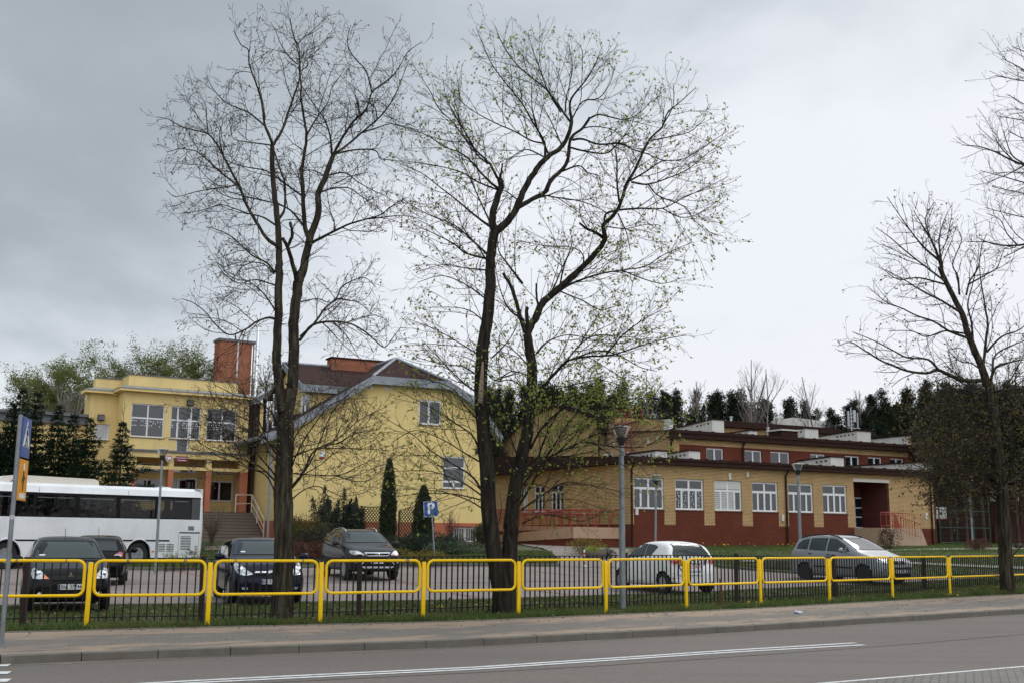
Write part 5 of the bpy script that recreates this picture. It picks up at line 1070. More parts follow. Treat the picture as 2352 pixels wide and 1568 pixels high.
L('C', [(980, 755), (1080, 780), (1190, 790), (1250, 740), (1320, 650), (1350, 570)], 2.8, .7, .8, -.4); L('C', [(1005, 715), (1060, 710), (1150, 740), (1270, 735), (1340, 770), (1420, 795), (1510, 830), (1620, 820), (1720, 760), (1860, 665)], 3, .7, .9, -.9)
L('C', [(855, 820), (850, 730), (800, 640), (720, 500), (640, 400), (550, 270), (475, 85)], 3.4, .7, .1, -1); L('C', [(850, 735), (780, 720), (690, 670), (580, 620), (470, 560), (380, 490), (290, 385)], 2.6, .7, .1, 1.6); L('C', [(870, 790), (800, 620), (780, 500), (780, 390)], 2.4, .7, .1, 1); L('C', [(950, 755), (900, 640), (860, 560), (800, 480)], 2, .7, .2, 1.8)
L('C', [(998, 620), (940, 540), (860, 430), (760, 350), (680, 270), (620, 180), (580, 75)], 3, .7, .3, -.9); L('C', [(940, 560), (870, 440), (830, 330), (790, 220), (760, 115)], 2.2, .7, .3, .9); L('C', [(965, 560), (970, 480), (990, 400), (1005, 300), (985, 180)], 2.2, .7, .3, 1.3)
L('C', [(1000, 600), (1060, 500), (1150, 480), (1210, 400), (1240, 300)], 2, .7, .3, -1.2); L('C', [(855, 815), (760, 770), (700, 790), (630, 850)], 2, .8, .1, -1.2); L('C', [(945, 893), (1040, 860), (1090, 900), (1150, 920), (1165, 1010)], 2.4, .8, .5, -.6)
L('C', [(760, 1065), (850, 1030), (920, 1040), (1050, 1060), (1150, 1100), (1210, 1140)], 2.6, .9, 0, -1.2); L('C', [(700, 1050), (620, 1000), (560, 1060), (500, 1080)], 1.8, .7, 0, 1.5); L('C', [(1060, 650), (1130, 640), (1230, 660), (1290, 720)], 1.8, .7, .9, 2)
# right stem
L('P', [(1212, 768), (1222, 745), (1232, 730), (1247, 697), (1262, 684), (1280, 668)], 9, 8, .4, .5, .4); L('C', [(905, 1545), (970, 1490), (1060, 1410), (1130, 1340), (1180, 1272), (1178, 1230), (1175, 1190), (1230, 1140), (1270, 1070), (1300, 970), (1350, 880), (1400, 770), (1440, 700), (1500, 640), (1530, 560), (1600, 500), (1685, 420)], 8.5, .8, .5, -.6, .8)
L('C', [(1180, 1265), (1130, 1230), (1080, 1210), (1045, 1183)], 4.2, 2.6, .3, -.3, .5); L('C', [(1090, 1212), (1050, 1150), (1045, 1070)], 1.6, .8, 0, -.4)
L('C', [(1320, 945), (1400, 900), (1470, 850), (1520, 832), (1640, 830)], 2.6, .8, -.2, -1.2); L('C', [(1330, 952), (1420, 965), (1530, 930), (1640, 880), (1750, 790), (1830, 740)], 2.6, .7, -.2, .6)
L('C', [(1265, 1108), (1380, 1100), (1500, 1100), (1620, 1040), (1750, 980), (1865, 920)], 2.6, .7, 0, .9); L('C', [(1425, 970), (1480, 1030), (1620, 1090), (1680, 1170), (1760, 1230), (1830, 1250)], 2, .7, 0, -.8)
L('C', [(1262, 1060), (1250, 960), (1250, 830), (1240, 770)], 3, 1.2, 0, .8); L('C', [(1440, 718), (1530, 700), (1650, 670), (1735, 595)], 2, .7, -.4, -1.2); L('C', [(1500, 640), (1560, 520), (1560, 400)], 1.7, .7, -.5, .2); L('C', [(1255, 1130), (1300, 1230), (1320, 1330)], 2, .9, 0, -1)
L('C', [(1260, 1112), (1190, 1130), (1178, 1190)], 3, 2.5, 0, .1, .3); L('C', [(1500, 1100), (1600, 1150), (1700, 1130), (1820, 1050)], 1.6, .7, .4, 1.8); L('C', [(1190, 1200), (1300, 1210), (1400, 1190), (1480, 1190)], 1.6, .7, .2, 1.4)
L('C', [(895, 1560), (1000, 1500), (1150, 1450), (1270, 1430), (1400, 1410), (1500, 1350), (1655, 1285)], 3.2, .7, .5, -.8); L('C', [(1270, 1430), (1400, 1480), (1500, 1500), (1600, 1470)], 1.7, .7, .1, 1.2); L('C', [(1060, 1410), (1060, 1350), (1000, 1310), (850, 1300), (700, 1270)], 2, .7, .4, 1.8)
L('D', [(618, 285), (590, 200), (560, 100), (520, 30)], 6.5, 3.5, .4, .8, .5); L('C', [(728, 1500), (650, 1400), (600, 1330), (590, 1230)], 3.2, .9, .8, 1.4); L('D', [(600, 230), (540, 180), (500, 80), (480, -20)], 2.6, .8, .4, 1.6); L('D', [(632, 290), (626, 200), (630, 180)], 5, 4.5, .4, .4, .2)
L('D', [(690, 205), (672, 140), (670, 75)], 3, 2.5, .4, .6, .5); L('D', [(690, 190), (750, 90), (790, 0), (830, -80)], 3, .8, .4, 1.6); L('C', [(930, 1520), (960, 1400), (1000, 1290), (990, 1220)], 2.6, .8, .5, 1.4); L('D', [(780, 110), (880, 150), (960, 190), (1040, 170)], 2, .7, .4, -.9)
L('D', [(655, 600), (700, 530), (740, 480), (790, 430), (820, 410), (900, 395), (1000, 390), (1100, 360), (1200, 330), (1345, 300)], 5, .8, .2, -1.2); L('D', [(830, 405), (950, 370), (1040, 390), (1130, 440), (1210, 460)], 2.4, .7, -.2, .9); L('D', [(980, 390), (1060, 300), (1160, 230), (1260, 180)], 2.2, .7, -.5, -1.6); L('D', [(790, 430), (880, 330), (960, 300), (1100, 310), (1240, 260)], 2.2, .7, -.1, 1.5)
L('D', [(670, 380), (720, 330), (820, 300), (950, 330)], 2.4, .8, .3, 1.5); L('D', [(650, 460), (600, 400), (540, 350), (480, 330)], 2, .7, .3, 1.2); L('D', [(640, 480), (560, 460), (500, 490), (430, 470), (330, 470)], 2, .7, .3, 1.6)
for pts, r, den in (([(590, 960), (650, 880), (700, 850), (760, 820), (830, 790), (920, 740), (1020, 710), (1150, 670), (1290, 660)], 3.6, 1.2), ([(610, 960), (660, 880), (700, 770), (760, 650), (850, 560), (1000, 590), (1200, 570)], 3.2, 1.2), ([(600, 1070), (700, 1000), (790, 950), (900, 960), (1040, 990)], 2.4, 1.0), ([(640, 800), (700, 700), (800, 620), (920, 600), (1080, 640)], 3, 1.3),
                    ([(570, 1080), (640, 970), (690, 880), (740, 840), (830, 830), (960, 800)], 4.0, 1.2), ([(650, 640), (720, 560), (830, 520), (960, 500), (1100, 540)], 2.6, 1.3), ([(760, 820), (840, 740), (900, 660), (1040, 600), (1160, 610)], 2.4, 1.2), ([(700, 860), (800, 700), (850, 640), (900, 560)], 2, 1.2), ([(880, 770), (1000, 790), (1150, 790), (1260, 720), (1380, 640)], 2, 1.0),
                    ([(650, 560), (560, 500), (480, 500), (420, 430)], 2.2, 1.2), ([(640, 700), (560, 620), (520, 560), (460, 540)], 2.2, 1.2), ([(560, 900), (500, 800), (480, 700), (500, 580)], 2, 1.2), ([(600, 880), (540, 700), (560, 600), (620, 520)], 2, 1.2), ([(540, 1060), (600, 1010), (620, 960), (680, 960), (780, 1000)], 2, 1.), ([(600, 1130), (720, 1090), (860, 1120), (960, 1080)], 1.7, 1.0)):
    L('D', pts, r, .7, .3, T2.rnd.uniform(-1.8, 1.8), den)
for pts, r, den in (([(430, 990), (380, 920), (300, 870), (200, 810), (120, 740), (0, 670)], 2.8, 1.0), ([(415, 800), (380, 740), (310, 690), (200, 620), (60, 550)], 2.6, 1.0), ([(430, 1010), (340, 950), (200, 900), (40, 900)], 2.2, 1.), ([(440, 1030), (300, 1000), (150, 1000), (30, 1015)], 2.0, 1.), ([(440, 1070), (350, 1020), (220, 985), (120, 1000)], 1.8, .9), ([(425, 570), (330, 500), (230, 400), (150, 320)], 2.4, 1.),
                    ([(450, 150), (350, 80), (240, 40), (130, 70)], 2, 1.), ([(430, 400), (330, 340), (220, 280), (90, 230)], 2.2, 1.), ([(420, 860), (350, 820), (250, 760), (130, 720), (30, 770)], 2.2, 1.), ([(430, 700), (340, 600), (300, 540), (200, 500), (100, 480)], 2, 1.), ([(410, 480), (340, 440), (260, 430), (130, 400)], 2, 1.), ([(450, 260), (380, 200), (300, 180), (180, 180)], 2, 1.), ([(470, 400), (540, 330), (590, 250)], 2, .9), ([(480, 500), (540, 480), (620, 450)], 1.7, .9)):
    L('D', pts, r, .7, -.25, T2.rnd.uniform(-2.2, 1.2), den)
T2.grow()
r2 = empty('lime_tree', onz(1158, 1408, 0), 0, 'broad twin-trunked lime with fresh green leaves, standing at the middle of the railings', 'tree')
bake(T2.main.build('trunk', M_bark2), r2); bake(T2.tw.build('branches', M_twig), r2)
w = MB(); 
for pts in ([(1103, 925, 8), (1106, 880, 7), (1109, 830, 3)],):
    w.tube([at(x, y, 23.28) for x, y, r in pts], [r*23.2/F*.8 for x, y, r in pts], 8)
w.build('bare_wood', M_barew); bake(bpy.data.objects['bare_wood'], r2)
tp = np.array(T2.tips); td = np.array(T2.tipd); rng = np.random.default_rng(5)
# fuller foliage low down, sparse up high
keep = rng.random(len(tp)) < np.interp(tp[:, 2], [1, 5, 8, 16], [.6, .9, .72, .62]); tp, td = tp[keep], td[keep]
hd = at(1431, 1008, 25.6); near = np.hypot(tp[:, 0]/tp[:, 1]-hd.x/hd.y, (tp[:, 2]-HC)/tp[:, 1]-(hd.z-HC)/hd.y) < .019; tp, td = tp[~near], td[~near]      # the gap where the lamp head shows
low = (tp[:, 2] > 3.4) & (tp[:, 2] < 8) & (tp[:, 0] > -.4) & (tp[:, 0] < 5.5); ex = tp[low]; ex = ex[rng.random(len(ex)) < .7]; ex = ex+rng.normal(scale=.05, size=ex.shape)
bake(leaf_mesh('leaves', np.vstack([tp, ex]), np.r_[np.full(len(tp), .072), np.full(len(ex), .074)], M_leaf, None, rng, np.vstack([td, rng.normal(size=ex.shape)]), droop=.9, asp=.62), r2)
# ---- tree 3: at the right, bronze young leaves, bushy below the fork
T3 = Tree(37, 34.6, curl=.28, up=.10)
T3.levels = [None, dict(gap=.36, len=(1.0, 2.5), ang=(.4, .95), r=.02, re=.007, n=6, start=.12, flat=.8, k=4), dict(gap=.25, len=(.4, 1.1), ang=(.4, 1.0), r=.009, re=.005, n=4, start=.1, leaf=.2), dict(gap=.28, len=(.15, .35), ang=(.4, 1.0), r=.006, re=.004, n=2, start=.2, leaf=.4)]
L = T3.limb
L('P', [(2316, 1362), (2314, 1330), (2310, 1290), (2306, 1200), (2298, 1090), (2288, 1020), (2282, 960), (2275, 900), (2270, 882)], 17, 11, 0, 0, .3)
L('G', [(905, 625), (885, 570), (870, 520), (830, 430), (800, 350), (770, 250), (720, 150), (670, 50), (650, 0)], 10, 5, 0, -.5, .5); L('E', [(750, 1480), (720, 1350), (680, 1250), (640, 1180), (570, 1065)], 4.6, .8, -.5, -1)
L('G', [(895, 600), (780, 600), (700, 570), (640, 545), (580, 562), (480, 550), (400, 520), (330, 490), (250, 440), (180, 400), (110, 420)], 5.5, .8, 0, -2.5); L('G', [(650, 548), (590, 490), (480, 480), (400, 440), (300, 390), (190, 345)], 3.2, .8, -1, -3); L('G', [(805, 380), (700, 340), (620, 290), (530, 260), (450, 220), (370, 190), (270, 105)], 3.6, .8, -.3, 1.5)
L('G', [(790, 355), (680, 340), (580, 370), (500, 340), (380, 340)], 2.4, .8, -.3, 2.5); L('G', [(765, 245), (660, 180), (560, 130), (480, 80), (370, 20)], 3, .8, -.5, -2.4); L('G', [(880, 540), (895, 400), (905, 300), (890, 200), (870, 80), (860, -20)], 4, .9, 0, 1.8); L('G', [(830, 430), (820, 300), (800, 200), (830, 80), (850, -10)], 3, .9, 0, -1.8)
L('G', [(920, 610), (950, 530), (1050, 500), (1160, 480)], 4, .9, 0, -1); L('G', [(930, 570), (940, 480), (1000, 430), (1160, 370)], 3.2, .9, 0, 2); L('G', [(900, 450), (980, 370), (1080, 330), (1150, 250)], 3, .9, .1, .4); L('G', [(1020, 610), (1070, 520), (1120, 420)], 2, .9, 0, 1.4); L('G', [(890, 560), (820, 510), (760, 500), (700, 440), (760, 430)], 2, .9, 0, 1.4)
L('E', [(755, 1480), (640, 1395), (520, 1300), (440, 1230), (350, 1165)], 3, .8, -.6, .6); L('E', [(735, 1370), (640, 1290), (580, 1220), (520, 1140), (415, 985)], 3.2, .8, -.6, -2); L('E', [(700, 1300), (660, 1200), (640, 1110), (690, 1020)], 2.4, .8, -.6, 1.4); L('E', [(740, 1400), (720, 1250), (740, 1150), (770, 1075)], 2.8, .8, -.6, 1); L('E', [(840, 1560), (830, 1450), (800, 1380), (850, 1250), (840, 1190)], 2.4, .8, 0, -1.2); L('E', [(880, 1560), (900, 1480), (950, 1400), (970, 1280), (1000, 1200)], 2.8, .8, 0, 1.2); L('E', [(760, 1500), (600, 1460), (480, 1470), (380, 1400)], 2.4, .8, -.4, -2.5); L('E', [(890, 1500), (1000, 1440), (1060, 1400), (1100, 1300)], 2.2, .8, 0, -1.5)
for i in range(34):                                   # the leafy lower crown
    rr = T3.rnd; y0 = rr.uniform(890, 1150); x0 = float(np.interp(y0, [880, 1090], [2272, 2298])); sd = -1 if rr.random() < .66 else 1; ln = rr.uniform(70, 205) if sd < 0 else rr.uniform(60, 130)
    yy = [y0, y0+rr.uniform(-35, 5), y0+rr.uniform(-45, 25), y0+rr.uniform(-20, 60)]; yy = [max(v, 895) for v in yy]
    T3.limb('P', [(x0, yy[0]), (x0+sd*ln*.3, yy[1]), (x0+sd*ln*.65, min(yy[2], 1130)), (x0+sd*ln, min(yy[3], 1040+max(0, x0+sd*ln-2070)*.9))], 2.6, .9, 0, rr.uniform(-3, 3.5), 1.7)
T3.grow()
r3 = empty('oak_tree', onz(2316, 1360, 0), 0, 'tree at the right with a bushy bronze lower crown and bare upper limbs', 'tree')
bake(T3.main.build('trunk', M_bark1), r3); bake(T3.tw.build('branches', M_twig), r3)
tp = np.array(T3.tips); td = np.array(T3.tipd); rng = np.random.default_rng(8)
pxz = tp[:, 2]; keep = rng.random(len(tp)) < np.interp(pxz, [2, 5.5, 6.8, 12], [.8, .9, .6, .5]); tp, td = tp[keep], td[keep]
low = (tp[:, 2] < 6.3); rep = 1; ex = np.repeat(tp[low], rep, 0)+rng.normal(scale=.16, size=(rep*low.sum(), 3))
bake(leaf_mesh('leaves', np.vstack([tp, ex]), np.r_[np.full(len(tp), .075), np.full(len(ex), .090)], M_leaf3, None, rng, None, droop=.3, asp=.7), r3)
# ---- tree 4: stands outside the right edge, only its branch ends come in
T4 = Tree(51, 31.0, curl=.26, up=.12); T4.levels = T3.levels
L = T4.limb
L('P', [(2560, 1385), (2556, 1200), (2548, 1000), (2540, 800), (2520, 600), (2500, 400), (2480, 200), (2470, 60)], 20, 4, 0, 0, .3)
for pts, r in (([(1560, 830), (1400, 820), (1220, 795), (1130, 760), (1050, 720), (960, 690), (860, 680)], 4.2), ([(1560, 1180), (1400, 1230), (1220, 1265), (1100, 1270), (1000, 1250), (880, 1248)], 4.2), ([(1540, 500), (1400, 380), (1220, 240), (1090, 170)], 3), ([(1540, 560), (1400, 500), (1220, 440), (1130, 385)], 2.6), ([(1530, 420), (1350, 330), (1200, 300), (1050, 272)], 2.8), ([(1540, 600), (1400, 560), (1220, 535), (1060, 508)], 2.6), ([(1560, 1000), (1400, 940), (1220, 900), (1080, 860), (960, 830)], 2.8), ([(1560, 1040), (1400, 1010), (1220, 965), (1030, 925)], 2.6), ([(1550, 1150), (1400, 1130), (1220, 1105), (990, 1048)], 2.6), ([(1220, 790), (1150, 740), (1110, 640), (1100, 590)], 2.2), ([(1150, 765), (1080, 690), (1040, 620)], 1.8), ([(1220, 800), (1130, 850), (1000, 900)], 1.8), ([(1550, 700), (1350, 640), (1220, 640), (1130, 600)], 2.4), ([(1180, 1268), (1120, 1200), (1080, 1120), (1000, 1080)], 1.8), ([(1240, 1265), (1160, 1310), (1100, 1340)], 1.8), ([(1520, 300), (1350, 200), (1220, 130), (1150, 100)], 2.4)):
    L('E', pts, r, .8, 0, T4.rnd.uniform(-2, 2), 1.0)
T4.grow()
r4 = empty('bare_tree', onz(2560, 1384, 0), 0, 'bare tree beyond the right edge, only its fine branch ends reaching into the sky', 'tree')
bake(T4.main.build('trunk', M_bark1), r4); bake(T4.tw.build('branches', M_twig), r4)
tp = np.array(T4.tips); rng = np.random.default_rng(9); keep = rng.random(len(tp)) < .3; bake(leaf_mesh('buds', tp[keep], .06, M_bud, None, rng, np.array(T4.tipd)[keep]), r4)
print('TIPS', len(T1.tips), len(T2.tips), len(T3.tips), len(T4.tips))
# ------------------------------------------------------------------ conifers, shrubs, the wood behind
def fronds(rg, n, h, rbase, rtop=.04, z0=.25, levels=26, up=.05, droop=.12, den=1.0, leader=.08, needle=.16, cone=1.0):
    """needle sprays along whorled boughs: returns points and directions plus bough polylines"""
    C, D, B = [], [], []
    for k in range(levels):
        t = k/(levels-1); z = z0+(h*(1-leader)-z0)*t**.95; r = (rbase*(1-t)**cone+rtop)*rg.uniform(.62, 1.15); m = int(rg.integers(4, 7))
        for j in range(m):
            a = 2*np.pi*(j+rg.uniform(-.3, .3))/m+k*1.1; L = r*rg.uniform(.55, 1.2); s = np.linspace(.12, 1, max(4, int(L*den/.055)))
            dx, dy = np.cos(a), np.sin(a); zz = z-droop*L*s*1.2+up*L*s**3*2.2
            B.append(([(dx*L*u, dy*L*u, z-droop*L*u*1.2+up*L*u**3*2.2) for u in (0, .35, .7, 1)], [.012+.02*L*.2, .01, .006, .003]))
            q = rg.uniform(-1, 1, len(s)); w = .22*L*(1-s)+.05; px = dx*L*s-dy*q*w; py = dy*L*s+dx*q*w
            C.append(np.c_[px, py, zz-abs(q)*w*.25]); D.append(np.c_[dx-dy*q*1.2, dy+dx*q*1.2, np.full(len(s), .15)])
    return np.vstack(C), np.vstack(D), B
def conifer_mesh(seed, h, rb, name='crown', m=None, den=1.0, rep=4, needle=.16, **kw):
    rg = np.random.default_rng(seed); C, D, B = fronds(rg, 0, h, rb, den=den, **kw)
    C = np.repeat(C, rep, 0)+rg.normal(scale=needle*.3, size=(len(C)*rep, 3)); D = np.repeat(D, rep, 0)+rg.normal(scale=.5, size=(len(C), 3))
    o = leaf_mesh(name, C, needle, m or M_spr, None, rg, D, asp=.28); return o, B
def conifer(name, label, P, h, rb, seed, cat='tree', group=None, m=None, den=1.0, rep=4, needle=.16, lead=True, **kw):
    root = empty(name, P, 0, label, cat, group); o, B = conifer_mesh(seed, h, rb, 'crown', m, den, rep, needle, **kw); o.parent = root
    t = Tubes(); t.add([(0, 0, -.3), (0, 0, h*.3), (.02, 0, h*.7), (0, 0, h)], [.035*h*.4+.02, .025*h*.4, .02, .005], 8)
    for p, r in B: t.add(p, r, 3)
    if lead:
        for k in range(4):
            a = k*1.6; t.add([(0, 0, h*.93-k*.12), (math.cos(a)*.14, math.sin(a)*.14, h*.95-k*.1), (math.cos(a)*.2, math.sin(a)*.2, h*.985-k*.1)], [.008, .006, .003], 3)
    t.build('trunk', M_trunkp, root); return root
def base(px, Y, dz=0): p = at(px, 1240, Y); return Vector((p.x, Y, float(terr(p.x, Y))+dz))
def hgt(px, py, Y): return at(px, py, Y).z-float(terr(at(px, py, Y).x, Y))
SP = [(-42, 905, 51.5, 2.7, 'dark spruce at the left edge behind the coach front'), (4, 878, 53.5, 2.2, 'dark spruce with two bare leaders, second from the left edge'), (24, 838, 52.5, 2.7, 'tallest dark spruce with a long leader, behind the crossing sign'), (62, 852, 54.0, 2.0, 'slender spruce just right of the crossing sign'),
      (112, 915, 53.0, 1.9, 'spruce standing under the edge of the low annex roof'), (150, 938, 54.5, 1.9, 'broad spruce between the annex and the small square window'), (188, 945, 52.5, 2.0, 'spruce touching the left corner of the yellow school')]
for i, (px, py, Y, rb, lab) in enumerate(SP):
    conifer('spruce_tree', lab, base(px, Y), hgt(px, py, Y), rb, 100+i, group='spruces behind the coach', den=1.5, rep=5, needle=.17, leader=.14 if i < 4 else .06, levels=25, cone=.9)
conifer('spruce_tree', 'lone spruce with a bare thin leader in front of the school windows', base(264, 51.8), hgt(264, 912, 51.8), 2.7, 120, group='spruces behind the coach', den=1.5, rep=5, needle=.17, leader=.17, levels=24, cone=.95)
# junipers in front of the house and two tall thujas
for i, (px, py, Y, rb, lab) in enumerate(((742, 1118, 55.0, 1.1, 'shaggy dark juniper, largest of three against the yellow gable'), (787, 1125, 56.0, .8, 'slim shaggy juniper in the middle of the three'), (815, 1143, 56.0, .75, 'smallest shaggy juniper beside the lattice fence'))):
    root = empty('juniper_bush', base(px, Y), 0, lab, 'bush', 'junipers by the house'); h = hgt(px, py, Y); rg = np.random.default_rng(60+i); C = []; t = Tubes()
    for k in range(13):
        a = rg.uniform(0, 6.28); lean = rg.uniform(.05, .42) if k else 0; L = h*(1-lean*.75)*rg.uniform(.65, 1) if k else h
        p0 = np.array([math.cos(a)*.15, math.sin(a)*.15, 0]); p1 = np.array([math.cos(a)*lean*L*rb/.9, math.sin(a)*lean*L*rb/.9, L])
        for u in np.linspace(.05, 1, 60):
            w = .42*rb*(1-u)**.7+.03; C.append(p0+(p1-p0)*u+rg.normal(scale=1, size=(16, 3))*np.array([w*.6, w*.6, .05]))
        t.add([tuple(p0), tuple((p0+p1)/2), tuple(p1)], [.04, .025, .006], 4)
    C = np.vstack(C); leaf_mesh('foliage', C, .12, M_junip, root, rg, np.tile([0, 0, 1.], (len(C), 1))+rg.normal(scale=.4, size=C.shape), asp=.3); t.build('stems', M_trunkp, root)
def thuja(px, py, Y, r, lab):
    root = empty('thuja_tree', base(px, Y), 0, lab, 'tree', 'thujas by the house'); h = hgt(px, py, Y); rg = np.random.default_rng(int(px)); n = 15000
    z = rg.uniform(0, 1, n)**1.1; rad = r*np.interp(z, [0, .15, .5, .8, 1], [.82, 1, .95, .6, .05]); a = rg.uniform(0, 6.28, n); lump = 1+.10*np.sin(a*5+z*40)+.07*np.sin(a*3-z*23); q = np.sqrt(rg.uniform(.45, 1, n))*lump
    C = np.c_[np.cos(a)*rad*q, np.sin(a)*rad*q, z*h]; D = np.c_[np.cos(a)*.5, np.sin(a)*.5, np.ones(n)]
    leaf_mesh('foliage', C, .13, M_thu, root, rg, D, asp=.45); t = Tubes(); t.add([(0, 0, -.2), (0, 0, h*.5), (0, 0, h*.9)], [.09, .06, .01], 8); t.build('trunk', M_trunkp, root)
thuja(890, 1056, 55.5, .36, 'tall narrow thuja between the two lattice panels'); thuja(971, 1118, 53.0, .46, 'shorter narrow thuja just left of the parking sign')
def shrub(name, px, Y, w, h, m, lab, n=4000, s=.07, group=None, stems=True, seed=0, dz=0, flat=1.0, dep=None):
    root = empty(name, base(px, Y, dz), 0, lab, 'shrub', group); rg = np.random.default_rng(seed+int(px)); k = 9; c = rg.normal(size=(k, 3))*np.array([w*.26, (dep or w)*.22, h*.12])+np.array([0, 0, h*.42]); i = rg.integers(0, k, n)
    d = rg.normal(size=(n, 3)); d /= np.linalg.norm(d, axis=1, keepdims=True); rr = rg.uniform(.4, 1, n)[:, None]**.5*np.array([w*.30, (dep or w)*.28, h*.42]); C = c[i]+d*rr*rg.uniform(.8, 1.15, (n, 1)); C[:, 2] = np.clip(C[:, 2], .02, None)
    leaf_mesh('foliage', C, s, m, root, rg, d+np.array([0, 0, .6]), asp=.45)
    if stems:
        t = Tubes()
        for j in range(10): a = rg.uniform(0, 6.28); t.add([(0, 0, -.1), (math.cos(a)*w*.15, math.sin(a)*w*.12, h*.4), (math.cos(a)*w*.3, math.sin(a)*w*.25, h*.75)], [.015, .01, .004], 3)
        t.build('stems', M_twig, root)
    return root
shrub('golden_shrub', 700, 52, 1.9, 1.9, mat('olive_gold_foliage', (.075, .065, .012), .9, var=.4, scale=5), 'olive golden conifer bush right of the bare tree trunk', 8000, .10)
shrub('reddish_shrub', 722, 49, 1.6, .9, M_redsh, 'low reddish brown bush left of the dark crossover', 3500, .07)
shrub('low_juniper', 735, 50.5, 2.2, 1.5, mat('dark_brown_foliage', (.030, .024, .014), .9, var=.4, scale=4), 'dark brownish bush behind the left side of the dark crossover', 5000, .09)
shrub('low_juniper', 927, 51.5, 2.2, 1.05, M_junip, 'spreading juniper under the lattice panels', 6000, .08)
shrub('low_juniper', 1018, 52, 2.2, .95, M_junip, 'spreading juniper left of the barred cellar window', 6000, .08)
shrub('low_juniper', 1062, 52, 3.2, .55, mat('grey_green_foliage', (.06, .085, .045), .9, var=.4, scale=4), 'low grey green juniper spreading under the cellar window', 6000, .08)
shrub('golden_shrub', 965, 45.2, 1.5, .62, M_yjun, 'low golden shrub at the foot of the parking sign', 4500, .06)
shrub('green_bush', 890, 50.5, 1.6, .7, M_thu, 'small dark green bush behind the dark crossover', 3000, .07)
shrub('rounded_bush', 1103, 58, 1.1, 1.3, M_thu, 'dark rounded bush at the right corner of the yellow house', 3500, .08)
shrub('golden_shrub', 1335, 52, 1.2, .9, M_yjun, 'small yellowish shrub beside the drive near the ramp', 2500, .06, seed=2); shrub('green_bush', 1369, 50, .9, .55, M_leaf, 'small round green bush in a stone planter by the drive', 2500, .05)
shrub('green_bush', 1393, 50, .7, .45, M_thu, 'little dark bush beside the planter by the drive', 1500, .05); shrub('golden_shrub', 1479, 47, 1.0, .75, M_yjun, 'small golden shrub behind the roof of the white car', 2500, .06)
shrub('reddish_shrub', 2043, 62, 1.1, 1.5, mat('bronze_foliage', (.065, .04, .022), .9, var=.4, scale=5), 'bronze leaved bush in front of the entrance steps', 3000, .07); shrub('reddish_shrub', 2242, 62, 1.3, .75, M_redsh, 'low rust coloured bush on the lawn beside a lamp post', 2500, .06)
# bare and half bare bushes with many upright stems
def stick_bush(px, Y, w, h, n, lab, seed, m=None, leaf=None):
    root = empty('bare_bush', base(px, Y), 0, lab, 'shrub'); r = random.Random(seed); t = Tubes(); tips = []
    for i in range(n):
        a = r.uniform(0, 6.28); L = h*r.uniform(.6, 1.05); sp = r.uniform(.1, 1)*w*.5; P = [Vector((math.cos(a)*.08, math.sin(a)*.08, 0))]
        for k in range(1, 7): u = k/6; P.append(Vector((math.cos(a)*sp*u**1.3+r.gauss(0, .03), math.sin(a)*sp*u**1.3+r.gauss(0, .03), L*u)))
        t.add(P, [.013, .011, .009, .008, .006, .005, .003], 3)
        for k in range(2, 6):
            for _ in range(2):
                q = P[k]; d = Vector((r.gauss(0, .5), r.gauss(0, .5), 1)).normalized()*h*.14; t.add([q, q+d*.5+Vector((r.gauss(0, .02), 0, 0)), q+d], [.005, .004, .003], 3); tips.append(q+d)
    t.build('stems', m or M_twig, root)
    if leaf: leaf_mesh('leaves', np.array([tuple(p) for p in tips]*2)+np.random.default_rng(seed).normal(scale=.05, size=(len(tips)*2, 3)), .05, leaf, root)
stick_bush(487, 54.5, 2.0, 1.9, 46, 'bare many-stemmed bush in front of the school steps', 1, mat('tan_twigs', (.11, .085, .055), .9, var=.3)); stick_bush(683, 56.5, 1.1, 1.6, 26, 'reddish bare bush against the house plinth', 2, mat('red_brown_twigs', (.10, .04, .03), .9, var=.3)); stick_bush(1036, 55.5, 1.5, 1.9, 30, 'reddish bare bush beside the parking sign', 3, MATS['red_brown_twigs'])
for i, px in enumerate((385, 402, 425, 448)): stick_bush(px, 45.0, .8, .75, 14, ['small dry plant behind the second railing panel, leftmost', 'small dry plant by the foot of the coach lamp post', 'small dry plant under the coach louvres', 'small dry plant under the rear corner of the coach'][i], 20+i, MATS['tan_twigs'], M_leaf)
# planters
for px, Y, lab in ((1367, 49.6, 'small grey stone planter by the drive'), (1480, 46.6, 'grey stone planter behind the white car'), (1760, 46, 'grey stone block planter on the lawn left of the silver car'), (1795, 46, 'second grey stone planter touching the silver car')):
    P = base(px, Y); q = MB(); q.lathe([(.42, 0), (.50, .28), (.50, .33), (.43, .33), (.40, .25)], 18); tag(q.build('stone_planter', M_kerb), lab, 'planter', 'stone planters')
pl_ = [o for o in bpy.data.objects if o.name.startswith('stone_planter')]
for o, (px, Y) in zip(sorted(pl_, key=lambda o: o.name), ((1367, 49.6), (1480, 46.6), (1760, 46), (1795, 46))): o.location = base(px, Y)
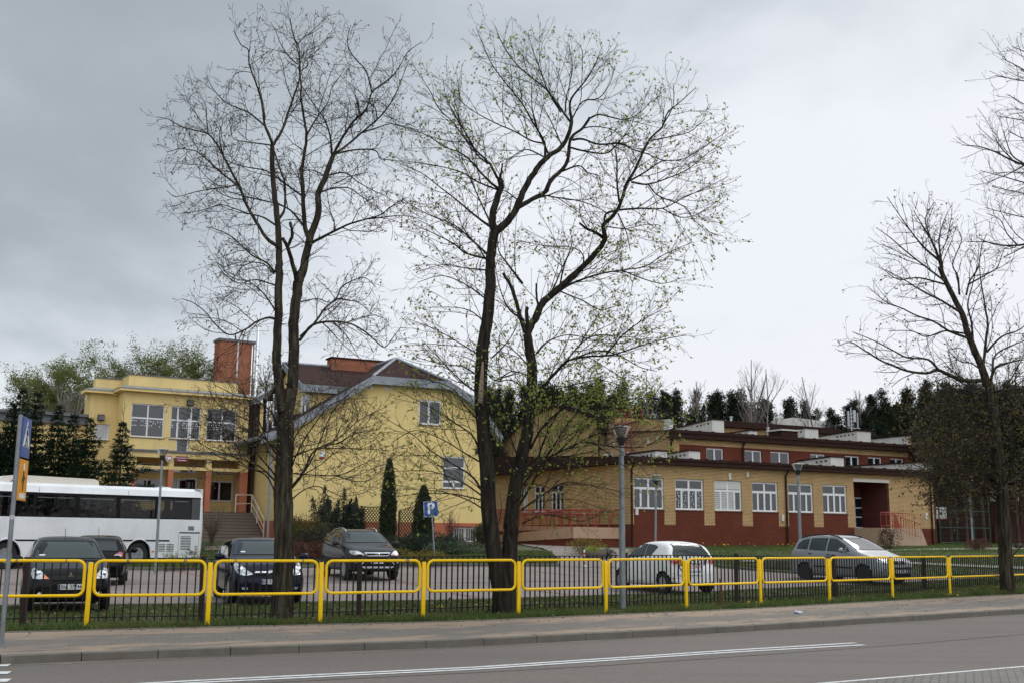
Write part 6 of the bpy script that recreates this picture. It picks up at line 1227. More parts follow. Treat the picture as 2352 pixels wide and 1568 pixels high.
# lattice panels
def lattice(px0, px1, pt, pb, Y, lab, arch):
    a, b = at(px0, pb, Y), at(px1, pb, Y+.9); root = empty('lattice_panel', (a.x, a.y, float(terr(a.x, a.y))), math.atan2(b.y-a.y, b.x-a.x), lab, 'lattice'); Wd = (b-a).length; Hh = hgt(px0, pt, Y); q = MB(); n = 20
    def top(x): return Hh+(.28*(1-((x-Wd*.9)/(Wd*.9))**2) if arch else 0)
    s = .19; z0 = .15
    for sg in (1, -1):
        k = -40
        while k < 60:
            x0 = k*s; pts = []
            for u in np.linspace(0, Hh+.4, 40):
                x = x0+sg*u; z = z0+u
                if 0 <= x <= Wd and z <= top(x): pts.append((x, .012*sg, z))
            if len(pts) > 1: q.tube([pts[0], pts[-1]], .026, 4)
            k += 1
    q.build('slats', M_bwood, root); f = MB(); f.tube([(x, 0, top(x)) for x in np.linspace(0, Wd, 10)], .03, 5); f.tube([(0, 0, z0), (Wd, 0, z0)], .03, 4); f.build('frame', M_bwood, root)
    for x in (0, Wd): p = MB(); p.cbox(x-.05, x+.05, -.05, .05, 0, top(x)+.06, .01); p.build('post', M_bwood, root)
lattice(828, 874, 1163, 1245, 57.3, 'brown wooden lattice panel left of the tall thuja', False); lattice(916, 958, 1174, 1250, 56.5, 'brown arched wooden lattice panel between the two thujas', True)
# pale willows behind the school
def willow(px, py, Y, w, lab, seed):
    rg = random.Random(seed); root = empty('willow_tree', base(px, Y), 0, lab, 'tree', 'willows behind the school'); h = hgt(px, py, Y); t = Tubes(); tips = []; dirs = []
    def br(p, d, L, r, lv):
        n = 6; P = [p]; d = d.normalized()
        for i in range(n): d = (d+Vector((rg.gauss(0, .16), rg.gauss(0, .16), .10 if lv < 2 else -.02))).normalized(); P.append(P[-1]+d*L/n)
        t.add(P, [r*(1-.75*i/n) for i in range(n+1)], 5 if lv == 0 else 3)
        if lv < 3:
            for _ in range((7, 7, 6)[lv]):
                i = rg.randint(1 if lv else 2, n); q = P[i]; dd = (P[i]-P[i-1]).normalized(); o = Vector((rg.gauss(0, 1), rg.gauss(0, 1), rg.gauss(.2, .6))).normalized(); br(q, dd+o*.75, L*rg.uniform(.40, .6), r*.45*(1-.1*i), lv+1)
        if lv >= 2:
            for i in range(1, n+1):
                for _ in range(8): tips.append(tuple(P[i]+Vector((rg.gauss(0, .22), rg.gauss(0, .16), rg.gauss(0, .16))))); dirs.append((rg.gauss(0, .4), rg.gauss(0, .4), -.4))
    for k in range(4): a = k*1.6+rg.random(); br(Vector((0, 0, 0)), Vector((math.cos(a)*w/h*.9, math.sin(a)*w/h*.9, 1)), h*.62, .22, 0)
    hi = max(p[2] for p in tips); s = h/hi; t2 = t.build('trunk', M_bark2, root); t2.scale = (s, s, s); l = leaf_mesh('foliage', np.array(tips)*s, .21, M_will, root, np.random.default_rng(seed), np.array(dirs), asp=.3)
for i, (px, py, Y, w, lab) in enumerate(((165, 822, 88, 3.6, 'pale green willow furthest left behind the annex'), (205, 782, 92, 3.2, 'slender pale willow rising left of the school parapet'), (262, 815, 95, 3.0, 'thin pale willow seen over the left end of the parapet'), (318, 762, 92, 3.8, 'tall pale willow behind the middle of the parapet'), (405, 758, 90, 3.8, 'densest green willow, left of the chimney tower'), (470, 805, 94, 2.6, 'small pale willow against the chimney tower'), (120, 880, 86, 2.6, 'low willow growing between the spruces and annex'))): willow(px, py, Y, w, lab, 40+i)
willow(640, 872, 98, 3.2, 'yellow green willow top showing between chimney tower and house', 55)
# pine wood behind the brick school: each pine a thing, five shapes shared
def pine_proto(seed, h):
    rg = np.random.default_rng(seed); rd = random.Random(seed); t = Tubes(); C = []; t.add([(0, 0, -.5), (rg.normal()*.1, 0, h*.4), (rg.normal()*.15, 0, h*.8), (0, 0, h)], [.17, .14, .09, .02], 6)
    z = h*.30
    while z < h*.985:
        u = (z-h*.3)/(h*.7); L = (2.6*(1-u)**.8+.12)*rg.uniform(.25, 1.15); a = rg.uniform(0, 6.28); dz = L*rg.uniform(.1, .45)
        e = np.array([math.cos(a)*L, math.sin(a)*L, z+dz]); t.add([(0, 0, z), tuple(e*np.array([.5, .5, 0])+np.array([0, 0, z+dz*.3])), tuple(e)], [.04, .025, .01], 3)
        if u > .12:
            for k in range(int(6+L*7)):
                c = np.array([0, 0, z])+(e-np.array([0, 0, z]))*rg.uniform(.3, 1.05)+rg.normal(scale=.16, size=3); C.append(c+rg.normal(size=(13, 3))*np.array([.33, .33, .2])*(1.15-.75*u))
        z += h*.7/52*rg.uniform(.6, 1.4)
    C = np.vstack(C); root = empty('pine_tree', (0, 0, 0), 0); t.build('trunk', M_trunkp, root); leaf_mesh('crown', C, .27, M_pine, root, rg, np.tile([0, 0, .8], (len(C), 1))+rg.normal(scale=.6, size=C.shape), asp=.28); return root
PH = (14.0, 15.0, 13.0, 16.0, 12.0); protos = [pine_proto(200+i, PH[i]) for i in range(5)]; used = [False]*5
prd = random.Random(77)
CM = {}
for c in bpy.data.objects:
    if c.parent: CM.setdefault(c.parent.name, []).append(c)
def pine(px, py, Y, lab, grp, w=1.0):
    i = prd.randrange(5); b = base(px, Y); s = (at(px, py, Y).z-b.z)/PH[i]
    if used[i]: r = copy_tree(protos[i], None, CM)
    else: r = protos[i]; used[i] = True
    r.location = b; r.scale = (s*w*prd.uniform(.85, 1.15), s*w*prd.uniform(.85, 1.15), s); r.rotation_euler = (0, 0, prd.uniform(0, 6.28)); tag(r, lab, 'pine', grp)
top_x = [1130, 1180, 1260, 1330, 1400, 1470, 1540, 1600, 1640, 1700, 1760, 1800, 1850, 1900, 1960, 2010, 2060, 2110, 2160, 2230, 2300, 2420]
top_y = [880, 885, 890, 880, 872, 885, 880, 905, 905, 900, 915, 930, 925, 918, 912, 905, 905, 895, 885, 880, 878, 875]
k = 0
for row, (Y, n, dy) in enumerate(((104, 30, 8), (112, 32, 0), (121, 34, 4))):
    for j in range(n):
        px = 1105+(2480-1105)*(j+prd.uniform(.1, .9))/n; py = float(np.interp(px, top_x, top_y))+dy+prd.choice((-10, 0, 8, 22, 36))+prd.uniform(-8, 8)
        pine(px, py, Y+prd.uniform(-3, 3), 'dark pine in the dense wood rising behind the brick school roofs', 'pines of the wood behind the brick school')
for px, py, Y in ((2150, 905, 84), (2185, 890, 88), (2222, 895, 82), (2262, 880, 86), (2300, 885, 84), (2340, 880, 87), (2385, 890, 85), (2170, 935, 95), (2245, 925, 96), (2330, 920, 94), (2207, 915, 92), (2285, 905, 97), (2362, 905, 95), (2410, 900, 96), (2318, 895, 90), (2350, 890, 92), (2372, 885, 89), (2400, 890, 91), (2430, 885, 88), (2460, 890, 92), (2260, 905, 99), (2310, 915, 99), (2345, 912, 100), (2395, 910, 99), (2435, 905, 98), (2195, 925, 99), (2232, 935, 101)):
    pine(px, py, Y, 'tall pine with a bare lower trunk at the right behind the lawn', 'near pines at the right of the brick school', .9)
for j in range(16): pine(1080+prd.uniform(0, 330), prd.uniform(900, 935), prd.uniform(92, 99), 'dark pine glimpsed between the yellow house and the brick hall', 'pines between house and brick hall')
# distant belt of trees that closes the horizon
def belt(name, x0, x1, Y, h, n, seed, m):
    rg = np.random.default_rng(seed); x = rg.uniform(x0, x1, n); y = Y+rg.uniform(-8, 8, n); z = rg.uniform(0, 1, n)**.8*h*(.75+.25*np.sin(x*.31)+.12*np.sin(x*1.1+2)); C = np.c_[x, y, z+1.5]
    tag(leaf_mesh(name, C, 1.1, m, None, rg, None, asp=.6), kind='stuff')
belt('distant_wood', 4, 120, 134, 14.5, 60000, 5, M_pine); belt('distant_wood', -140, -20, 140, 6, 16000, 6, M_pine)
# bare pale birches standing above the wood
def birch(px, py, Y, lab, seed, w=.26):
    rg = random.Random(seed); root = empty('birch_tree', base(px, Y), 0, lab, 'tree', 'bare birches above the wood'); h = hgt(px, py, Y); t = Tubes()
    def br(p, d, L, r, lv):
        n = 5; P = [p]; d = d.normalized()
        for i in range(n): d = (d+Vector((rg.gauss(0, .07), rg.gauss(0, .07), .09 if lv else .02))).normalized(); P.append(P[-1]+d*L/n)
        t.add(P, [max(.008, r*(1-.8*i/n)) for i in range(n+1)], 4 if lv < 2 else 3)
        if lv < 3:
            for k in range((14, 5, 4)[lv]):
                u = .3+.68*k/(17 if lv == 0 else 7) if lv < 2 else rg.uniform(.2, 1); i = min(n-1, int(u*n)); q = P[i].lerp(P[i+1], u*n-i); dd = (P[i+1]-P[i]).normalized(); a = rg.uniform(0, 6.28); o = Vector((math.cos(a), math.sin(a), 0)); br(q, dd+o*rg.uniform(.5, .8), L*(w if lv == 0 else .5)*(1.25-.7*u), r*.35, lv+1)
    br(Vector((0, 0, 0)), Vector((0, 0, 1)), h, .16, 0); t.build('branches', M_birch, root)
for i, (px, py, Y, lab) in enumerate(((1722, 828, 100, 'tall bare birch above the middle of the brick school roofs'), (1700, 850, 103, 'thinner bare birch just left of the tallest one'), (1745, 845, 102, 'thinner bare birch just right of the tallest one'), (1905, 860, 100, 'bare pale birch above the right part of the upper roof'), (1590, 872, 101, 'faint bare birch behind the hall roof'), (1500, 850, 102, 'bare birch rising among the lime leaves'), (1440, 845, 104, 'bare birch left among the lime leaves'), (1985, 890, 108, 'short bare birch left of the bushy tree'))): birch(px, py, Y, lab, 70+i)
for i, (px, py, Y) in enumerate(((95, 905, 78), (135, 890, 80), (170, 900, 79), (100, 880, 84))): birch(px, py, Y, ['thin bare tree over the annex roof, leftmost', 'thin bare tree over the annex roof, second', 'thin bare tree by the corner of the school', 'thin bare tree behind the spruce tips'][i], 90+i, .26)
# red brick house far at the right behind the fence
def far_house():
    c = at(2225, 1230, 92); B = Frame(c.x, c.y, float(terr(c.x, c.y)), 20); root = empty('red_brick_house', (c.x, c.y, B.o.z), B.a, 'dark red brick house half hidden behind the bushy tree', 'house'); zb = B.o.z
    m = brick_mat('old_red_brick', (.075, .030, .025), (.055, .024, .02), (.05, .035, .03), .3, .1, .015); q = MB(); x0 = B.h(2160, 1200)[0]; x1 = B.h(2420, 1200)[0]; q.box(x0, x1, 0, 8, -1, 5.8); q.prism([(x0, 0, 5.8), (x0, 8, 5.8), (x0, 4, 8.2)], (x1-x0, 0, 0)); q.build('wall', m, root)
    r = MB(); r.prism([(x0-.4, -.5, 5.6), (x0-.4, 4, 8.5), (x0-.4, 4, 8.3), (x0-.4, -.5, 5.4)], (x1-x0+.8, 0, 0)); r.prism([(x0-.4, 8.5, 5.6), (x0-.4, 4, 8.5), (x0-.4, 4, 8.3), (x0-.4, 8.5, 5.4)], (x1-x0+.8, 0, 0)); r.build('roof', M_roof, root)
    for xa, xb, ya, yb in ((2211, 2229, 1129, 1149), (2272, 2286, 1127, 1150), (2296, 2307, 1105, 1114), (2330, 2344, 1128, 1150)):
        a, zt = B.h(xa, ya); b, z0 = B.h(xb, yb); window(root, a, b, z0-zb, zt-zb, 0, mull=(.5,), dep=-.02, sill=False, fw=.09)
    w = MB(); a = B.h(2283, 1200, -3)[0]; w.box(a, a+7, -3, -2.8, 0, 1.4); w.build('porch_wall', m, root)
far_house()
# what stands across the road, behind the viewer: seen only as reflections in the panes
def across():
    for i, (x, y, h) in enumerate(((-26, -22, 13), (-14, -30, 15), (-4, -20, 12), (7, -28, 16), (17, -21, 13), (28, -30, 15), (41, -24, 14))):
        rg = random.Random(300+i); t = Tubes(); root = empty('roadside_tree', (x, y, 0), 0, 'bare tree across the road, reflected in the window panes', 'tree', 'bare trees across the road')
        def br(p, d, L, r, lv):
            P = [p]; d = d.normalized()
            for k in range(5): d = (d+Vector((rg.gauss(0, .14), rg.gauss(0, .14), .06))).normalized(); P.append(P[-1]+d*L/5)
            t.add(P, [r*(1-.14*k) for k in range(6)], 4)
            if lv < 3:
                for k in range((9, 5, 4)[lv]): q = P[rg.randint(1, 5)]; br(q, (q-P[0]).normalized()+Vector((rg.gauss(0, .6), rg.gauss(0, .6), rg.gauss(.2, .3))), L*.55, r*.5, lv+1)
        br(Vector((0, 0, 0)), Vector((0, 0, 1)), h*.6, .25, 0); t.build('branches', M_twig, root)
    rg = np.random.default_rng(31); n = 9000; x = rg.uniform(-80, 90, n); C = np.c_[x, rg.uniform(-48, -40, n), rg.uniform(0, 1, n)**.8*(5+1.5*np.sin(x*.2)+1.0*np.sin(x*.9))]; tag(leaf_mesh('distant_hedge', C, 1.0, M_pine, None, rg, None, asp=.7), kind='stuff')
across()
# ------------------------------------------------------------------ vehicles
from mathutils.bvhtree import BVHTree
M_glass = mat('car_glass', (.020, .032, .031), .04, var=.35, scale=1.2, ior=1.5)
M_glassd = mat('dark_car_glass', (.012, .015, .016), .03, var=.35, scale=1.2, ior=1.6)
M_head = mat('headlight_lens', (.52, .55, .57), .12, metal=.35, var=.45, scale=14, coat=1)
M_bulb = mat('headlight_reflector', (.75, .78, .8), .06, metal=1, var=.1)
M_orange = mat('orange_lens', (.72, .17, .02), .2, coat=1)
M_taill = mat('tail_light_lens', (.38, .012, .012), .15, var=.2, coat=1)
M_grille = mat('black_grille', (.008, .008, .009), .85, ior=1.3)
P_black = mat('black_car_paint', (.005, .005, .006), .10, var=.1, ior=1.27); P_navy = mat('navy_car_paint', (.008, .010, .024), .12, var=.1, ior=1.32)
P_graph = mat('graphite_car_paint', (.012, .011, .013), .14, var=.1, ior=1.34); P_white = mat('white_car_paint', (.80, .80, .77), .35, var=.03, coat=.4, dirt=(.60, .58, .54), dscale=1.2, damt=.35)
P_silver = mat('silver_car_paint', (.27, .28, .295), .38, metal=.5, var=.06, coat=.25, dirt=(.2, .2, .2), dscale=1.4, damt=.4); P_bus = mat('white_coach_paint', (.72, .74, .75), .35, var=.03, coat=.6, dirt=(.50, .51, .50), dscale=.8, damt=.4)
M_seat = mat('dark_seat_fabric', (.04, .015, .015), .9, var=.3)
def ip(x, pts): return float(np.interp(x, [p[0] for p in pts], [p[1] for p in pts]))
class Car:
    def __init__(s, name, label, cat, Lg, top, belt, plan, low, paint, wb, fo, wr, group=None, arch=None, tumble=.34):
        s.L = Lg; s.paint = paint; s.root = empty(name, (0, 0, 0), 0, label, cat, group)
        xs = sorted(set([0, .02, .07, .16, .3]+[p[0] for p in top]+[Lg*.35, Lg*.5, Lg*.65]+[Lg-.3, Lg-.12, Lg-.05, Lg-.015, Lg])); xs = [x for i, x in enumerate(xs) if i == 0 or x-xs[i-1] > .012]
        V = []; Fc = []; m = 20
        for x in xs:
            zt = ip(x, top); zl = ip(x, low); W = ip(x, plan); zb = min(ip(x, belt), zt-.05); cab = max(0, zt-zb); k = min(1, cab/.35); Wg = W*.945; Wr = Wg-cab*tumble if cab > .1 else W*.88
            hz = zb-zl
            half = [(0, zl), (W*.6, zl), (W*.90, zl), (W*.975, zl+hz*.14), (W, zl+hz*.42), (W*.995, zl+hz*.70), (W*.965, zb-.02), (Wg, zb+.015*k), (Wr+.01, zt-.085*k-.02*(1-k)), (Wr-.07, zt-.022), (Wr*.55, zt), ]
            ring = [(y, z) for y, z in half]+[(0, zt+.006)]+[(-y, z) for y, z in reversed(half[1:])]
            V += [(-x, y, z) for y, z in ring]; m = len(ring)
        for i in range(len(xs)-1):
            for j in range(m): Fc.append((i*m+j, i*m+(j+1) % m, (i+1)*m+(j+1) % m, (i+1)*m+j))
        n = len(xs)-1; Fc.append(tuple(range(m))); Fc.append(tuple(n*m+j for j in range(m-1, -1, -1)))
        me = bpy.data.meshes.new('b'); me.from_pydata(V, [], Fc); bm = bmesh.new(); bm.from_mesh(me); bmesh.ops.recalc_face_normals(bm, faces=bm.faces[:]); bm.to_mesh(me); bm.free(); o = link('tmp', me)
        sb = o.modifiers.new('s', 'SUBSURF'); sb.levels = 2; sb.render_levels = 2
        Wm = max(p[1] for p in plan); s.W = Wm; s.wheels = [(-fo, 1), (-fo, -1), (-fo-wb, 1), (-fo-wb, -1)]; s.wr = wr; ar = arch or wr+.055
        c = MB()
        for x, sd in s.wheels: c.lathe([(ar, Wm*sd*.66), (ar, (Wm+.2)*sd)], 28, (x, 0, wr), 'y')
        co = c.build('cut', M_dplas); b = o.modifiers.new('b', 'BOOLEAN'); b.object = co; b.operation = 'DIFFERENCE'; b.solver = 'EXACT'
        dg = bpy.context.evaluated_depsgraph_get(); me2 = bpy.data.meshes.new_from_object(o.evaluated_get(dg)); bpy.data.objects.remove(o); bpy.data.objects.remove(co)
        me2.materials.clear(); me2.materials.append(paint); me2.materials.append(M_dplas)
        for p in me2.polygons:
            p.use_smooth = True
            cc = p.center; near = any((cc.x-x)**2+(cc.z-wr)**2 < (ar-.004)**2 and cc.y*sd > Wm*.5 and abs(cc.y) < Wm*.9 and abs(p.normal.y) > .9 and abs(cc.y-Wm*sd*.66) < .01 for x, sd in s.wheels)
            rim = any(abs(math.hypot(cc.x-x, cc.z-wr)-ar) < .012 and cc.y*sd > Wm*.5 for x, sd in s.wheels)
            p.material_index = 1 if near or rim else 0
        me2.set_sharp_from_angle(angle=R(50)); me2.name = 'body'
        s.body = link('body', me2, s.root); s.bvh = BVHTree.FromPolygons([v.co for v in me2.vertices], [tuple(p.vertices) for p in me2.polygons])
        s.me = me2
    def patch(s, name, poly, face, m, off=.006, parent=None, cuts=4, rim=None, rimm=None, bulge=0):
        """poly drawn on the front/rear/left/right/top of the car and wrapped on to its skin"""
        d = {'front': Vector((-1, 0, 0)), 'rear': Vector((1, 0, 0)), 'left': Vector((0, -1, 0)), 'right': Vector((0, 1, 0)), 'top': Vector((0, 0, -1))}[face]
        def P3(a, b): return {'front': Vector((1, a, b)), 'rear': Vector((-s.L-1, a, b)), 'left': Vector((a, 2, b)), 'right': Vector((a, -2, b)), 'top': Vector((a, b, 3))}[face]
        bm = bmesh.new(); vs = [bm.verts.new(P3(a, b)) for a, b in poly]; f = bm.faces.new(vs); bmesh.ops.triangulate(bm, faces=[f])
        bmesh.ops.subdivide_edges(bm, edges=bm.edges[:], cuts=cuts, use_grid_fill=True); bmesh.ops.triangulate(bm, faces=bm.faces[:])
        for v in bm.verts:
            h = s.bvh.ray_cast(v.co, d)
            if h[0] is None: h = s.bvh.find_nearest(v.co+d*.9); v.co = h[0]-d*off
            else: v.co = h[0]-d*off
        bmesh.ops.recalc_face_normals(bm, faces=bm.faces[:])
        avg = sum((f.normal for f in bm.faces), Vector())
        if avg.dot(d) > 0: bmesh.ops.reverse_faces(bm, faces=bm.faces[:])
        mb = MB(); mb.bm(bm); o = mb.build(name, m, parent or s.root, smooth=True)
        me = o.data; a2 = sum((p.normal*p.area for p in me.polygons), Vector())
        if a2.dot(d) > 0: me.flip_normals()
        if rim:
            pr = []; n = len(poly)
            for i in range(n):
                for k in range(6):
                    a = poly[i][0]+(poly[(i+1) % n][0]-poly[i][0])*k/6; b = poly[i][1]+(poly[(i+1) % n][1]-poly[i][1])*k/6; q = P3(a, b); h = s.bvh.ray_cast(q, d); pr.append((h[0] if h[0] is not None else s.bvh.find_nearest(q+d*.9)[0])-d*off)
            t = MB(); t.tube(pr+[pr[0]], rim, 5, cap=False); t.build('trim', rimm or M_dplas, o)
        return o
    def both(s, name, poly, face, m, **k):
        a = s.patch(name, poly, face, m, **k)
        return a, s.patch(name, [(-p[0], p[1]) for p in reversed(poly)], face, m, **k)
    def sides(s, name, poly, m, **k): return s.patch(name, poly, 'left', m, **k), s.patch(name, list(reversed(poly)), 'right', m, **k)
    def wheel(s, x, sd, rimm, spokes=5, w=.19, hub=.62, cover=False):
        r = s.wr; y1 = (s.W-.015)*sd; y0 = (s.W-.015-w)*sd; wh = empty('wheel', (x, 0, r), 0, parent=s.root)
        prof = [(r*hub, y0), (r*.9, y0), (r*.985, y0+(y1-y0)*.12), (r, y0+(y1-y0)*.25), (r, y0+(y1-y0)*.75), (r*.985, y0+(y1-y0)*.9), (r*.9, y1), (r*hub, y1-.01*sd)]
        t = MB(); t.lathe(prof, 32, axis='y'); t.build('tyre', M_tyre, wh, smooth=True, angle=40)
        q = MB(); rr = r*hub; yy = y1-.02*sd; q.lathe([(rr, y1-.004*sd), (rr*.93, y1-.006*sd), (rr*.90, yy-.05*sd)], 28, axis='y')
        for k in range(spokes):
            a = 2*math.pi*k/spokes; ca, sa = math.cos(a), math.sin(a); wd = rr*(.16 if not cover else .26); p = [(-wd, 0), (wd, 0), (wd*.75, rr*.93), (-wd*.75, rr*.93)]
            q.prism([(ca*u-sa*v, yy, sa*u+ca*v) for u, v in p], (0, -.02*sd, 0))
        q.lathe([(rr*.2, yy+.005*sd), (rr*.2, yy-.03*sd)], 14, axis='y'); q.build('rim', rimm, wh)
        bk = MB(); bk.lathe([(.001, yy-.055*sd), (rr*.92, yy-.055*sd)], 24, axis='y'); bk.build('brake_disc', M_dplas, wh); return wh
    def mirror(s, x, z, m, w=.2):
        for sd in (1, -1):
            h = s.bvh.ray_cast(Vector((x, 2*sd, z-.05)), Vector((0, -sd, 0))); y = abs(h[0].y) if h[0] else s.W*.9; bm = bmesh.new(); bmesh.ops.create_icosphere(bm, subdivisions=3, radius=.5)
            for v in bm.verts: v.co = Vector((x+v.co.x*.13, (y+.10+w*.5)*sd+v.co.y*w*1.15, z+v.co.z*.17))
            q = MB(); q.bm(bm); q.tube([(x, (y-.03)*sd, z-.06), (x, (y+.14)*sd, z-.03)], .022, 6); q.build('side_mirror', m, s.root, smooth=True)
    def plate(s, txt, z, face, w=.46, hh=.105, y=0, blue=True):
        x = 0
        h = s.bvh.ray_cast(Vector((1 if face == 'front' else -s.L-1, y, z)), Vector((-1 if face == 'front' else 1, 0, 0))); sg = 1 if face == 'front' else -1; x = h[0].x+sg*.012
        pl = MB(); pl.cbox(x-.008, x+.008, y-w/2, y+w/2, z-hh/2, z+hh/2, .003); p = pl.build('number_plate', M_plate, s.root)
        M = Matrix.Translation((x+sg*.010, y, z)) @ Matrix(((0, 0, sg, 0), (sg, 0, 0, 0), (0, 1, 0, 0), (0, 0, 0, 1)))
        text('characters', txt, hh*1.02, M_ink, p, M @ Matrix.Translation((.02, 0, 0)), .0006, .86)
        if blue: b = MB(M); b.box(-w/2+.004, -w/2+.042, -hh/2+.004, hh/2-.004, 0, .003); b.build('blue_band', M_blue, p)
        return p
    def place(s, P, ang): s.root.location = P; s.root.rotation_euler = (0, 0, ang)
def surf(c, face, a, b, off=0):
    o = Vector((1, a, b)) if face == 'front' else Vector((-c.L-1, a, b)); d = Vector((-1 if face == 'front' else 1, 0, 0)); h = c.bvh.ray_cast(o, d); return h[0]-d*off
# ---------- black hatchback, nose to the fence
c = Car('parked_car', 'glossy black hatchback facing the fence behind the leftmost yellow railing panel', 'car', 3.71,
        [(0, .50), (.02, .62), (.07, .74), (.25, .86), (.55, .93), (.85, .99), (.98, 1.02), (1.3, 1.21), (1.62, 1.39), (1.95, 1.475), (2.5, 1.49), (3.1, 1.45), (3.38, 1.37), (3.56, 1.10), (3.66, .9), (3.71, .55)],
        [(0, .6), (.98, .93), (2.2, .97), (3.3, 1.04), (3.71, 1.0)], [(0, .50), (.02, .60), (.07, .68), (.16, .74), (.3, .79), (.7, .83), (3.0, .83), (3.4, .79), (3.71, .62)], [(0, .24), (.3, .19), (3.2, .2), (3.71, .3)], P_black, 2.45, .72, .29)
c.patch('windscreen', [(-.66, 1.05), (.66, 1.05), (.62, 1.15), (.54, 1.36), (.50, 1.39), (-.50, 1.39), (-.54, 1.36), (-.62, 1.15)], 'front', M_glass, cuts=6, rim=.010)
for a, b in c.both('headlight', [(.40, .665), (.56, .655), (.70, .66), (.73, .74), (.72, .85), (.66, .88), (.56, .83)], 'front', M_head, rim=.006), : pass
c.both('indicator', [(.395, .667), (.49, .662), (.50, .755)], 'front', M_orange, off=.012, cuts=1)
for sd in (1, -1):
    p = surf(c, 'front', .61*sd, .75, .008); q = MB(); q.lathe([(.001, p.x+.012), (.05, p.x+.008), (.065, p.x-.01)], 16, (0, p.y, p.z), 'x'); q.build('headlight_bulb', M_bulb, c.root)
    p = surf(c, 'front', .56*sd, .36, .01); q = MB(); q.lathe([(.001, p.x+.01), (.045, p.x+.006), (.052, p.x-.03)], 16, (0, p.y, p.z), 'x'); q.build('fog_light', M_head, c.root)
c.patch('bonnet_slot', [(-.34, .605), (.34, .605), (.36, .645), (-.36, .645)], 'front', M_grille); c.patch('grille', [(-.42, .28), (.42, .28), (.50, .46), (.34, .56), (-.34, .56), (-.50, .46)], 'front', M_grille)
p = surf(c, 'front', 0, .735, .012); bq = MB(Matrix.Translation((p.x, 0, .73)) @ Matrix(((0, 0, 1, 0), (1, 0, 0, 0), (0, 1, 0, 0), (0, 0, 0, 1))))
for k in range(3):
    a = R(90+120*k); e = Vector((math.cos(a), math.sin(a), 0)); f_ = Vector((-e.y, e.x, 0)); bq.prism([(0, 0, 0), tuple(e*.03+f_*.019), tuple(e*.062), tuple(e*.03-f_*.019)], (0, 0, .006))
bq.build('emblem', M_chrome, c.root)
c.plate('BIA 37744', .505, 'front'); c.mirror(-1.22, 1.02, P_black)
c.sides('side_window', [(-1.15, 1.0), (-2.05, 1.03), (-2.05, 1.40), (-1.72, 1.36)], M_glassd); c.sides('side_window', [(-2.12, 1.03), (-2.85, 1.07), (-2.8, 1.38), (-2.12, 1.41)], M_glassd); c.patch('rear_window', [(-.55, 1.12), (.55, 1.12), (.48, 1.36), (-.48, 1.36)], 'rear', M_glassd)
for x, sd in c.wheels: c.wheel(x, sd, M_rim, 7)
q = MB(); q.tube([(-1.95, -.05, 1.47), (-2.02, -.05, 1.66)], .006, 5); q.build('aerial', M_dplas, c.root)
q = MB(); q.tube([(-1.05, .55, 1.045), (-.98, -.02, 1.05)], .008, 4); q.tube([(-1.05, -.02, 1.045), (-.98, -.5, 1.05)], .008, 4); q.build('wiper', M_dplas, c.root)
c.patch('sticker', [(-.57, 1.10), (-.46, 1.10), (-.46, 1.125), (-.57, 1.125)], 'front', M_plate, off=.01, cuts=1)
a0 = R(-25.0); f0 = onz(165, 1391, .03); f0 = at(165, 1300, 22.7); c.place((f0.x, 22.7, .02), math.atan2(-math.cos(a0), -math.sin(a0)))
# ---------- navy hatchback
c = Car('parked_car', 'dark navy hatchback facing the fence, half hidden by the maple trunk', 'car', 4.0,
        [(0, .48), (.02, .62), (.07, .74), (.25, .88), (.6, .97), (.9, 1.02), (1.05, 1.05), (1.4, 1.24), (1.75, 1.40), (2.1, 1.475), (2.6, 1.49), (3.3, 1.43), (3.6, 1.34), (3.8, 1.08), (3.93, .9), (4.0, .6)],
        [(0, .6), (1.05, .96), (2.4, .99), (3.5, 1.10), (4.0, 1.0)], [(0, .52), (.02, .62), (.07, .70), (.16, .77), (.3, .82), (.7, .85), (3.2, .855), (3.7, .80), (4.0, .66)], [(0, .22), (.3, .18), (3.4, .2), (4.0, .3)], P_navy, 2.51, .80, .31)
c.patch('windscreen', [(-.68, 1.09), (.68, 1.09), (.64, 1.2), (.56, 1.37), (.52, 1.405), (-.52, 1.405), (-.56, 1.37), (-.64, 1.2)], 'front', M_glass, cuts=6, rim=.010)
c.both('headlight', [(.40, .67), (.55, .64), (.70, .67), (.755, .76), (.76, .86), (.72, .92), (.62, .85), (.50, .74)], 'front', M_head, rim=.007, rimm=M_chrome)
for sd in (1, -1):
    p = surf(c, 'front', .66*sd, .765, .008); q = MB(); q.lathe([(.001, p.x+.014), (.055, p.x+.008), (.07, p.x-.01)], 16, (0, p.y, p.z), 'x'); q.build('headlight_bulb', M_bulb, c.root)
    c.patch('fog_light', [(.50*sd, .33), (.62*sd, .33), (.64*sd, .38), (.50*sd, .38)][::sd], 'front', M_head, cuts=2)
c.patch('chrome_bar', [(-.36, .70), (.36, .70), (.33, .735), (-.33, .735)], 'front', M_chrome); c.patch('grille', [(-.30, .64), (.30, .64), (.36, .695), (-.36, .695)], 'front', M_grille); c.patch('lower_grille', [(-.5, .27), (.5, .27), (.46, .44), (-.46, .44)], 'front', M_grille)
def ring_emblem(c, z, r):
    p = surf(c, 'front', 0, z, .012); q = MB(); q.tube([(p.x+.004, r*math.cos(t), z+r*math.sin(t)) for t in np.linspace(0, 2*math.pi, 21)], r*.14, 6, cap=False); q.tube([(p.x+.004, r*.95, z+r*.1), (p.x+.004, r*.1, z+r*.12), (p.x+.004, -r*.1, z-r*.12), (p.x+.004, -r*.95, z-r*.1)], r*.12, 5); q.build('emblem', M_chrome, c.root)
ring_emblem(c, .695, .062)
c.plate('BIA 9 2716', .50, 'front'); c.mirror(-1.3, 1.04, P_navy)
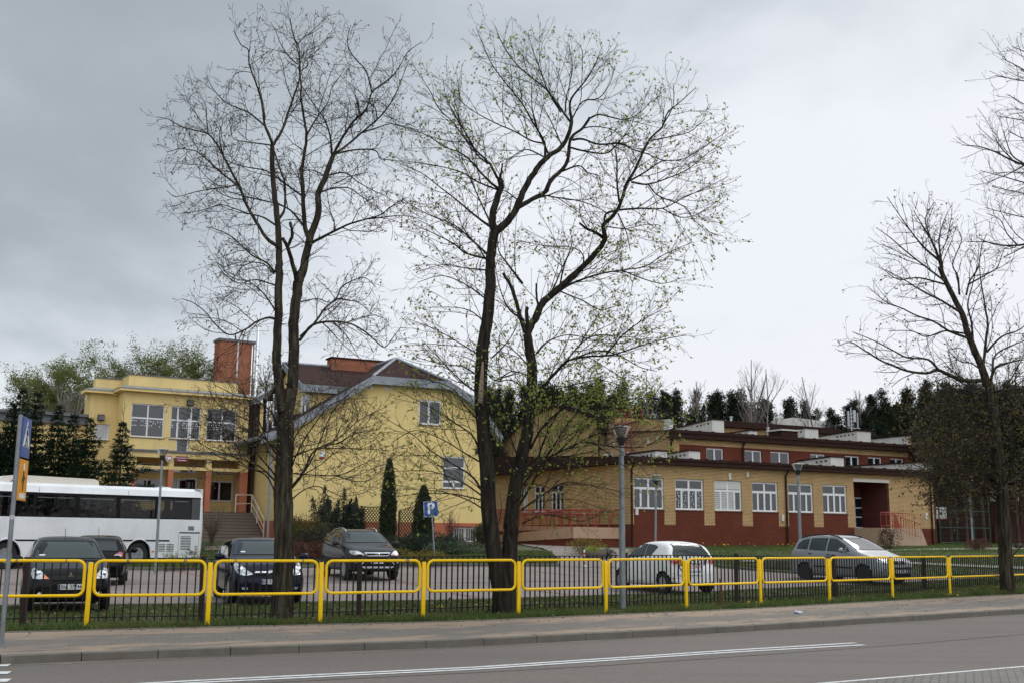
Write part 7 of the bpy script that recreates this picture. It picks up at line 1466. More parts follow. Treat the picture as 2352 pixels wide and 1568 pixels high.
c.sides('side_window', [(-1.25, 1.04), (-2.3, 1.06), (-2.3, 1.41), (-1.9, 1.385)], M_glassd); c.sides('side_window', [(-2.38, 1.06), (-3.2, 1.12), (-3.05, 1.36), (-2.38, 1.41)], M_glassd); c.patch('rear_window', [(-.5, 1.14), (.5, 1.14), (.45, 1.32), (-.45, 1.32)], 'rear', M_glassd)
for x, sd in c.wheels: c.wheel(x, sd, M_rim, 6)
c.patch('sticker', [(-.52, 1.14), (-.42, 1.14), (-.42, 1.17), (-.52, 1.17)], 'front', M_plate, off=.01, cuts=1)
a0 = R(-21.5); f0 = at(623, 1300, 25.8); c.place((f0.x, 25.8, .03), math.atan2(-math.cos(a0), -math.sin(a0)))
# ---------- graphite crossover
c = Car('parked_car', 'graphite crossover with silver roof rails parked by the lattice panels', 'car', 4.44,
        [(0, .60), (.02, .76), (.08, .90), (.3, 1.02), (.7, 1.10), (1.05, 1.16), (1.2, 1.19), (1.55, 1.40), (1.95, 1.60), (2.3, 1.665), (2.9, 1.67), (3.7, 1.60), (4.0, 1.50), (4.2, 1.2), (4.36, 1.0), (4.44, .7)],
        [(0, .7), (1.2, 1.10), (2.5, 1.14), (3.7, 1.26), (4.44, 1.1)], [(0, .58), (.02, .68), (.08, .77), (.2, .85), (.4, .895), (.8, .92), (3.6, .92), (4.1, .86), (4.44, .72)], [(0, .34), (.3, .28), (3.9, .3), (4.44, .4)], P_graph, 2.69, .90, .36)
c.patch('windscreen', [(-.72, 1.23), (.72, 1.23), (.68, 1.36), (.60, 1.555), (.55, 1.585), (-.55, 1.585), (-.60, 1.555), (-.68, 1.36)], 'front', M_glass, cuts=6, rim=.010)
c.both('headlight', [(.44, .83), (.62, .80), (.80, .84), (.84, .92), (.80, .985), (.62, .97), (.5, .90)], 'front', M_head, rim=.006)
c.both('headlight_bulb', [(.60, .86), (.70, .86), (.70, .94), (.60, .94)], 'front', M_bulb, off=.014, cuts=2); c.both('indicator', [(.46, .825), (.79, .838), (.80, .855), (.47, .845)], 'front', M_orange, off=.014, cuts=3)
c.patch('grille', [(-.34, .805), (.34, .805), (.42, .885), (-.42, .885)], 'front', M_grille, rim=.008, rimm=M_chrome); c.patch('chrome_bar', [(-.43, .885), (.43, .885), (.43, .915), (-.43, .915)], 'front', M_chrome, off=.012)
q = MB(); p = surf(c, 'front', 0, .85, .014); q.tube([(p.x, .075*math.cos(t), .848+.03*math.sin(t)) for t in np.linspace(0, 2*math.pi, 21)], .006, 5, cap=False); em = q.build('emblem', M_chrome, c.root); b = MB(); b.tube([(p.x, y, .848+.010*math.sin(y*120)) for y in np.linspace(-.045, .045, 14)], .004, 4); b.build('script', M_chrome, em)
c.patch('lower_grille', [(-.36, .46), (.36, .46), (.52, .52), (.36, .74), (-.36, .74), (-.52, .52)], 'front', M_grille); 
for sd in (1, -1):
    pts = [surf(c, 'front', y*sd, z, .012) for y, z in ((.36, .76), (.44, .66), (.55, .53))]; q = MB(); q.tube(pts, .013, 6); q.build('chrome_slash', M_chrome, c.root); p = surf(c, 'front', .66*sd, .62, .008); q = MB(); q.lathe([(.001, p.x+.012), (.05, p.x+.01), (.065, p.x-.02)], 16, (0, p.y, p.z), 'x'); q.build('fog_light', M_head, c.root)
c.patch('bumper_plate', [(-.46, .41), (.46, .41), (.56, .465), (-.56, .465)], 'front', M_lgrey, off=.012)
c.plate('BSK AN71', .61, 'front'); c.mirror(-1.42, 1.20, M_dplas, .22)
c.sides('side_window', [(-1.45, 1.20), (-2.45, 1.20), (-2.45, 1.565), (-2.12, 1.55)], M_glassd); c.sides('side_window', [(-2.53, 1.20), (-3.35, 1.25), (-3.3, 1.53), (-2.53, 1.565)], M_glassd); c.sides('side_window', [(-3.42, 1.26), (-3.85, 1.34), (-3.7, 1.48), (-3.38, 1.52)], M_glassd); c.patch('rear_window', [(-.6, 1.28), (.6, 1.28), (.52, 1.5), (-.52, 1.5)], 'rear', M_glassd)
for sd in (1, -1):
    q = MB(); h = lambda x: c.bvh.ray_cast(Vector((x, .53*sd, 3)), Vector((0, 0, -1)))[0].z; q.tube([(-1.98, .545*sd, h(-1.98)), (-2.12, .55*sd, h(-2.12)+.05), (-2.5, .555*sd, h(-2.5)+.065), (-3.4, .555*sd, h(-3.4)+.065), (-3.75, .54*sd, h(-3.75)+.05), (-3.9, .52*sd, h(-3.9))], .019, 6); q.build('roof_rail', M_chrome, c.root)
    q = MB(); q.tube([Vector((x, c.bvh.ray_cast(Vector((x, 2*sd, z)), Vector((0, -sd, 0)))[0].y+.004*sd, z)) for x, z in ((-1.45, 1.18), (-2.4, 1.175), (-3.3, 1.225), (-3.9, 1.34), (-3.72, 1.50))], .012, 5); q.build('window_trim', M_chrome, c.root)
for x, sd in c.wheels: c.wheel(x, sd, M_rim, 5, .22)
q = MB(); q.tube([(-1.65, 0, 1.45), (-1.66, 0, 1.33)], .02, 6); q.build('hanging_ornament', M_plate, c.root)
a0 = R(-24); f0 = at(868, 1300, 37.0); c.place((f0.x, 37.0, float(terr(f0.x, 38))+.0), math.atan2(-math.cos(a0), -math.sin(a0)))
# ---------- white small hatchback seen from behind, with the security board
c = Car('parked_car', 'small white hatchback seen from behind with a security company board on its tailgate', 'car', 3.42,
        [(0, .50), (.02, .64), (.08, .76), (.3, .88), (.62, .97), (.75, 1.0), (1.1, 1.22), (1.45, 1.39), (1.8, 1.455), (2.3, 1.465), (2.8, 1.43), (3.05, 1.36), (3.22, 1.12), (3.33, .92), (3.42, .62)],
        [(0, .6), (.75, .90), (2.2, .97), (3.1, 1.08), (3.42, 1.0)], [(0, .52), (.02, .62), (.08, .70), (.2, .76), (.4, .79), (.7, .81), (2.7, .81), (3.1, .79), (3.3, .74), (3.42, .64)], [(0, .25), (.3, .19), (3.0, .2), (3.42, .3)], P_white, 2.34, .60, .29)
c.patch('rear_window', [(-.60, .98), (.60, .98), (.60, 1.12), (.48, 1.32), (.40, 1.345), (-.40, 1.345), (-.48, 1.32), (-.60, 1.12)], 'rear', M_glass, cuts=6, rim=.009); c.patch('tailgate_panel', [(-.40, .80), (.40, .80), (.58, .97), (-.58, .97)], 'rear', M_glassd)
c.both('tail_light', [(.47, .87), (.60, .80), (.72, .84), (.755, .95), (.68, 1.02), (.54, .99)], 'rear', M_taill, rim=.012, rimm=P_white)
c.patch('brake_light', [(-.16, 1.385), (.16, 1.385), (.16, 1.402), (-.16, 1.402)], 'rear', M_taill, cuts=2); c.both('hatch_hinge', [(.44, 1.31), (.52, 1.29), (.50, 1.38), (.44, 1.39)], 'rear', M_dplas, cuts=1, off=.012)
c.sides('side_window', [(-.93, .965), (-1.9, 1.03), (-1.9, 1.375), (-1.72, 1.38), (-1.45, 1.33), (-1.15, 1.17)], M_glass, rim=.008); c.sides('side_window', [(-1.95, 1.035), (-2.30, 1.08), (-2.52, 1.30), (-2.35, 1.345), (-1.95, 1.375)], M_glassd, rim=.008)
c.patch('windscreen', [(-.62, 1.04), (.62, 1.04), (.5, 1.37), (-.5, 1.37)], 'front', M_glass); c.mirror(-.95, 1.0, P_white)
c.plate('BIA 0438', .74, 'rear', .46, .105, 0)
for x, sd in c.wheels: c.wheel(x, sd, M_rim, 6)
def seam(c, pts, side, r=.005):
    q = MB(); q.tube([Vector((x, c.bvh.ray_cast(Vector((x, 2*side, z)), Vector((0, -side, 0)))[0].y, z)) for x, z in pts], r, 4); q.build('door_seam', M_dplas, c.root)
for sd in (1, -1): seam(c, [(-1.93, 1.0), (-1.96, .8), (-1.93, .55), (-1.88, .32), (-1.0, .30), (-.95, .6), (-.93, .9)], sd); c.sides('door_handle', [(-1.72, .90), (-1.86, .90), (-1.86, .94), (-1.72, .94)], M_dplas, off=.02, cuts=1) if sd == 1 else None
c.patch('reflector', [(.62, .42), (.70, .42), (.70, .45), (.62, .45)], 'rear', M_taill, cuts=1)
aF = R(-25.0)                                           # direction the nose points, away to the left
Rr = at(1596, 1300, 32.2); c.place((Rr.x+3.42*math.sin(aF), 32.2+3.42*math.cos(aF), float(terr(Rr.x, 33))+.03), math.atan2(math.cos(aF), math.sin(aF)))
# the board stands on the tailgate: a thing of its own
bd = empty('advertising_board', (0, 0, 0), 0, 'white security company board fixed over the tailgate of the small white car', 'board'); Mc = Matrix.Translation(c.root.location) @ Matrix.Rotation(c.root.rotation_euler.z, 4, 'Z')
px_ = -3.42-.05; T = Mc @ Matrix.Translation((px_, .15, .79)) @ Matrix(((0, 0, -1, 0), (-1, 0, 0, 0), (0, 1, 0, 0), (0, 0, 0, 1))); bd.matrix_world = T
q = MB(); q.cbox(-.46, .40, -.26, .26, -.006, .006, .003); q.build('panel', M_wsign, bd)
text('heading', 'SOLID', .20, M_ink, bd, Matrix.Translation((.12, .095, .008)), .006, .82); text('subheading', 'SECURITY', .13, M_red, bd, Matrix.Translation((.12, -.04, .008)), .001, .80); text('phone_number', '85 662 62 00', .085, M_ink, bd, Matrix.Translation((.13, -.17, .008)), .001, .8)
text('top_line', 'OCHRANA', .06, M_lgrey, bd, Matrix.Translation((.12, .215, .008)), .0, .9)
q = MB(); q.prism([(-.44, .15, .007), (-.18, .15, .007), (-.18, -.04, .007), (-.31, -.19, .007), (-.44, -.04, .007)], (0, 0, .003)); sh = q.build('shield', M_ink, bd); q = MB(); q.prism([(-.43, .14, .011), (-.19, .14, .011), (-.19, .03, .011), (-.43, .03, .011)], (0, 0, .002)); q.build('shield_band', M_amber, sh); text('shield_word', 'SOLID', .085, M_ink, sh, Matrix.Translation((-.31, .085, .015)), .002, .85)
q = MB(); q.prism([(-.41, -.0, .011), (-.30, -.02, .011), (-.33, -.12, .011), (-.30, -.15, .011), (-.38, -.07, .011)], (0, 0, .002)); q.prism([(-.21, -.0, .011), (-.27, -.02, .011), (-.26, -.1, .011), (-.22, -.06, .011)], (0, 0, .002)); q.build('shield_figure', M_wsign, sh)
# ---------- silver people carrier
c = Car('parked_car', 'silver people carrier with black roof rails, parked in front of the brick school', 'car', 4.32,
        [(0, .52), (.02, .64), (.08, .76), (.3, .88), (.65, .97), (.95, 1.05), (1.1, 1.09), (1.6, 1.36), (2.0, 1.53), (2.35, 1.60), (2.9, 1.615), (3.7, 1.57), (4.0, 1.49), (4.17, 1.15), (4.27, .95), (4.32, .6)],
        [(0, .6), (1.1, .98), (2.5, 1.01), (4.0, 1.07), (4.32, 1.0)], [(0, .54), (.02, .64), (.08, .73), (.2, .80), (.4, .85), (.8, .87), (3.6, .87), (4.0, .84), (4.32, .74)], [(0, .24), (.3, .19), (3.9, .22), (4.32, .32)], P_silver, 2.70, .83, .31)
c.patch('windscreen', [(-.70, 1.12), (.70, 1.12), (.66, 1.25), (.58, 1.48), (.53, 1.52), (-.53, 1.52), (-.58, 1.48), (-.66, 1.25)], 'front', mat('bright_windscreen', (.05, .05, .055), .05, var=.3, scale=1.5, ior=2.1), cuts=6, rim=.012)
c.both('headlight', [(.36, .71), (.55, .68), (.72, .69), (.775, .74), (.76, .82), (.6, .82), (.42, .77)], 'front', M_head, rim=.006); c.both('headlight_bulb', [(.58, .71), (.68, .71), (.68, .79), (.58, .79)], 'front', M_bulb, off=.014, cuts=2)
c.patch('grille', [(-.26, .665), (.26, .665), (.30, .775), (-.30, .775)], 'front', M_grille); ring_emblem(c, .72, .055)
c.patch('bumper_strip', [(-.70, .50), (.70, .50), (.72, .575), (-.72, .575)], 'front', M_dplas, off=.014, cuts=6); c.patch('lower_grille', [(-.45, .27), (.45, .27), (.5, .38), (-.5, .38)], 'front', M_grille); c.plate('BI 3311', .44, 'front')
c.sides('side_strip', [(-1.3, .50), (-3.05, .52), (-3.05, .57), (-1.3, .56)], M_dplas, off=.015, cuts=5)
c.sides('side_window', [(-1.42, 1.06), (-1.62, 1.06), (-1.62, 1.24)], M_glassd, cuts=2); c.sides('side_window', [(-1.68, 1.06), (-2.45, 1.08), (-2.45, 1.50), (-2.15, 1.48), (-1.68, 1.27)], M_glass, rim=.008); c.sides('side_window', [(-2.55, 1.08), (-3.3, 1.11), (-3.3, 1.49), (-2.55, 1.505)], M_glass, rim=.008); c.sides('side_window', [(-3.4, 1.12), (-3.92, 1.14), (-3.85, 1.32), (-3.7, 1.44), (-3.4, 1.48)], M_glass, rim=.008); c.patch('rear_window', [(-.6, 1.12), (.6, 1.12), (.5, 1.47), (-.5, 1.47)], 'rear', M_glassd)
c.mirror(-1.62, 1.10, P_silver); c.sides('door_handle', [(-2.30, .93), (-2.44, .93), (-2.44, .965), (-2.30, .965)], M_dplas, off=.02, cuts=1); c.sides('door_handle', [(-3.15, .95), (-3.29, .95), (-3.29, .985), (-3.15, .985)], M_dplas, off=.02, cuts=1)
for sd in (1, -1):
    q = MB(); h = lambda x: c.bvh.ray_cast(Vector((x, .53*sd, 3)), Vector((0, 0, -1)))[0].z; q.tube([(-1.95, .55*sd, h(-1.95)-.01), (-2.15, .555*sd, h(-2.15)+.03), (-2.6, .56*sd, h(-2.6)+.055), (-3.4, .56*sd, h(-3.4)+.055), (-3.85, .55*sd, h(-3.85)+.02), (-4.0, .53*sd, h(-4.0)-.02)], .024, 6); q.build('roof_rail', M_dplas, c.root)
    seam(c, [(-2.5, 1.05), (-2.5, .6), (-2.48, .3)], sd); seam(c, [(-1.55, 1.02), (-1.52, .6), (-1.5, .3)], sd); seam(c, [(-3.35, 1.05), (-3.36, .8), (-3.2, .62)], sd)
for x, sd in c.wheels: c.wheel(x, sd, M_dplas, 5, cover=True)
th = R(-60); Wp = at(1981, 1300, 37.6); hd = Vector((math.cos(th), math.sin(th), 0)); nn = Vector((-hd.y, hd.x, 0)); org = Vector((Wp.x, 37.6, 0))+hd*.83+nn*.87
c.place((org.x, org.y, float(terr(Wp.x, 38))+.0), th)
# ---------- second black hatchback seen from behind
c = Car('parked_car', 'black hatchback seen from behind between the nearer black car and the coach', 'car', 3.95,
        [(0, .50), (.02, .62), (.08, .74), (.3, .88), (.8, .97), (1.0, 1.0), (1.35, 1.2), (1.7, 1.38), (2.05, 1.46), (2.6, 1.475), (3.3, 1.44), (3.58, 1.36), (3.75, 1.1), (3.87, .93), (3.95, .6)],
        [(0, .6), (1.0, .93), (2.5, .97), (3.6, 1.05), (3.95, .98)], [(0, .54), (.08, .7), (.3, .81), (.8, .845), (3.3, .85), (3.7, .82), (3.87, .78), (3.95, .68)], [(0, .24), (.3, .2), (3.5, .2), (3.95, .3)], P_black, 2.46, .78, .30)
c.patch('rear_window', [(-.60, 1.02), (.60, 1.02), (.58, 1.12), (.50, 1.33), (-.50, 1.33), (-.58, 1.12)], 'rear', M_glass, cuts=6, rim=.009)
c.both('tail_light', [(.50, .80), (.70, .80), (.76, .86), (.74, .96), (.66, 1.0), (.54, .92)], 'rear', M_taill); c.both('reversing_light', [(.50, .86), (.70, .86), (.71, .91), (.52, .91)], 'rear', M_plate, off=.014, cuts=2)
c.patch('windscreen', [(-.64, 1.05), (.64, 1.05), (.52, 1.37), (-.52, 1.37)], 'front', M_glass); c.sides('side_window', [(-1.2, 1.0), (-2.25, 1.03), (-2.25, 1.39), (-1.8, 1.36)], M_glassd); c.sides('side_window', [(-2.35, 1.03), (-3.1, 1.08), (-3.1, 1.35), (-2.35, 1.39)], M_glassd); c.mirror(-1.25, 1.0, P_black); c.plate('BIA 51 7', .62, 'rear')
for x, sd in c.wheels: c.wheel(x, sd, M_rim, 6)
q = MB(); q.tube([(-3.3, 0, 1.44), (-3.34, 0, 1.52), (-3.5, 0, 1.7)], .006, 4); q.build('aerial', M_dplas, c.root)
aF = R(-17); Rr = at(219, 1300, 33.6); c.place((Rr.x+3.95*math.sin(aF), 33.6+3.95*math.cos(aF), float(terr(Rr.x, 34))+.02), math.atan2(math.cos(aF), math.sin(aF)))
# ================================================================== the coach
def coach():
    root = empty('coach', (0, 0, 0), 0, 'white coach with dark tinted windows parked across the front of the yellow school', 'coach')
    L, Wd, Hh = 11.4, 2.5, 3.15                       # x: rear = 0, nose towards -x ; y = 0 near side, body behind it
    zf, zw0, zw1 = .36, 1.93, 2.86; xr = -.06; xf = -L
    b = MB()
    # near and far sides below and above the glass band, wheel arches cut in the near side
    ax = (-3.1, -8.85); ar = .58
    def side(y, sgn):
        xs = np.linspace(xf, xr, 140)
        for i in range(len(xs)-1):
            xa, xb = xs[i], xs[i+1]; za, zb_ = [max([zf]+[(.50+math.sqrt(max(0, ar*ar-(x-a)**2)) if abs(x-a) < ar else zf) for a in ax]) for x in (xa, xb)]
            b.quad((xa, y, za), (xb, y, zb_), (xb, y-.02*sgn*0, zw0), (xa, y, zw0))
        b.quad((xf, y, zw1), (xr, y, zw1), (xr, y+.10*sgn, Hh-.04), (xf, y+.10*sgn, Hh-.04)); b.quad((xf, y+.10*sgn, Hh-.04), (xr, y+.10*sgn, Hh-.04), (xr, y+.34*sgn, Hh+.07), (xf, y+.34*sgn, Hh+.07))
        for x0, x1 in ((xr-.10, xr),): b.quad((x0, y, zw0), (x1, y, zw0), (x1, y, zw1), (x0, y, zw1))
    side(0, 1); side(Wd, -1)
    b.quad((xf, .34, Hh+.07), (xr, .34, Hh+.07), (xr, Wd-.34, Hh+.07), (xf, Wd-.34, Hh+.07)); b.quad((xf, 0, zf), (xr, 0, zf), (xr, Wd, zf), (xf, Wd, zf))
    # rounded rear end
    prof = [(0, zf), (.10, .75), (.12, 1.6), (.08, 2.4), (-.02, Hh-.12), (-.12, Hh+.0), (-.3, Hh+.07)]
    for i in range(len(prof)-1):
        (dx0, z0), (dx1, z1) = prof[i], prof[i+1]
        for (ya, yb, ka, kb) in ((0, .12, 0, 1), (.12, Wd-.12, 1, 1), (Wd-.12, Wd, 1, 0)):
            q = lambda dx, k: xr+(dx+.02)*k; b.quad((q(dx0, ka), ya, z0), (q(dx0, kb), yb, z0), (q(dx1, kb), yb, z1), (q(dx1, ka), ya, z1))
    b.quad((xf, 0, zf), (xf, Wd, zf), (xf-.1, Wd, zw0), (xf-.1, 0, zw0)); b.quad((xf, 0, zw1), (xf, Wd, zw1), (xf+.1, Wd-.3, Hh+.07), (xf+.1, .3, Hh+.07))
    body = b.build('body', P_bus, root)
    M_cg = glass_mat('tinted_coach_glass', (.62, .64, .64), ior=1.38)
    q = MB()
    for y in (.012, Wd-.012):                           # black pillars and cant rail of the window band
        q.box(xf, xr-.1, y-.01, y+.01, zw1-.10, zw1-.003); q.box(xf, xr-.1, y-.01, y+.01, zw0+.003, zw0+.05)
        for x, w in ((-.42, .30), (-2.35, .16), (-4.18, .14), (-6.0, .14), (-7.85, .14), (-9.75, .26), (-11.25, .25)): q.box(x-w/2, x+w/2, y-.012, y+.012, zw0+.05, zw1-.10)
    q.box(xr-.10, xr-.08, .02, Wd-.02, zw0+.003, zw1-.003); q.build('window_pillars', M_grille, body)
    for y, nm in ((.02, 'side_windows'), (Wd-.02, 'side_windows')):
        xs = (-.45, -2.35, -4.18, -6.0, -7.85, -9.75, -11.2)
        for i in range(6): g = MB(); g.quad((xs[i+1], y, zw0+.04), (xs[i], y, zw0+.04), (xs[i], y, zw1-.08), (xs[i+1], y, zw1-.08)); g.build('side_window', M_cg, body)
    g = MB(); g.box(-.60, -.16, -.002, .008, zw0+.03, zw1-.06); g.build('side_window', M_glassd, body)
    t = MB()
    for i, (x0, x1) in enumerate(((-1.4, -.72), (-3.25, -2.5), (-4.0, -3.32), (-5.9, -4.35), (-6.9, -6.15), (-7.7, -6.95), (-9.5, -8.1))): t.box(x0, x1, .10, .13, zw1-.20, zw1-.165)
    t.build('hopper_rail', M_lgrey, root)
    t = MB(); t.box(xf+.1, xr-.2, .15, Wd-.15, zf+.5, 1.18); t.box(xf+.1, xr-.2, .12, .5, zw1-.02, Hh-.1); t.box(xf+.1, xr-.2, Wd-.5, Wd-.12, zw1-.02, Hh-.1); t.box(xr-.5, xr-.3, .2, Wd-.2, 1.2, 2.2); t.build('interior', M_int, root)
    for k in range(11):
        for y in (.28, .80, 1.42, 1.90):
            x = -1.35-k*.82
            if x < xf+.8: continue
            s = MB(); s.cbox(x-.09, x+.03, y, y+.42, 1.2, 2.22, .03); s.cbox(x-.45, x, y, y+.42, 1.2, 1.62, .03)
            s.cbox(x-.085, x+.005, y+.08, y+.34, 2.18, 2.34, .03); s.build('seat', M_seat, root)
    # stripes, seams, louvres, lamps
    s = MB(); s.box(xf, -1.63, -.006, .002, 1.02, 1.085); s.build('stripe', M_grille, body); s = MB(); s.box(-1.16, -.12, -.006, .002, 1.36, 1.41); s.build('stripe', M_grille, body)
    s = MB()
    for x in (-1.60, -1.19, -.15): s.box(x-.006, x+.006, -.003, .002, zf+.03, 1.36 if x > -1.5 else 1.03)
    for x in (-6.4, -7.6, -4.6, -5.3): s.box(x-.005, x+.005, -.003, .002, zf+.03, 1.0)
    for x in (-3.75, -7.7, -11.0): s.box(x-.005, x+.005, -.003, .004, zw1+.01, Hh-.08)
    s.build('panel_seam', M_dplas, body)
    for x0, x1, z0, n, st in ((-2.15, -1.83, .62, 5, .066), (-1.76, -1.40, .62, 5, .066), (-1.08, -.56, .68, 9, .066), (-.34, -.2, .48, 6, .066)):
        s = MB()
        for k in range(n): s.box(x0, x1, -.008, .002, z0+k*st, z0+k*st+.026)
        s.build('louvre', M_grille, body)
    s = MB()
    for k in range(8): s.box(-.72+k*.038, -.70+k*.038, -.008, .002, 1.48, 1.66)
    s.build('louvre', M_grille, body)
    for x, z in ((-.47, .58), (-2.42, .62), (-6.2, .5)): s = MB(); s.box(x-.06, x+.06, -.02, 0, z-.03, z+.03); s.build('marker_light', M_orange, body)
    for a in ax:
        s = MB(); s.tube([(a+(ar+.03)*math.cos(t), -.005, .50+(ar+.03)*math.sin(t)) for t in np.linspace(-.1, math.pi+.1, 24)], .028, 6); s.build('wheel_arch', P_bus, body)
        s = MB(); s.lathe([(ar+.01, .0), (ar+.01, .75), (.01, .76)], 24, (a, 0, .50), 'y', cap=False); s.build('wheel_well', M_int, body)
        for y0, sg in ((.06, 1), (Wd-.06, -1)):
            wh = empty('wheel', (a, y0, .49), 0, parent=root); t = MB(); t.lathe([(.28, .05*sg), (.40, .0), (.47, .01*sg), (.49, .05*sg), (.49, .24*sg), (.46, .29*sg), (.3, .29*sg)], 32, axis='y'); t.build('tyre', M_tyre, wh, smooth=True, angle=40)
            t = MB(); t.lathe([(.285, .03*sg), (.265, .05*sg), (.25, .14*sg), (.12, .12*sg), (.11, .02*sg), (.001, .01*sg)], 24, axis='y')
            t.build('rim', M_steel, wh, smooth=True, angle=30)
    # roof unit and hatch
    s = MB(); pr = [(-9.35, 0), (-9.0, .21), (-8.4, .30), (-5.1, .26), (-4.92, .20), (-4.88, 0)]; s.prism([(x, .5, Hh+.06+z) for x, z in pr], (0, 1.5, 0)); ru = s.build('roof_unit', mat('cream_white_plastic', (.66, .62, .53), .5, var=.04), root)
    s = MB(); s.prism([(-8.75, .494, Hh+.06+.03), (-8.42, .494, Hh+.06+.03), (-8.12, .494, Hh+.06+.29), (-8.45, .494, Hh+.06+.29)], (0, -.006, 0)); s.prism([(-8.45, .5, Hh+.363), (-8.12, .5, Hh+.361), (-8.12, 2.0, Hh+.361), (-8.45, 2.0, Hh+.363)], (0, 0, .006)); s.build('vent_strip', M_steel, ru)
    s = MB(); s.lathe([(.38, 0), (.36, .05), (.001, .09)], 20, (-1.55, 1.0, Hh+.07)); s.build('roof_hatch', P_bus, root)
    s = MB(); s.lathe([(.07, -.012), (.07, -.004)], 16, (-9.55, 0, 2.10), 'y'); s.build('round_sticker', M_wsign, body)
    s = MB(); s.box(xf+.1, xr-.1, .2, Wd-.2, zf-.14, zf-.005); s.build('underframe', M_int, root)
    # place: rear near corner and heading of the side
    P = at(463, 1240, 52.0); az = R(43.5); root.rotation_euler = (0, 0, math.atan2(math.cos(az), math.sin(az))); root.location = (P.x, P.y, .12); root.scale = (1, 1, 1.085)
coach()
# ------------------------------------------------------------------ railings, posts, signs, lamps
# yellow pedestrian railing: posts and rounded tube panels
YP = [onz(x, y, 0) for x, y in ((197, 1440.5), (476, 1436), (735, 1430), (971, 1422.5), (1191, 1415), (1392, 1407), (1577, 1398), (1748, 1389.5), (1906, 1382), (2051, 1375), (2183, 1367.5), (2309, 1360.5))]
u = (YP[0]-YP[1]); YP = [YP[0]+u*2, YP[0]+u]+YP; u = (YP[-1]-YP[-2]); YP += [YP[-1]+u, YP[-1]+u*2]
rr = random.Random(9)
yr = empty('yellow_railing', YP[2], 0, 'yellow tubular pedestrian railing of rounded panels along the pavement', 'railing'); O = YP[2]
for i, p in enumerate(YP):
    q = MB(); z = p-O; q.M = Matrix.Translation(z) @ Matrix.Rotation(math.atan2((YP[min(i+1, len(YP)-1)]-YP[max(i-1, 0)]).y, (YP[min(i+1, len(YP)-1)]-YP[max(i-1, 0)]).x), 4, 'Z') @ Matrix.Rotation(rr.uniform(-.012, .012), 4, 'Y')
    q.cbox(-.040, .040, -.025, .025, -.1, 1.095, .014); q.build('post', M_yell, yr, smooth=True, angle=50)
    if i and rr.random() < .4: q = MB(Matrix.Translation(z)); q.cbox(-.028, .02, -.028, -.026+.003, .78, .84, .001); 
for i in range(len(YP)-1):
    a, b = YP[i]-O, YP[i+1]-O; d = (b-a); Ln = d.length; d.normalize(); x0, x1 = .085, Ln-.085; z0, z1, rc = .535, 1.12, .12; pts = []
    for cx_, cz_, s0 in ((x1-rc, z1-rc, 0), (x0+rc, z1-rc, 90), (x0+rc, z0+rc, 180), (x1-rc, z0+rc, 270)):
        for k in range(7): t = R(s0+k*15); pts.append(a+d*(cx_+rc*math.cos(t))+Vector((0, 0, cz_+rc*math.sin(t))))
    pts.append(pts[0]); q = MB(); q.tube(pts, .0265, 10, cap=False); pn = q.build('panel', M_yell, yr, smooth=True)
    if i < 5:                                             # chipped spots on the top tube
        for k in range(rr.randint(2, 4)):
            t = rr.uniform(.12, .9)*Ln; q = MB(); c0 = a+d*t+Vector((0, 0, z1)); w_ = rr.uniform(.015, .03); q.tube([c0-d*w_, c0-d*w_*.3, c0+d*w_*.5, c0+d*w_], [.0270, .0276, .0274, .0270], 10); q.build('chipped_spot', M_rust, pn)
# low black fence behind it
BP = [onz(x, y, 0.0) for x, y in ((51, 1437), (461, 1429.5), (824, 1418.5), (1146, 1405), (1436, 1394), (1692, 1383.5), (1919, 1371.5), (2124, 1359.5), (2318, 1349))]
u = BP[0]-BP[1]; BP = [BP[0]+u]+BP; u = BP[-1]-BP[-2]; BP += [BP[-1]+u]
bf = empty('metal_fence', BP[1], 0, 'low black metal fence of thin upright bars behind the yellow railing', 'fence'); O = BP[1]; HB_ = [1.10, 1.12, 1.14, 1.17, 1.19, 1.19, 1.17, 1.12, 1.08, 1.05, 1.05]
for i, p in enumerate(BP):
    z = p-O; q = MB(Matrix.Translation(z) @ Matrix.Rotation(rr.uniform(-.02, .02), 4, 'Y')); hh = HB_[i]+.03; q.cbox(-.045, .045, -.045, .045, -.1, hh, .006); q.cbox(-.05, .05, -.05, .05, hh, hh+.02, .005); q.build('post', M_bpost, bf)
for i in range(len(BP)-1):
    a, b = BP[i]-O, BP[i+1]-O; d = b-a; Ln = d.length; d.normalize(); n = round(Ln/.135); ha, hb_ = HB_[i], HB_[i+1]; q = MB(); t0 = .07; q.M = Matrix.Translation(a) @ Matrix.Rotation(math.atan2(d.y, d.x), 4, 'Z')
    sag = rr.uniform(-.015, .01)
    def hz(t): return ha+(hb_-ha)*t/Ln+sag*math.sin(math.pi*t/Ln)
    for k in range(10): ta, tb = t0+(Ln-2*t0)*k/10, t0+(Ln-2*t0)*(k+1)/10; q.add([(ta, -.018, hz(ta)-.02), (tb, -.018, hz(tb)-.02), (tb, .018, hz(tb)-.02), (ta, .018, hz(ta)-.02), (ta, -.018, hz(ta)), (tb, -.018, hz(tb)), (tb, .018, hz(tb)), (ta, .018, hz(ta))], [(0, 1, 5, 4), (2, 3, 7, 6), (4, 5, 6, 7), (0, 3, 2, 1)])
    q.box(t0, Ln-t0, -.018, .018, .12, .14)
    for k in range(1, n): t = Ln*k/n; s_ = rr.uniform(-.008, .008); q.box(t-.012+s_, t+.012+s_, -.012, .012, .05, hz(t)-.02)
    q.build('panel', M_black, bf)
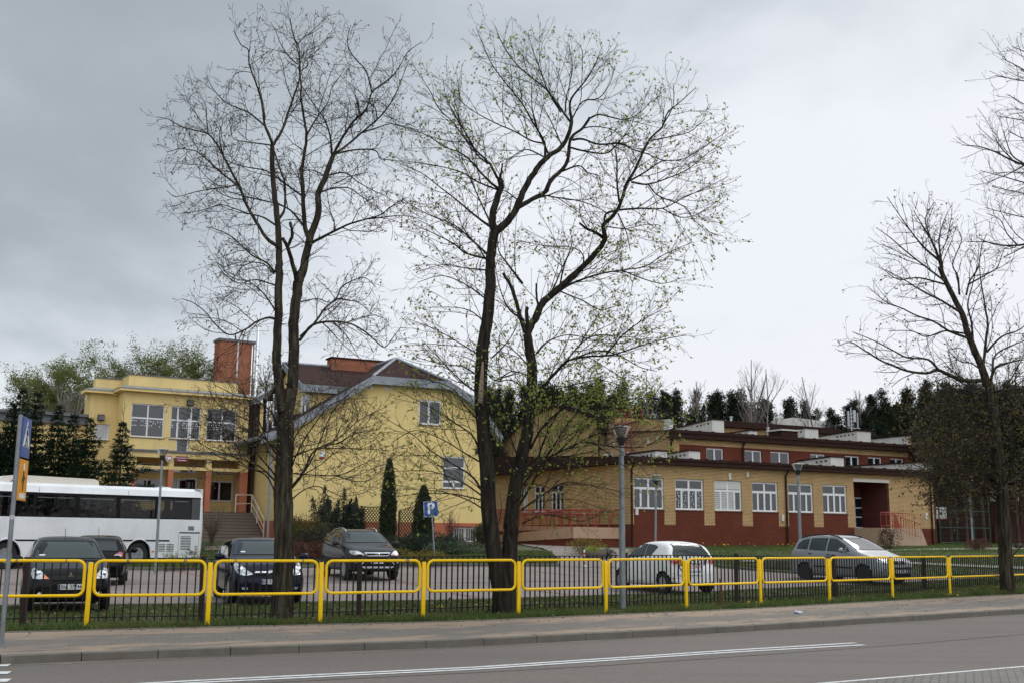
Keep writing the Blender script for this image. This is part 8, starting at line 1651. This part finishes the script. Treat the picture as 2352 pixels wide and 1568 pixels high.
# crossing sign and the amber plate on the post at the left edge
Pp = onz(3, 1479, 0); root = empty('sign_post', Pp, 0, 'grey steel post at the left edge carrying a blue crossing sign and an amber plate', 'sign'); q = MB(); q.tube([(0, 0, -.1), (0, 0, 3.32)], .033, 12); q.build('pole', M_steel, root, smooth=True, angle=50)
aw = R(-12.5); w_ = Vector((math.sin(aw), math.cos(aw), 0)); nrm = Vector((w_.y, -w_.x, 0)); nrm = nrm if nrm.dot(-Pp) > 0 else -nrm
def platef(z0, z1, nm, m, wd=.60, off=.045):
    """a sheet fixed beside the pole; local x along the sheet, y out of its face"""
    xa = -w_ if False else w_; X = xa if xa.cross(Vector((0, 0, 1))).dot(nrm) > 0 else -xa
    # text x direction must run left to right as seen from the face side
    T_ = Matrix(((X.x, nrm.x, 0, 0), (X.y, nrm.y, 0, 0), (0, 0, 1, 0), (0, 0, 0, 1))); 
    ctr = w_*(wd/2+.0)+nrm*off; M = Matrix.Translation(ctr) @ T_; b = MB(M); b.cbox(-wd/2, wd/2, -.012, .004, z0, z1, .004); s = b.build(nm, m, root); return s, M
s, M = platef(2.70, 3.30, 'blue_plate', M_blue); zc = 3.03
b = MB(M); b.prism([(-.235, .0045, zc-.17), (.235, .0045, zc-.17), (0, .0045, zc+.235)], (0, .003, 0)); tr = b.build('white_triangle', M_wsign, s)
b = MB(M)
for pts in ([(-.012, .12), (.03, .12), (.045, .03), (.02, .0), (-.03, .02)], [(-.03, .02), (.02, .0), (.09, -.12), (.06, -.14), (-.01, -.04)], [(-.03, .02), (.0, -.01), (-.06, -.13), (-.10, -.12)], [(-.012, .12), (-.07, .05), (-.06, .035), (.0, .09)], [(.03, .11), (.09, .04), (.08, .03), (.02, .08)]): b.prism([(x, .009, zc+z-.02) for x, z in pts], (0, .002, 0))
b.lathe([(.028, .009), (.028, .011)], 12, (.012, 0, zc+.13), 'y')
for k in range(5): b.box(-.16+k*.07, -.125+k*.07, .009, .011, zc-.165, zc-.145)
b.build('pedestrian_figure', M_ink, tr)
s, M = platef(2.06, 2.67, 'amber_plate', M_amber)
b = MB(M); b.lathe([(.06, .0045), (.06, .008)], 16, (0, 0, 2.56), 'y'); b.box(-.2, .2, .0045, .007, 2.09, 2.17); b.build('white_mark', M_wsign, s)
b = MB(M); b.prism([(-.03, .0045, 2.50), (.03, .0045, 2.50), (.05, .0045, 2.36), (.02, .0045, 2.20), (-.02, .0045, 2.20), (-.04, .0045, 2.38)], (0, .003, 0)); b.prism([(-.03, .0045, 2.44), (-.12, .0045, 2.34), (-.10, .0045, 2.32), (-.02, .0045, 2.40)], (0, .003, 0)); b.prism([(.03, .0045, 2.44), (.14, .0045, 2.40), (.13, .0045, 2.37), (.02, .0045, 2.40)], (0, .003, 0)); b.build('figure', M_ink, s)
b = MB(); b.lathe([(.036, 1.78), (.036, 1.84)], 12); b.build('sticker', M_lgrey, root)
# parking sign
Pq = base(1001, 45.0); root = empty('parking_sign', Pq, 0, 'square blue parking sign with a white P on a leaning grey post', 'sign'); zt = hgt(990, 1150, 45.0); tp_ = at(990, 1160, 45.0)-Pq
q = MB(); q.tube([(0, 0, -.1), (tp_.x, 0, zt+.05)], .03, 10); q.build('pole', M_steel, root); M = Matrix.Translation((tp_.x, -.05, zt-.30)) @ Matrix.Rotation(R(-3), 4, 'Y') @ Matrix.Rotation(R(-12), 4, 'Z'); b = MB(M); b.cbox(-.30, .30, -.008, .008, -.32, .30, .006); s = b.build('plate', M_blue, root)
b = MB(M)
for a, b_, c_, d_ in ((-.295, -.28, -.315, .295), (.28, .295, -.315, .295), (-.28, .28, -.315, -.30), (-.28, .28, .28, .295)): b.box(a, b_, -.0095, -.0085, c_, d_)
b.build('white_border', M_wsign, s); text('letter', 'P', .62, M_wsign, s, M @ Matrix.Translation((0, -.011, .0)) @ VERT, .022, .95)
# lamps: tapered steel post, inverted glass cone, louvres, flat disc cap
def lamp(px, Y, pyt, pyb, lab, r=.055, lean=0, head=1.0, sc=1.0, bracket=False):
    P = base(px, Y); zb = at(px, pyb, Y).z; P.z = min(P.z, max(zb, P.z-.4)) if pyb else P.z; H_ = at(px, pyt, Y).z-P.z; root = empty('street_lamp', P, 0, lab, 'street lamp', 'park lamps of the school yard'); S = head
    z0 = H_-.46*S; q = MB(); q.tube([(0, 0, -.1), (0, 0, H_*.45), (0, 0, z0)], [r, r*.95, r*.72], 12); q.build('pole', M_steel, root, smooth=True, angle=50)
    q = MB(); q.lathe([(.05*S, z0), (.055*S, z0+.02), (.115*S, z0+.17*S), (.118*S, z0+.19*S), (.02, z0+.20*S)], 20); q.build('lamp_base', M_dplas, root, smooth=True, angle=40)
    q = MB(); q.lathe([(.118*S, z0+.19*S), (.215*S, z0+.42*S)], 24, cap=False); q.build('glass_cone', M_lamp, root, smooth=True)
    q = MB()
    for k in range(5): q.lathe([(.03*S, z0+(.22+k*.038)*S), (.095*S, z0+(.225+k*.038)*S), (.095*S, z0+(.232+k*.038)*S), (.03*S, z0+(.24+k*.038)*S)], 16)
    q.build('louvres', M_lgrey, root)
    q = MB(); q.lathe([(.215*S, z0+.42*S), (.235*S, z0+.42*S), (.235*S, z0+.435*S), (.12*S, z0+.455*S), (.001, z0+.46*S)], 24); q.build('cap', M_lgrey, root, smooth=True, angle=30)
    if bracket: q = MB(); q.box(.02, .42, -.02, .02, 1.15, 1.2); q.build('bracket', M_steel, root)
    root.rotation_euler = (0, R(lean), 0); return root
lamp(361, 43.3, 1029, 1300, 'lamp on a thin steel post in front of the coach'); lamp(1429, 25.6, 977, 1389, 'tallest lamp, its thick post standing just behind the black fence', .075, head=1.0)
lamp(1504, 50, 1089, 1304, 'small slightly leaning lamp in front of the first classroom window', lean=1.4); lamp(1838, 43, 1063, 1312, 'lamp whose post rises behind the silver car', bracket=True, r=.07)
lamp(2234, 65, 1100.5, 1256, 'slim lamp on the lawn at the right before the pines'); lamp(2157, 92, 1163, 1236, 'far lamp beside the right corner of the brick school')
# basketball hoop and the green ball-court fence
Pb = base(2157, 88); root = empty('basketball_hoop', Pb, 0, 'white basketball backboard with red square seen past the school corner', 'basketball hoop'); z = hgt(2160, 1178, 88); q = MB(); q.tube([(0, .8, 0), (0, .8, z), (0, 0, z)], .06, 8); q.build('pole', M_steel, root); q = MB(); q.box(-.45, .45+.25, -.03, .03, z-.45, z+.5); bb = q.build('backboard', M_wsign, root); q = MB()
for a, b_, c_, d_ in ((-.15, .35, z-.12, z-.07), (-.15, .35, z+.28, z+.33), (-.15, -.1, z-.12, z+.33), (.3, .35, z-.12, z+.33), (-.45, .7, z-.45, z-.38)): q.box(a, b_, -.04, -.031, c_, d_)
q.build('red_square', M_red, bb)
M_gf = mat('green_fence_paint', (.010, .045, .030), .5); A_, B_ = base(2160, 78), base(2275, 82); root = empty('court_fence', A_, math.atan2(B_.y-A_.y, B_.x-A_.x), 'tall green wire fence of the ball court at the right', 'fence'); Ln = (B_-A_).length; hh = hgt(2188, 1130, 79)
for k in range(4): q = MB(); x = Ln*k/3; q.tube([(x, 0, 0), (x, 0, hh)], .05, 6); q.build('post', M_gf, root)
q = MB()
for z in (.15, hh*.33, hh*.66, hh): q.tube([(0, 0, z), (Ln, 0, z)], .03, 5)
for k in range(int(Ln/.35)): q.tube([(k*.35, 0, .1), (k*.35, 0, hh)], .006, 3)
for k in range(int(hh/.35)): q.tube([(0, 0, .1+k*.35), (Ln, 0, .1+k*.35)], .006, 3)
q.build('wire_mesh', M_gf, root)
# red and white bollard in the car park, a rusty stake, logs, litter
Pz = ong(1339.5, 1298+.0); Pz = ong(1342, 1301); root = empty('bollard', Pz, 0, 'thin red and white striped bollard in the car park', 'bollard')
for k in range(7): q = MB(); h_ = (Pz-Vector((0, 0, 0))).y*38/F/7; q.tube([(0, 0, k*h_), (0, 0, (k+1)*h_)], .035, 10); q.build('stripe', M_wsign if k % 2 == 0 else M_red, root)
q = MB(); q.lathe([(.12, 0), (.12, .03), (.05, .05)], 14); q.build('foot', M_wsign, root)
Ps = onz(1655, 1387, 0); q = MB(); q.tube([(0, 0, -.1), (.01, 0, .62)], .028, 8); o = q.build('rusty_stake', mat('rusty_iron', (.12, .05, .025), .9, var=.3)); o.location = Ps; tag(o, 'short rusty iron stake in the verge behind the white car', 'stake')
def log(pa, pb, r, lab):
    a, b_ = ong(*pa), ong(*pb); q = MB(); q.tube([(0, 0, r), tuple((b_-a)*.5+Vector((0, 0, r*1.1))), tuple(b_-a+Vector((0, 0, r)))], [r, r*.9, r*.8], 8); o = q.build('log', M_bark1); o.location = a; tag(o, lab, 'log')
log((2272, 1245), (2345, 1248), .16, 'long dark log lying on the lawn right of the slim lamp'); log((2335, 1259), (2352, 1257), .15, 'cut log end at the right edge of the lawn'); log((2190, 1239), (2243, 1242), .10, 'thin pale branch lying on the lawn under the green fence')
Pl = onz(1833, 1408, 0); bm = bmesh.new(); bmesh.ops.create_icosphere(bm, subdivisions=2, radius=.07); r_ = random.Random(3)
for v in bm.verts: v.co = Vector((v.co.x*1.4, v.co.y, v.co.z*.5+.03))*r_.uniform(.7, 1.15)
q = MB(); q.bm(bm); o = q.build('crumpled_litter', mat('pale_blue_plastic', (.45, .5, .62), .5)); o.location = Pl; tag(o, 'crumpled pale blue plastic litter on the pavement', 'litter')
# stones by the car park kerb, daffodils and dandelions
rg = np.random.default_rng(12)
for i, px in enumerate((790, 797, 806, 819, 838)):
    P = ong(px, 1270+rg.uniform(-4, 4)); bm = bmesh.new(); bmesh.ops.create_icosphere(bm, subdivisions=2, radius=.13*rg.uniform(.7, 1.2))
    for v in bm.verts: v.co *= 1+rg.normal()*.08; v.co.z *= .8
    q = MB(); q.bm(bm); o = q.build('stone', M_stuc, smooth=True); o.location = P+Vector((0, 0, .08)); tag(o, ['leftmost', 'second', 'third', 'fourth', 'rightmost'][i]+' pale field stone in the row left of the dark crossover', 'stone', 'pale stones left of the crossover')
# ------------------------------------------------------------------ grass blades and flowers (uncountable)
def blades(name, pts, h, m, seed, w=.010):
    rg = np.random.default_rng(seed); n = len(pts); a = rg.uniform(0, 6.28, n); H_ = h*rg.uniform(.5, 1.4, n); lean = rg.normal(scale=.35, size=(n, 2))*H_[:, None]; c, s = np.cos(a)*w, np.sin(a)*w; P = np.asarray(pts)
    V = np.stack([P+np.c_[c, s, np.zeros(n)], P-np.c_[c, s, np.zeros(n)], P+np.c_[lean, H_]], 1).reshape(-1, 3)
    return tag(mesh_np(name, V, np.arange(3*n).reshape(-1, 3), m), kind='stuff')
def region(n, seed, lo, hi, xr, fn=None):
    rg = np.random.default_rng(seed); x = rg.uniform(*xr, n); a = np.interp(x, lo[:, 0], lo[:, 1]); b = np.interp(x, hi[:, 0], hi[:, 1]); t = rg.uniform(0, 1, n); y = a+(b-a)*t; return np.c_[x, y, terr(x, y)]
WB = WALKB; PN = np.array(PARKN)
PNx = np.vstack([PN, [[40, 60]]])
p = region(150000, 1, WB+np.array([0, .02]), PNx+np.array([0, -.12]), (-11, 26)); nz = np.sin(p[:, 0]*1.7+np.sin(p[:, 1]*2.1))*np.sin(p[:, 1]*1.3+p[:, 0]*.6); p = p[(np.random.default_rng(2).random(len(p)) < .62+.38*nz)]; blades('grass', p, .055, M_blade, 3)
p = region(26000, 7, WB-np.array([0, .01]), WB+np.array([0, .55]), (-11, 26)); nz = np.sin(p[:, 0]*2.3+np.sin(p[:, 0]*5.1)); p = p[np.random.default_rng(5).random(len(p)) < .6+.4*nz]; blades('grass_edge', p, .11, M_blade, 4)
FLo = np.array([[q.x, q.y] for q in (ong(x, y) for x, y in ((1620, 1300), (1750, 1309), (1828, 1316), (2000, 1323), (2234, 1326), (2500, 1322)))]); FHi = np.array([[q.x, q.y] for q in (ong(x, y) for x, y in ((1480, 1262), (1700, 1258), (1900, 1256), (2100, 1252), (2500, 1246)))])
p = region(90000, 8, FLo, FHi+np.array([0, 6]), (8, 38)); blades('lawn', p, .07, M_blade, 5, .016)
sA = np.array(L1)+np.array([0, .1]); p = region(70000, 9, sA, sA+np.array([0, 10]), (-22, 2)); p = p[(p[:, 1] < 54)]; blades('garden_grass', p, .10, M_blade, 6, .014)
def flowers(name, pts, z, s, m, seed):
    rg = np.random.default_rng(seed); C = np.repeat(np.asarray(pts)+np.array([0, 0, z]), 6, 0); return tag(leaf_mesh(name, C, s, m, None, rg, np.tile([0, 0, .7], (len(C), 1))+rg.normal(scale=.8, size=C.shape), asp=.6), kind='stuff')
M_yf = mat('yellow_petals', (.75, .55, .02), .6); M_wf = mat('white_petals', (.7, .7, .66), .6)
rg = np.random.default_rng(4); fl = [ong(1500+rg.uniform(0, 330), 1256+rg.uniform(-2, 6)) for _ in range(20)]+[ong(1470+rg.uniform(0, 40), 1250) for _ in range(4)]; flowers('daffodils', [tuple(f) for f in fl], .22, .055, M_yf, 5)
fl = [onz(x+rg.uniform(-6, 6), y, 0) for x, y in ((1148, 1403), (1149, 1401), (1160, 1404), (1158, 1402), (1002, 1398), (1014, 1397), (1175, 1396), (1020, 1401), (1092, 1397), (2199, 1372), (1715, 1390), (1245, 1399))]; flowers('dandelions', [tuple(f) for f in fl], .07, .05, M_yf, 6)
fl = [ong(505+rg.uniform(0, 60), 1291+rg.uniform(-3, 3)) for _ in range(10)]+[ong(865+rg.uniform(-10, 30), 1292) for _ in range(3)]; flowers('white_daffodils', [tuple(f) for f in fl], .2, .09, M_wf, 7)
rg = np.random.default_rng(16); p = region(2600, 17, WB+np.array([0, .05]), PNx+np.array([0, -.1]), (-11, 26)); p[:, 2] += .05
D = rg.normal(size=p.shape); D[:, 2] *= .3; tag(leaf_mesh('dead_leaves', p, .085, mat('dead_leaf_brown', (.13, .085, .045), .9, var=.5), None, rg, D, asp=.6), kind='stuff')
# twigs and leaf crumbs blown on to the pavement
rg = np.random.default_rng(6); n = 700; x = rg.uniform(-9, 22, n); t = np.where(rg.random(n) < .6, rg.uniform(.86, 1.0, n), rg.uniform(0, 1, n)); ya = np.interp(x, KERB[:, 0], KERB[:, 1])+.15; yb = np.interp(x, WALKB[:, 0], WALKB[:, 1]); C = np.c_[x, ya+(yb-ya)*t, np.full(n, .006)]
D = rg.normal(size=(n, 3)); D[:, 2] = .05; tag(leaf_mesh('litter_leaves', C, .05, mat('dry_leaf_crumbs', (.07, .045, .025), .9, var=.4), None, rg, D*8, asp=.25), kind='stuff')
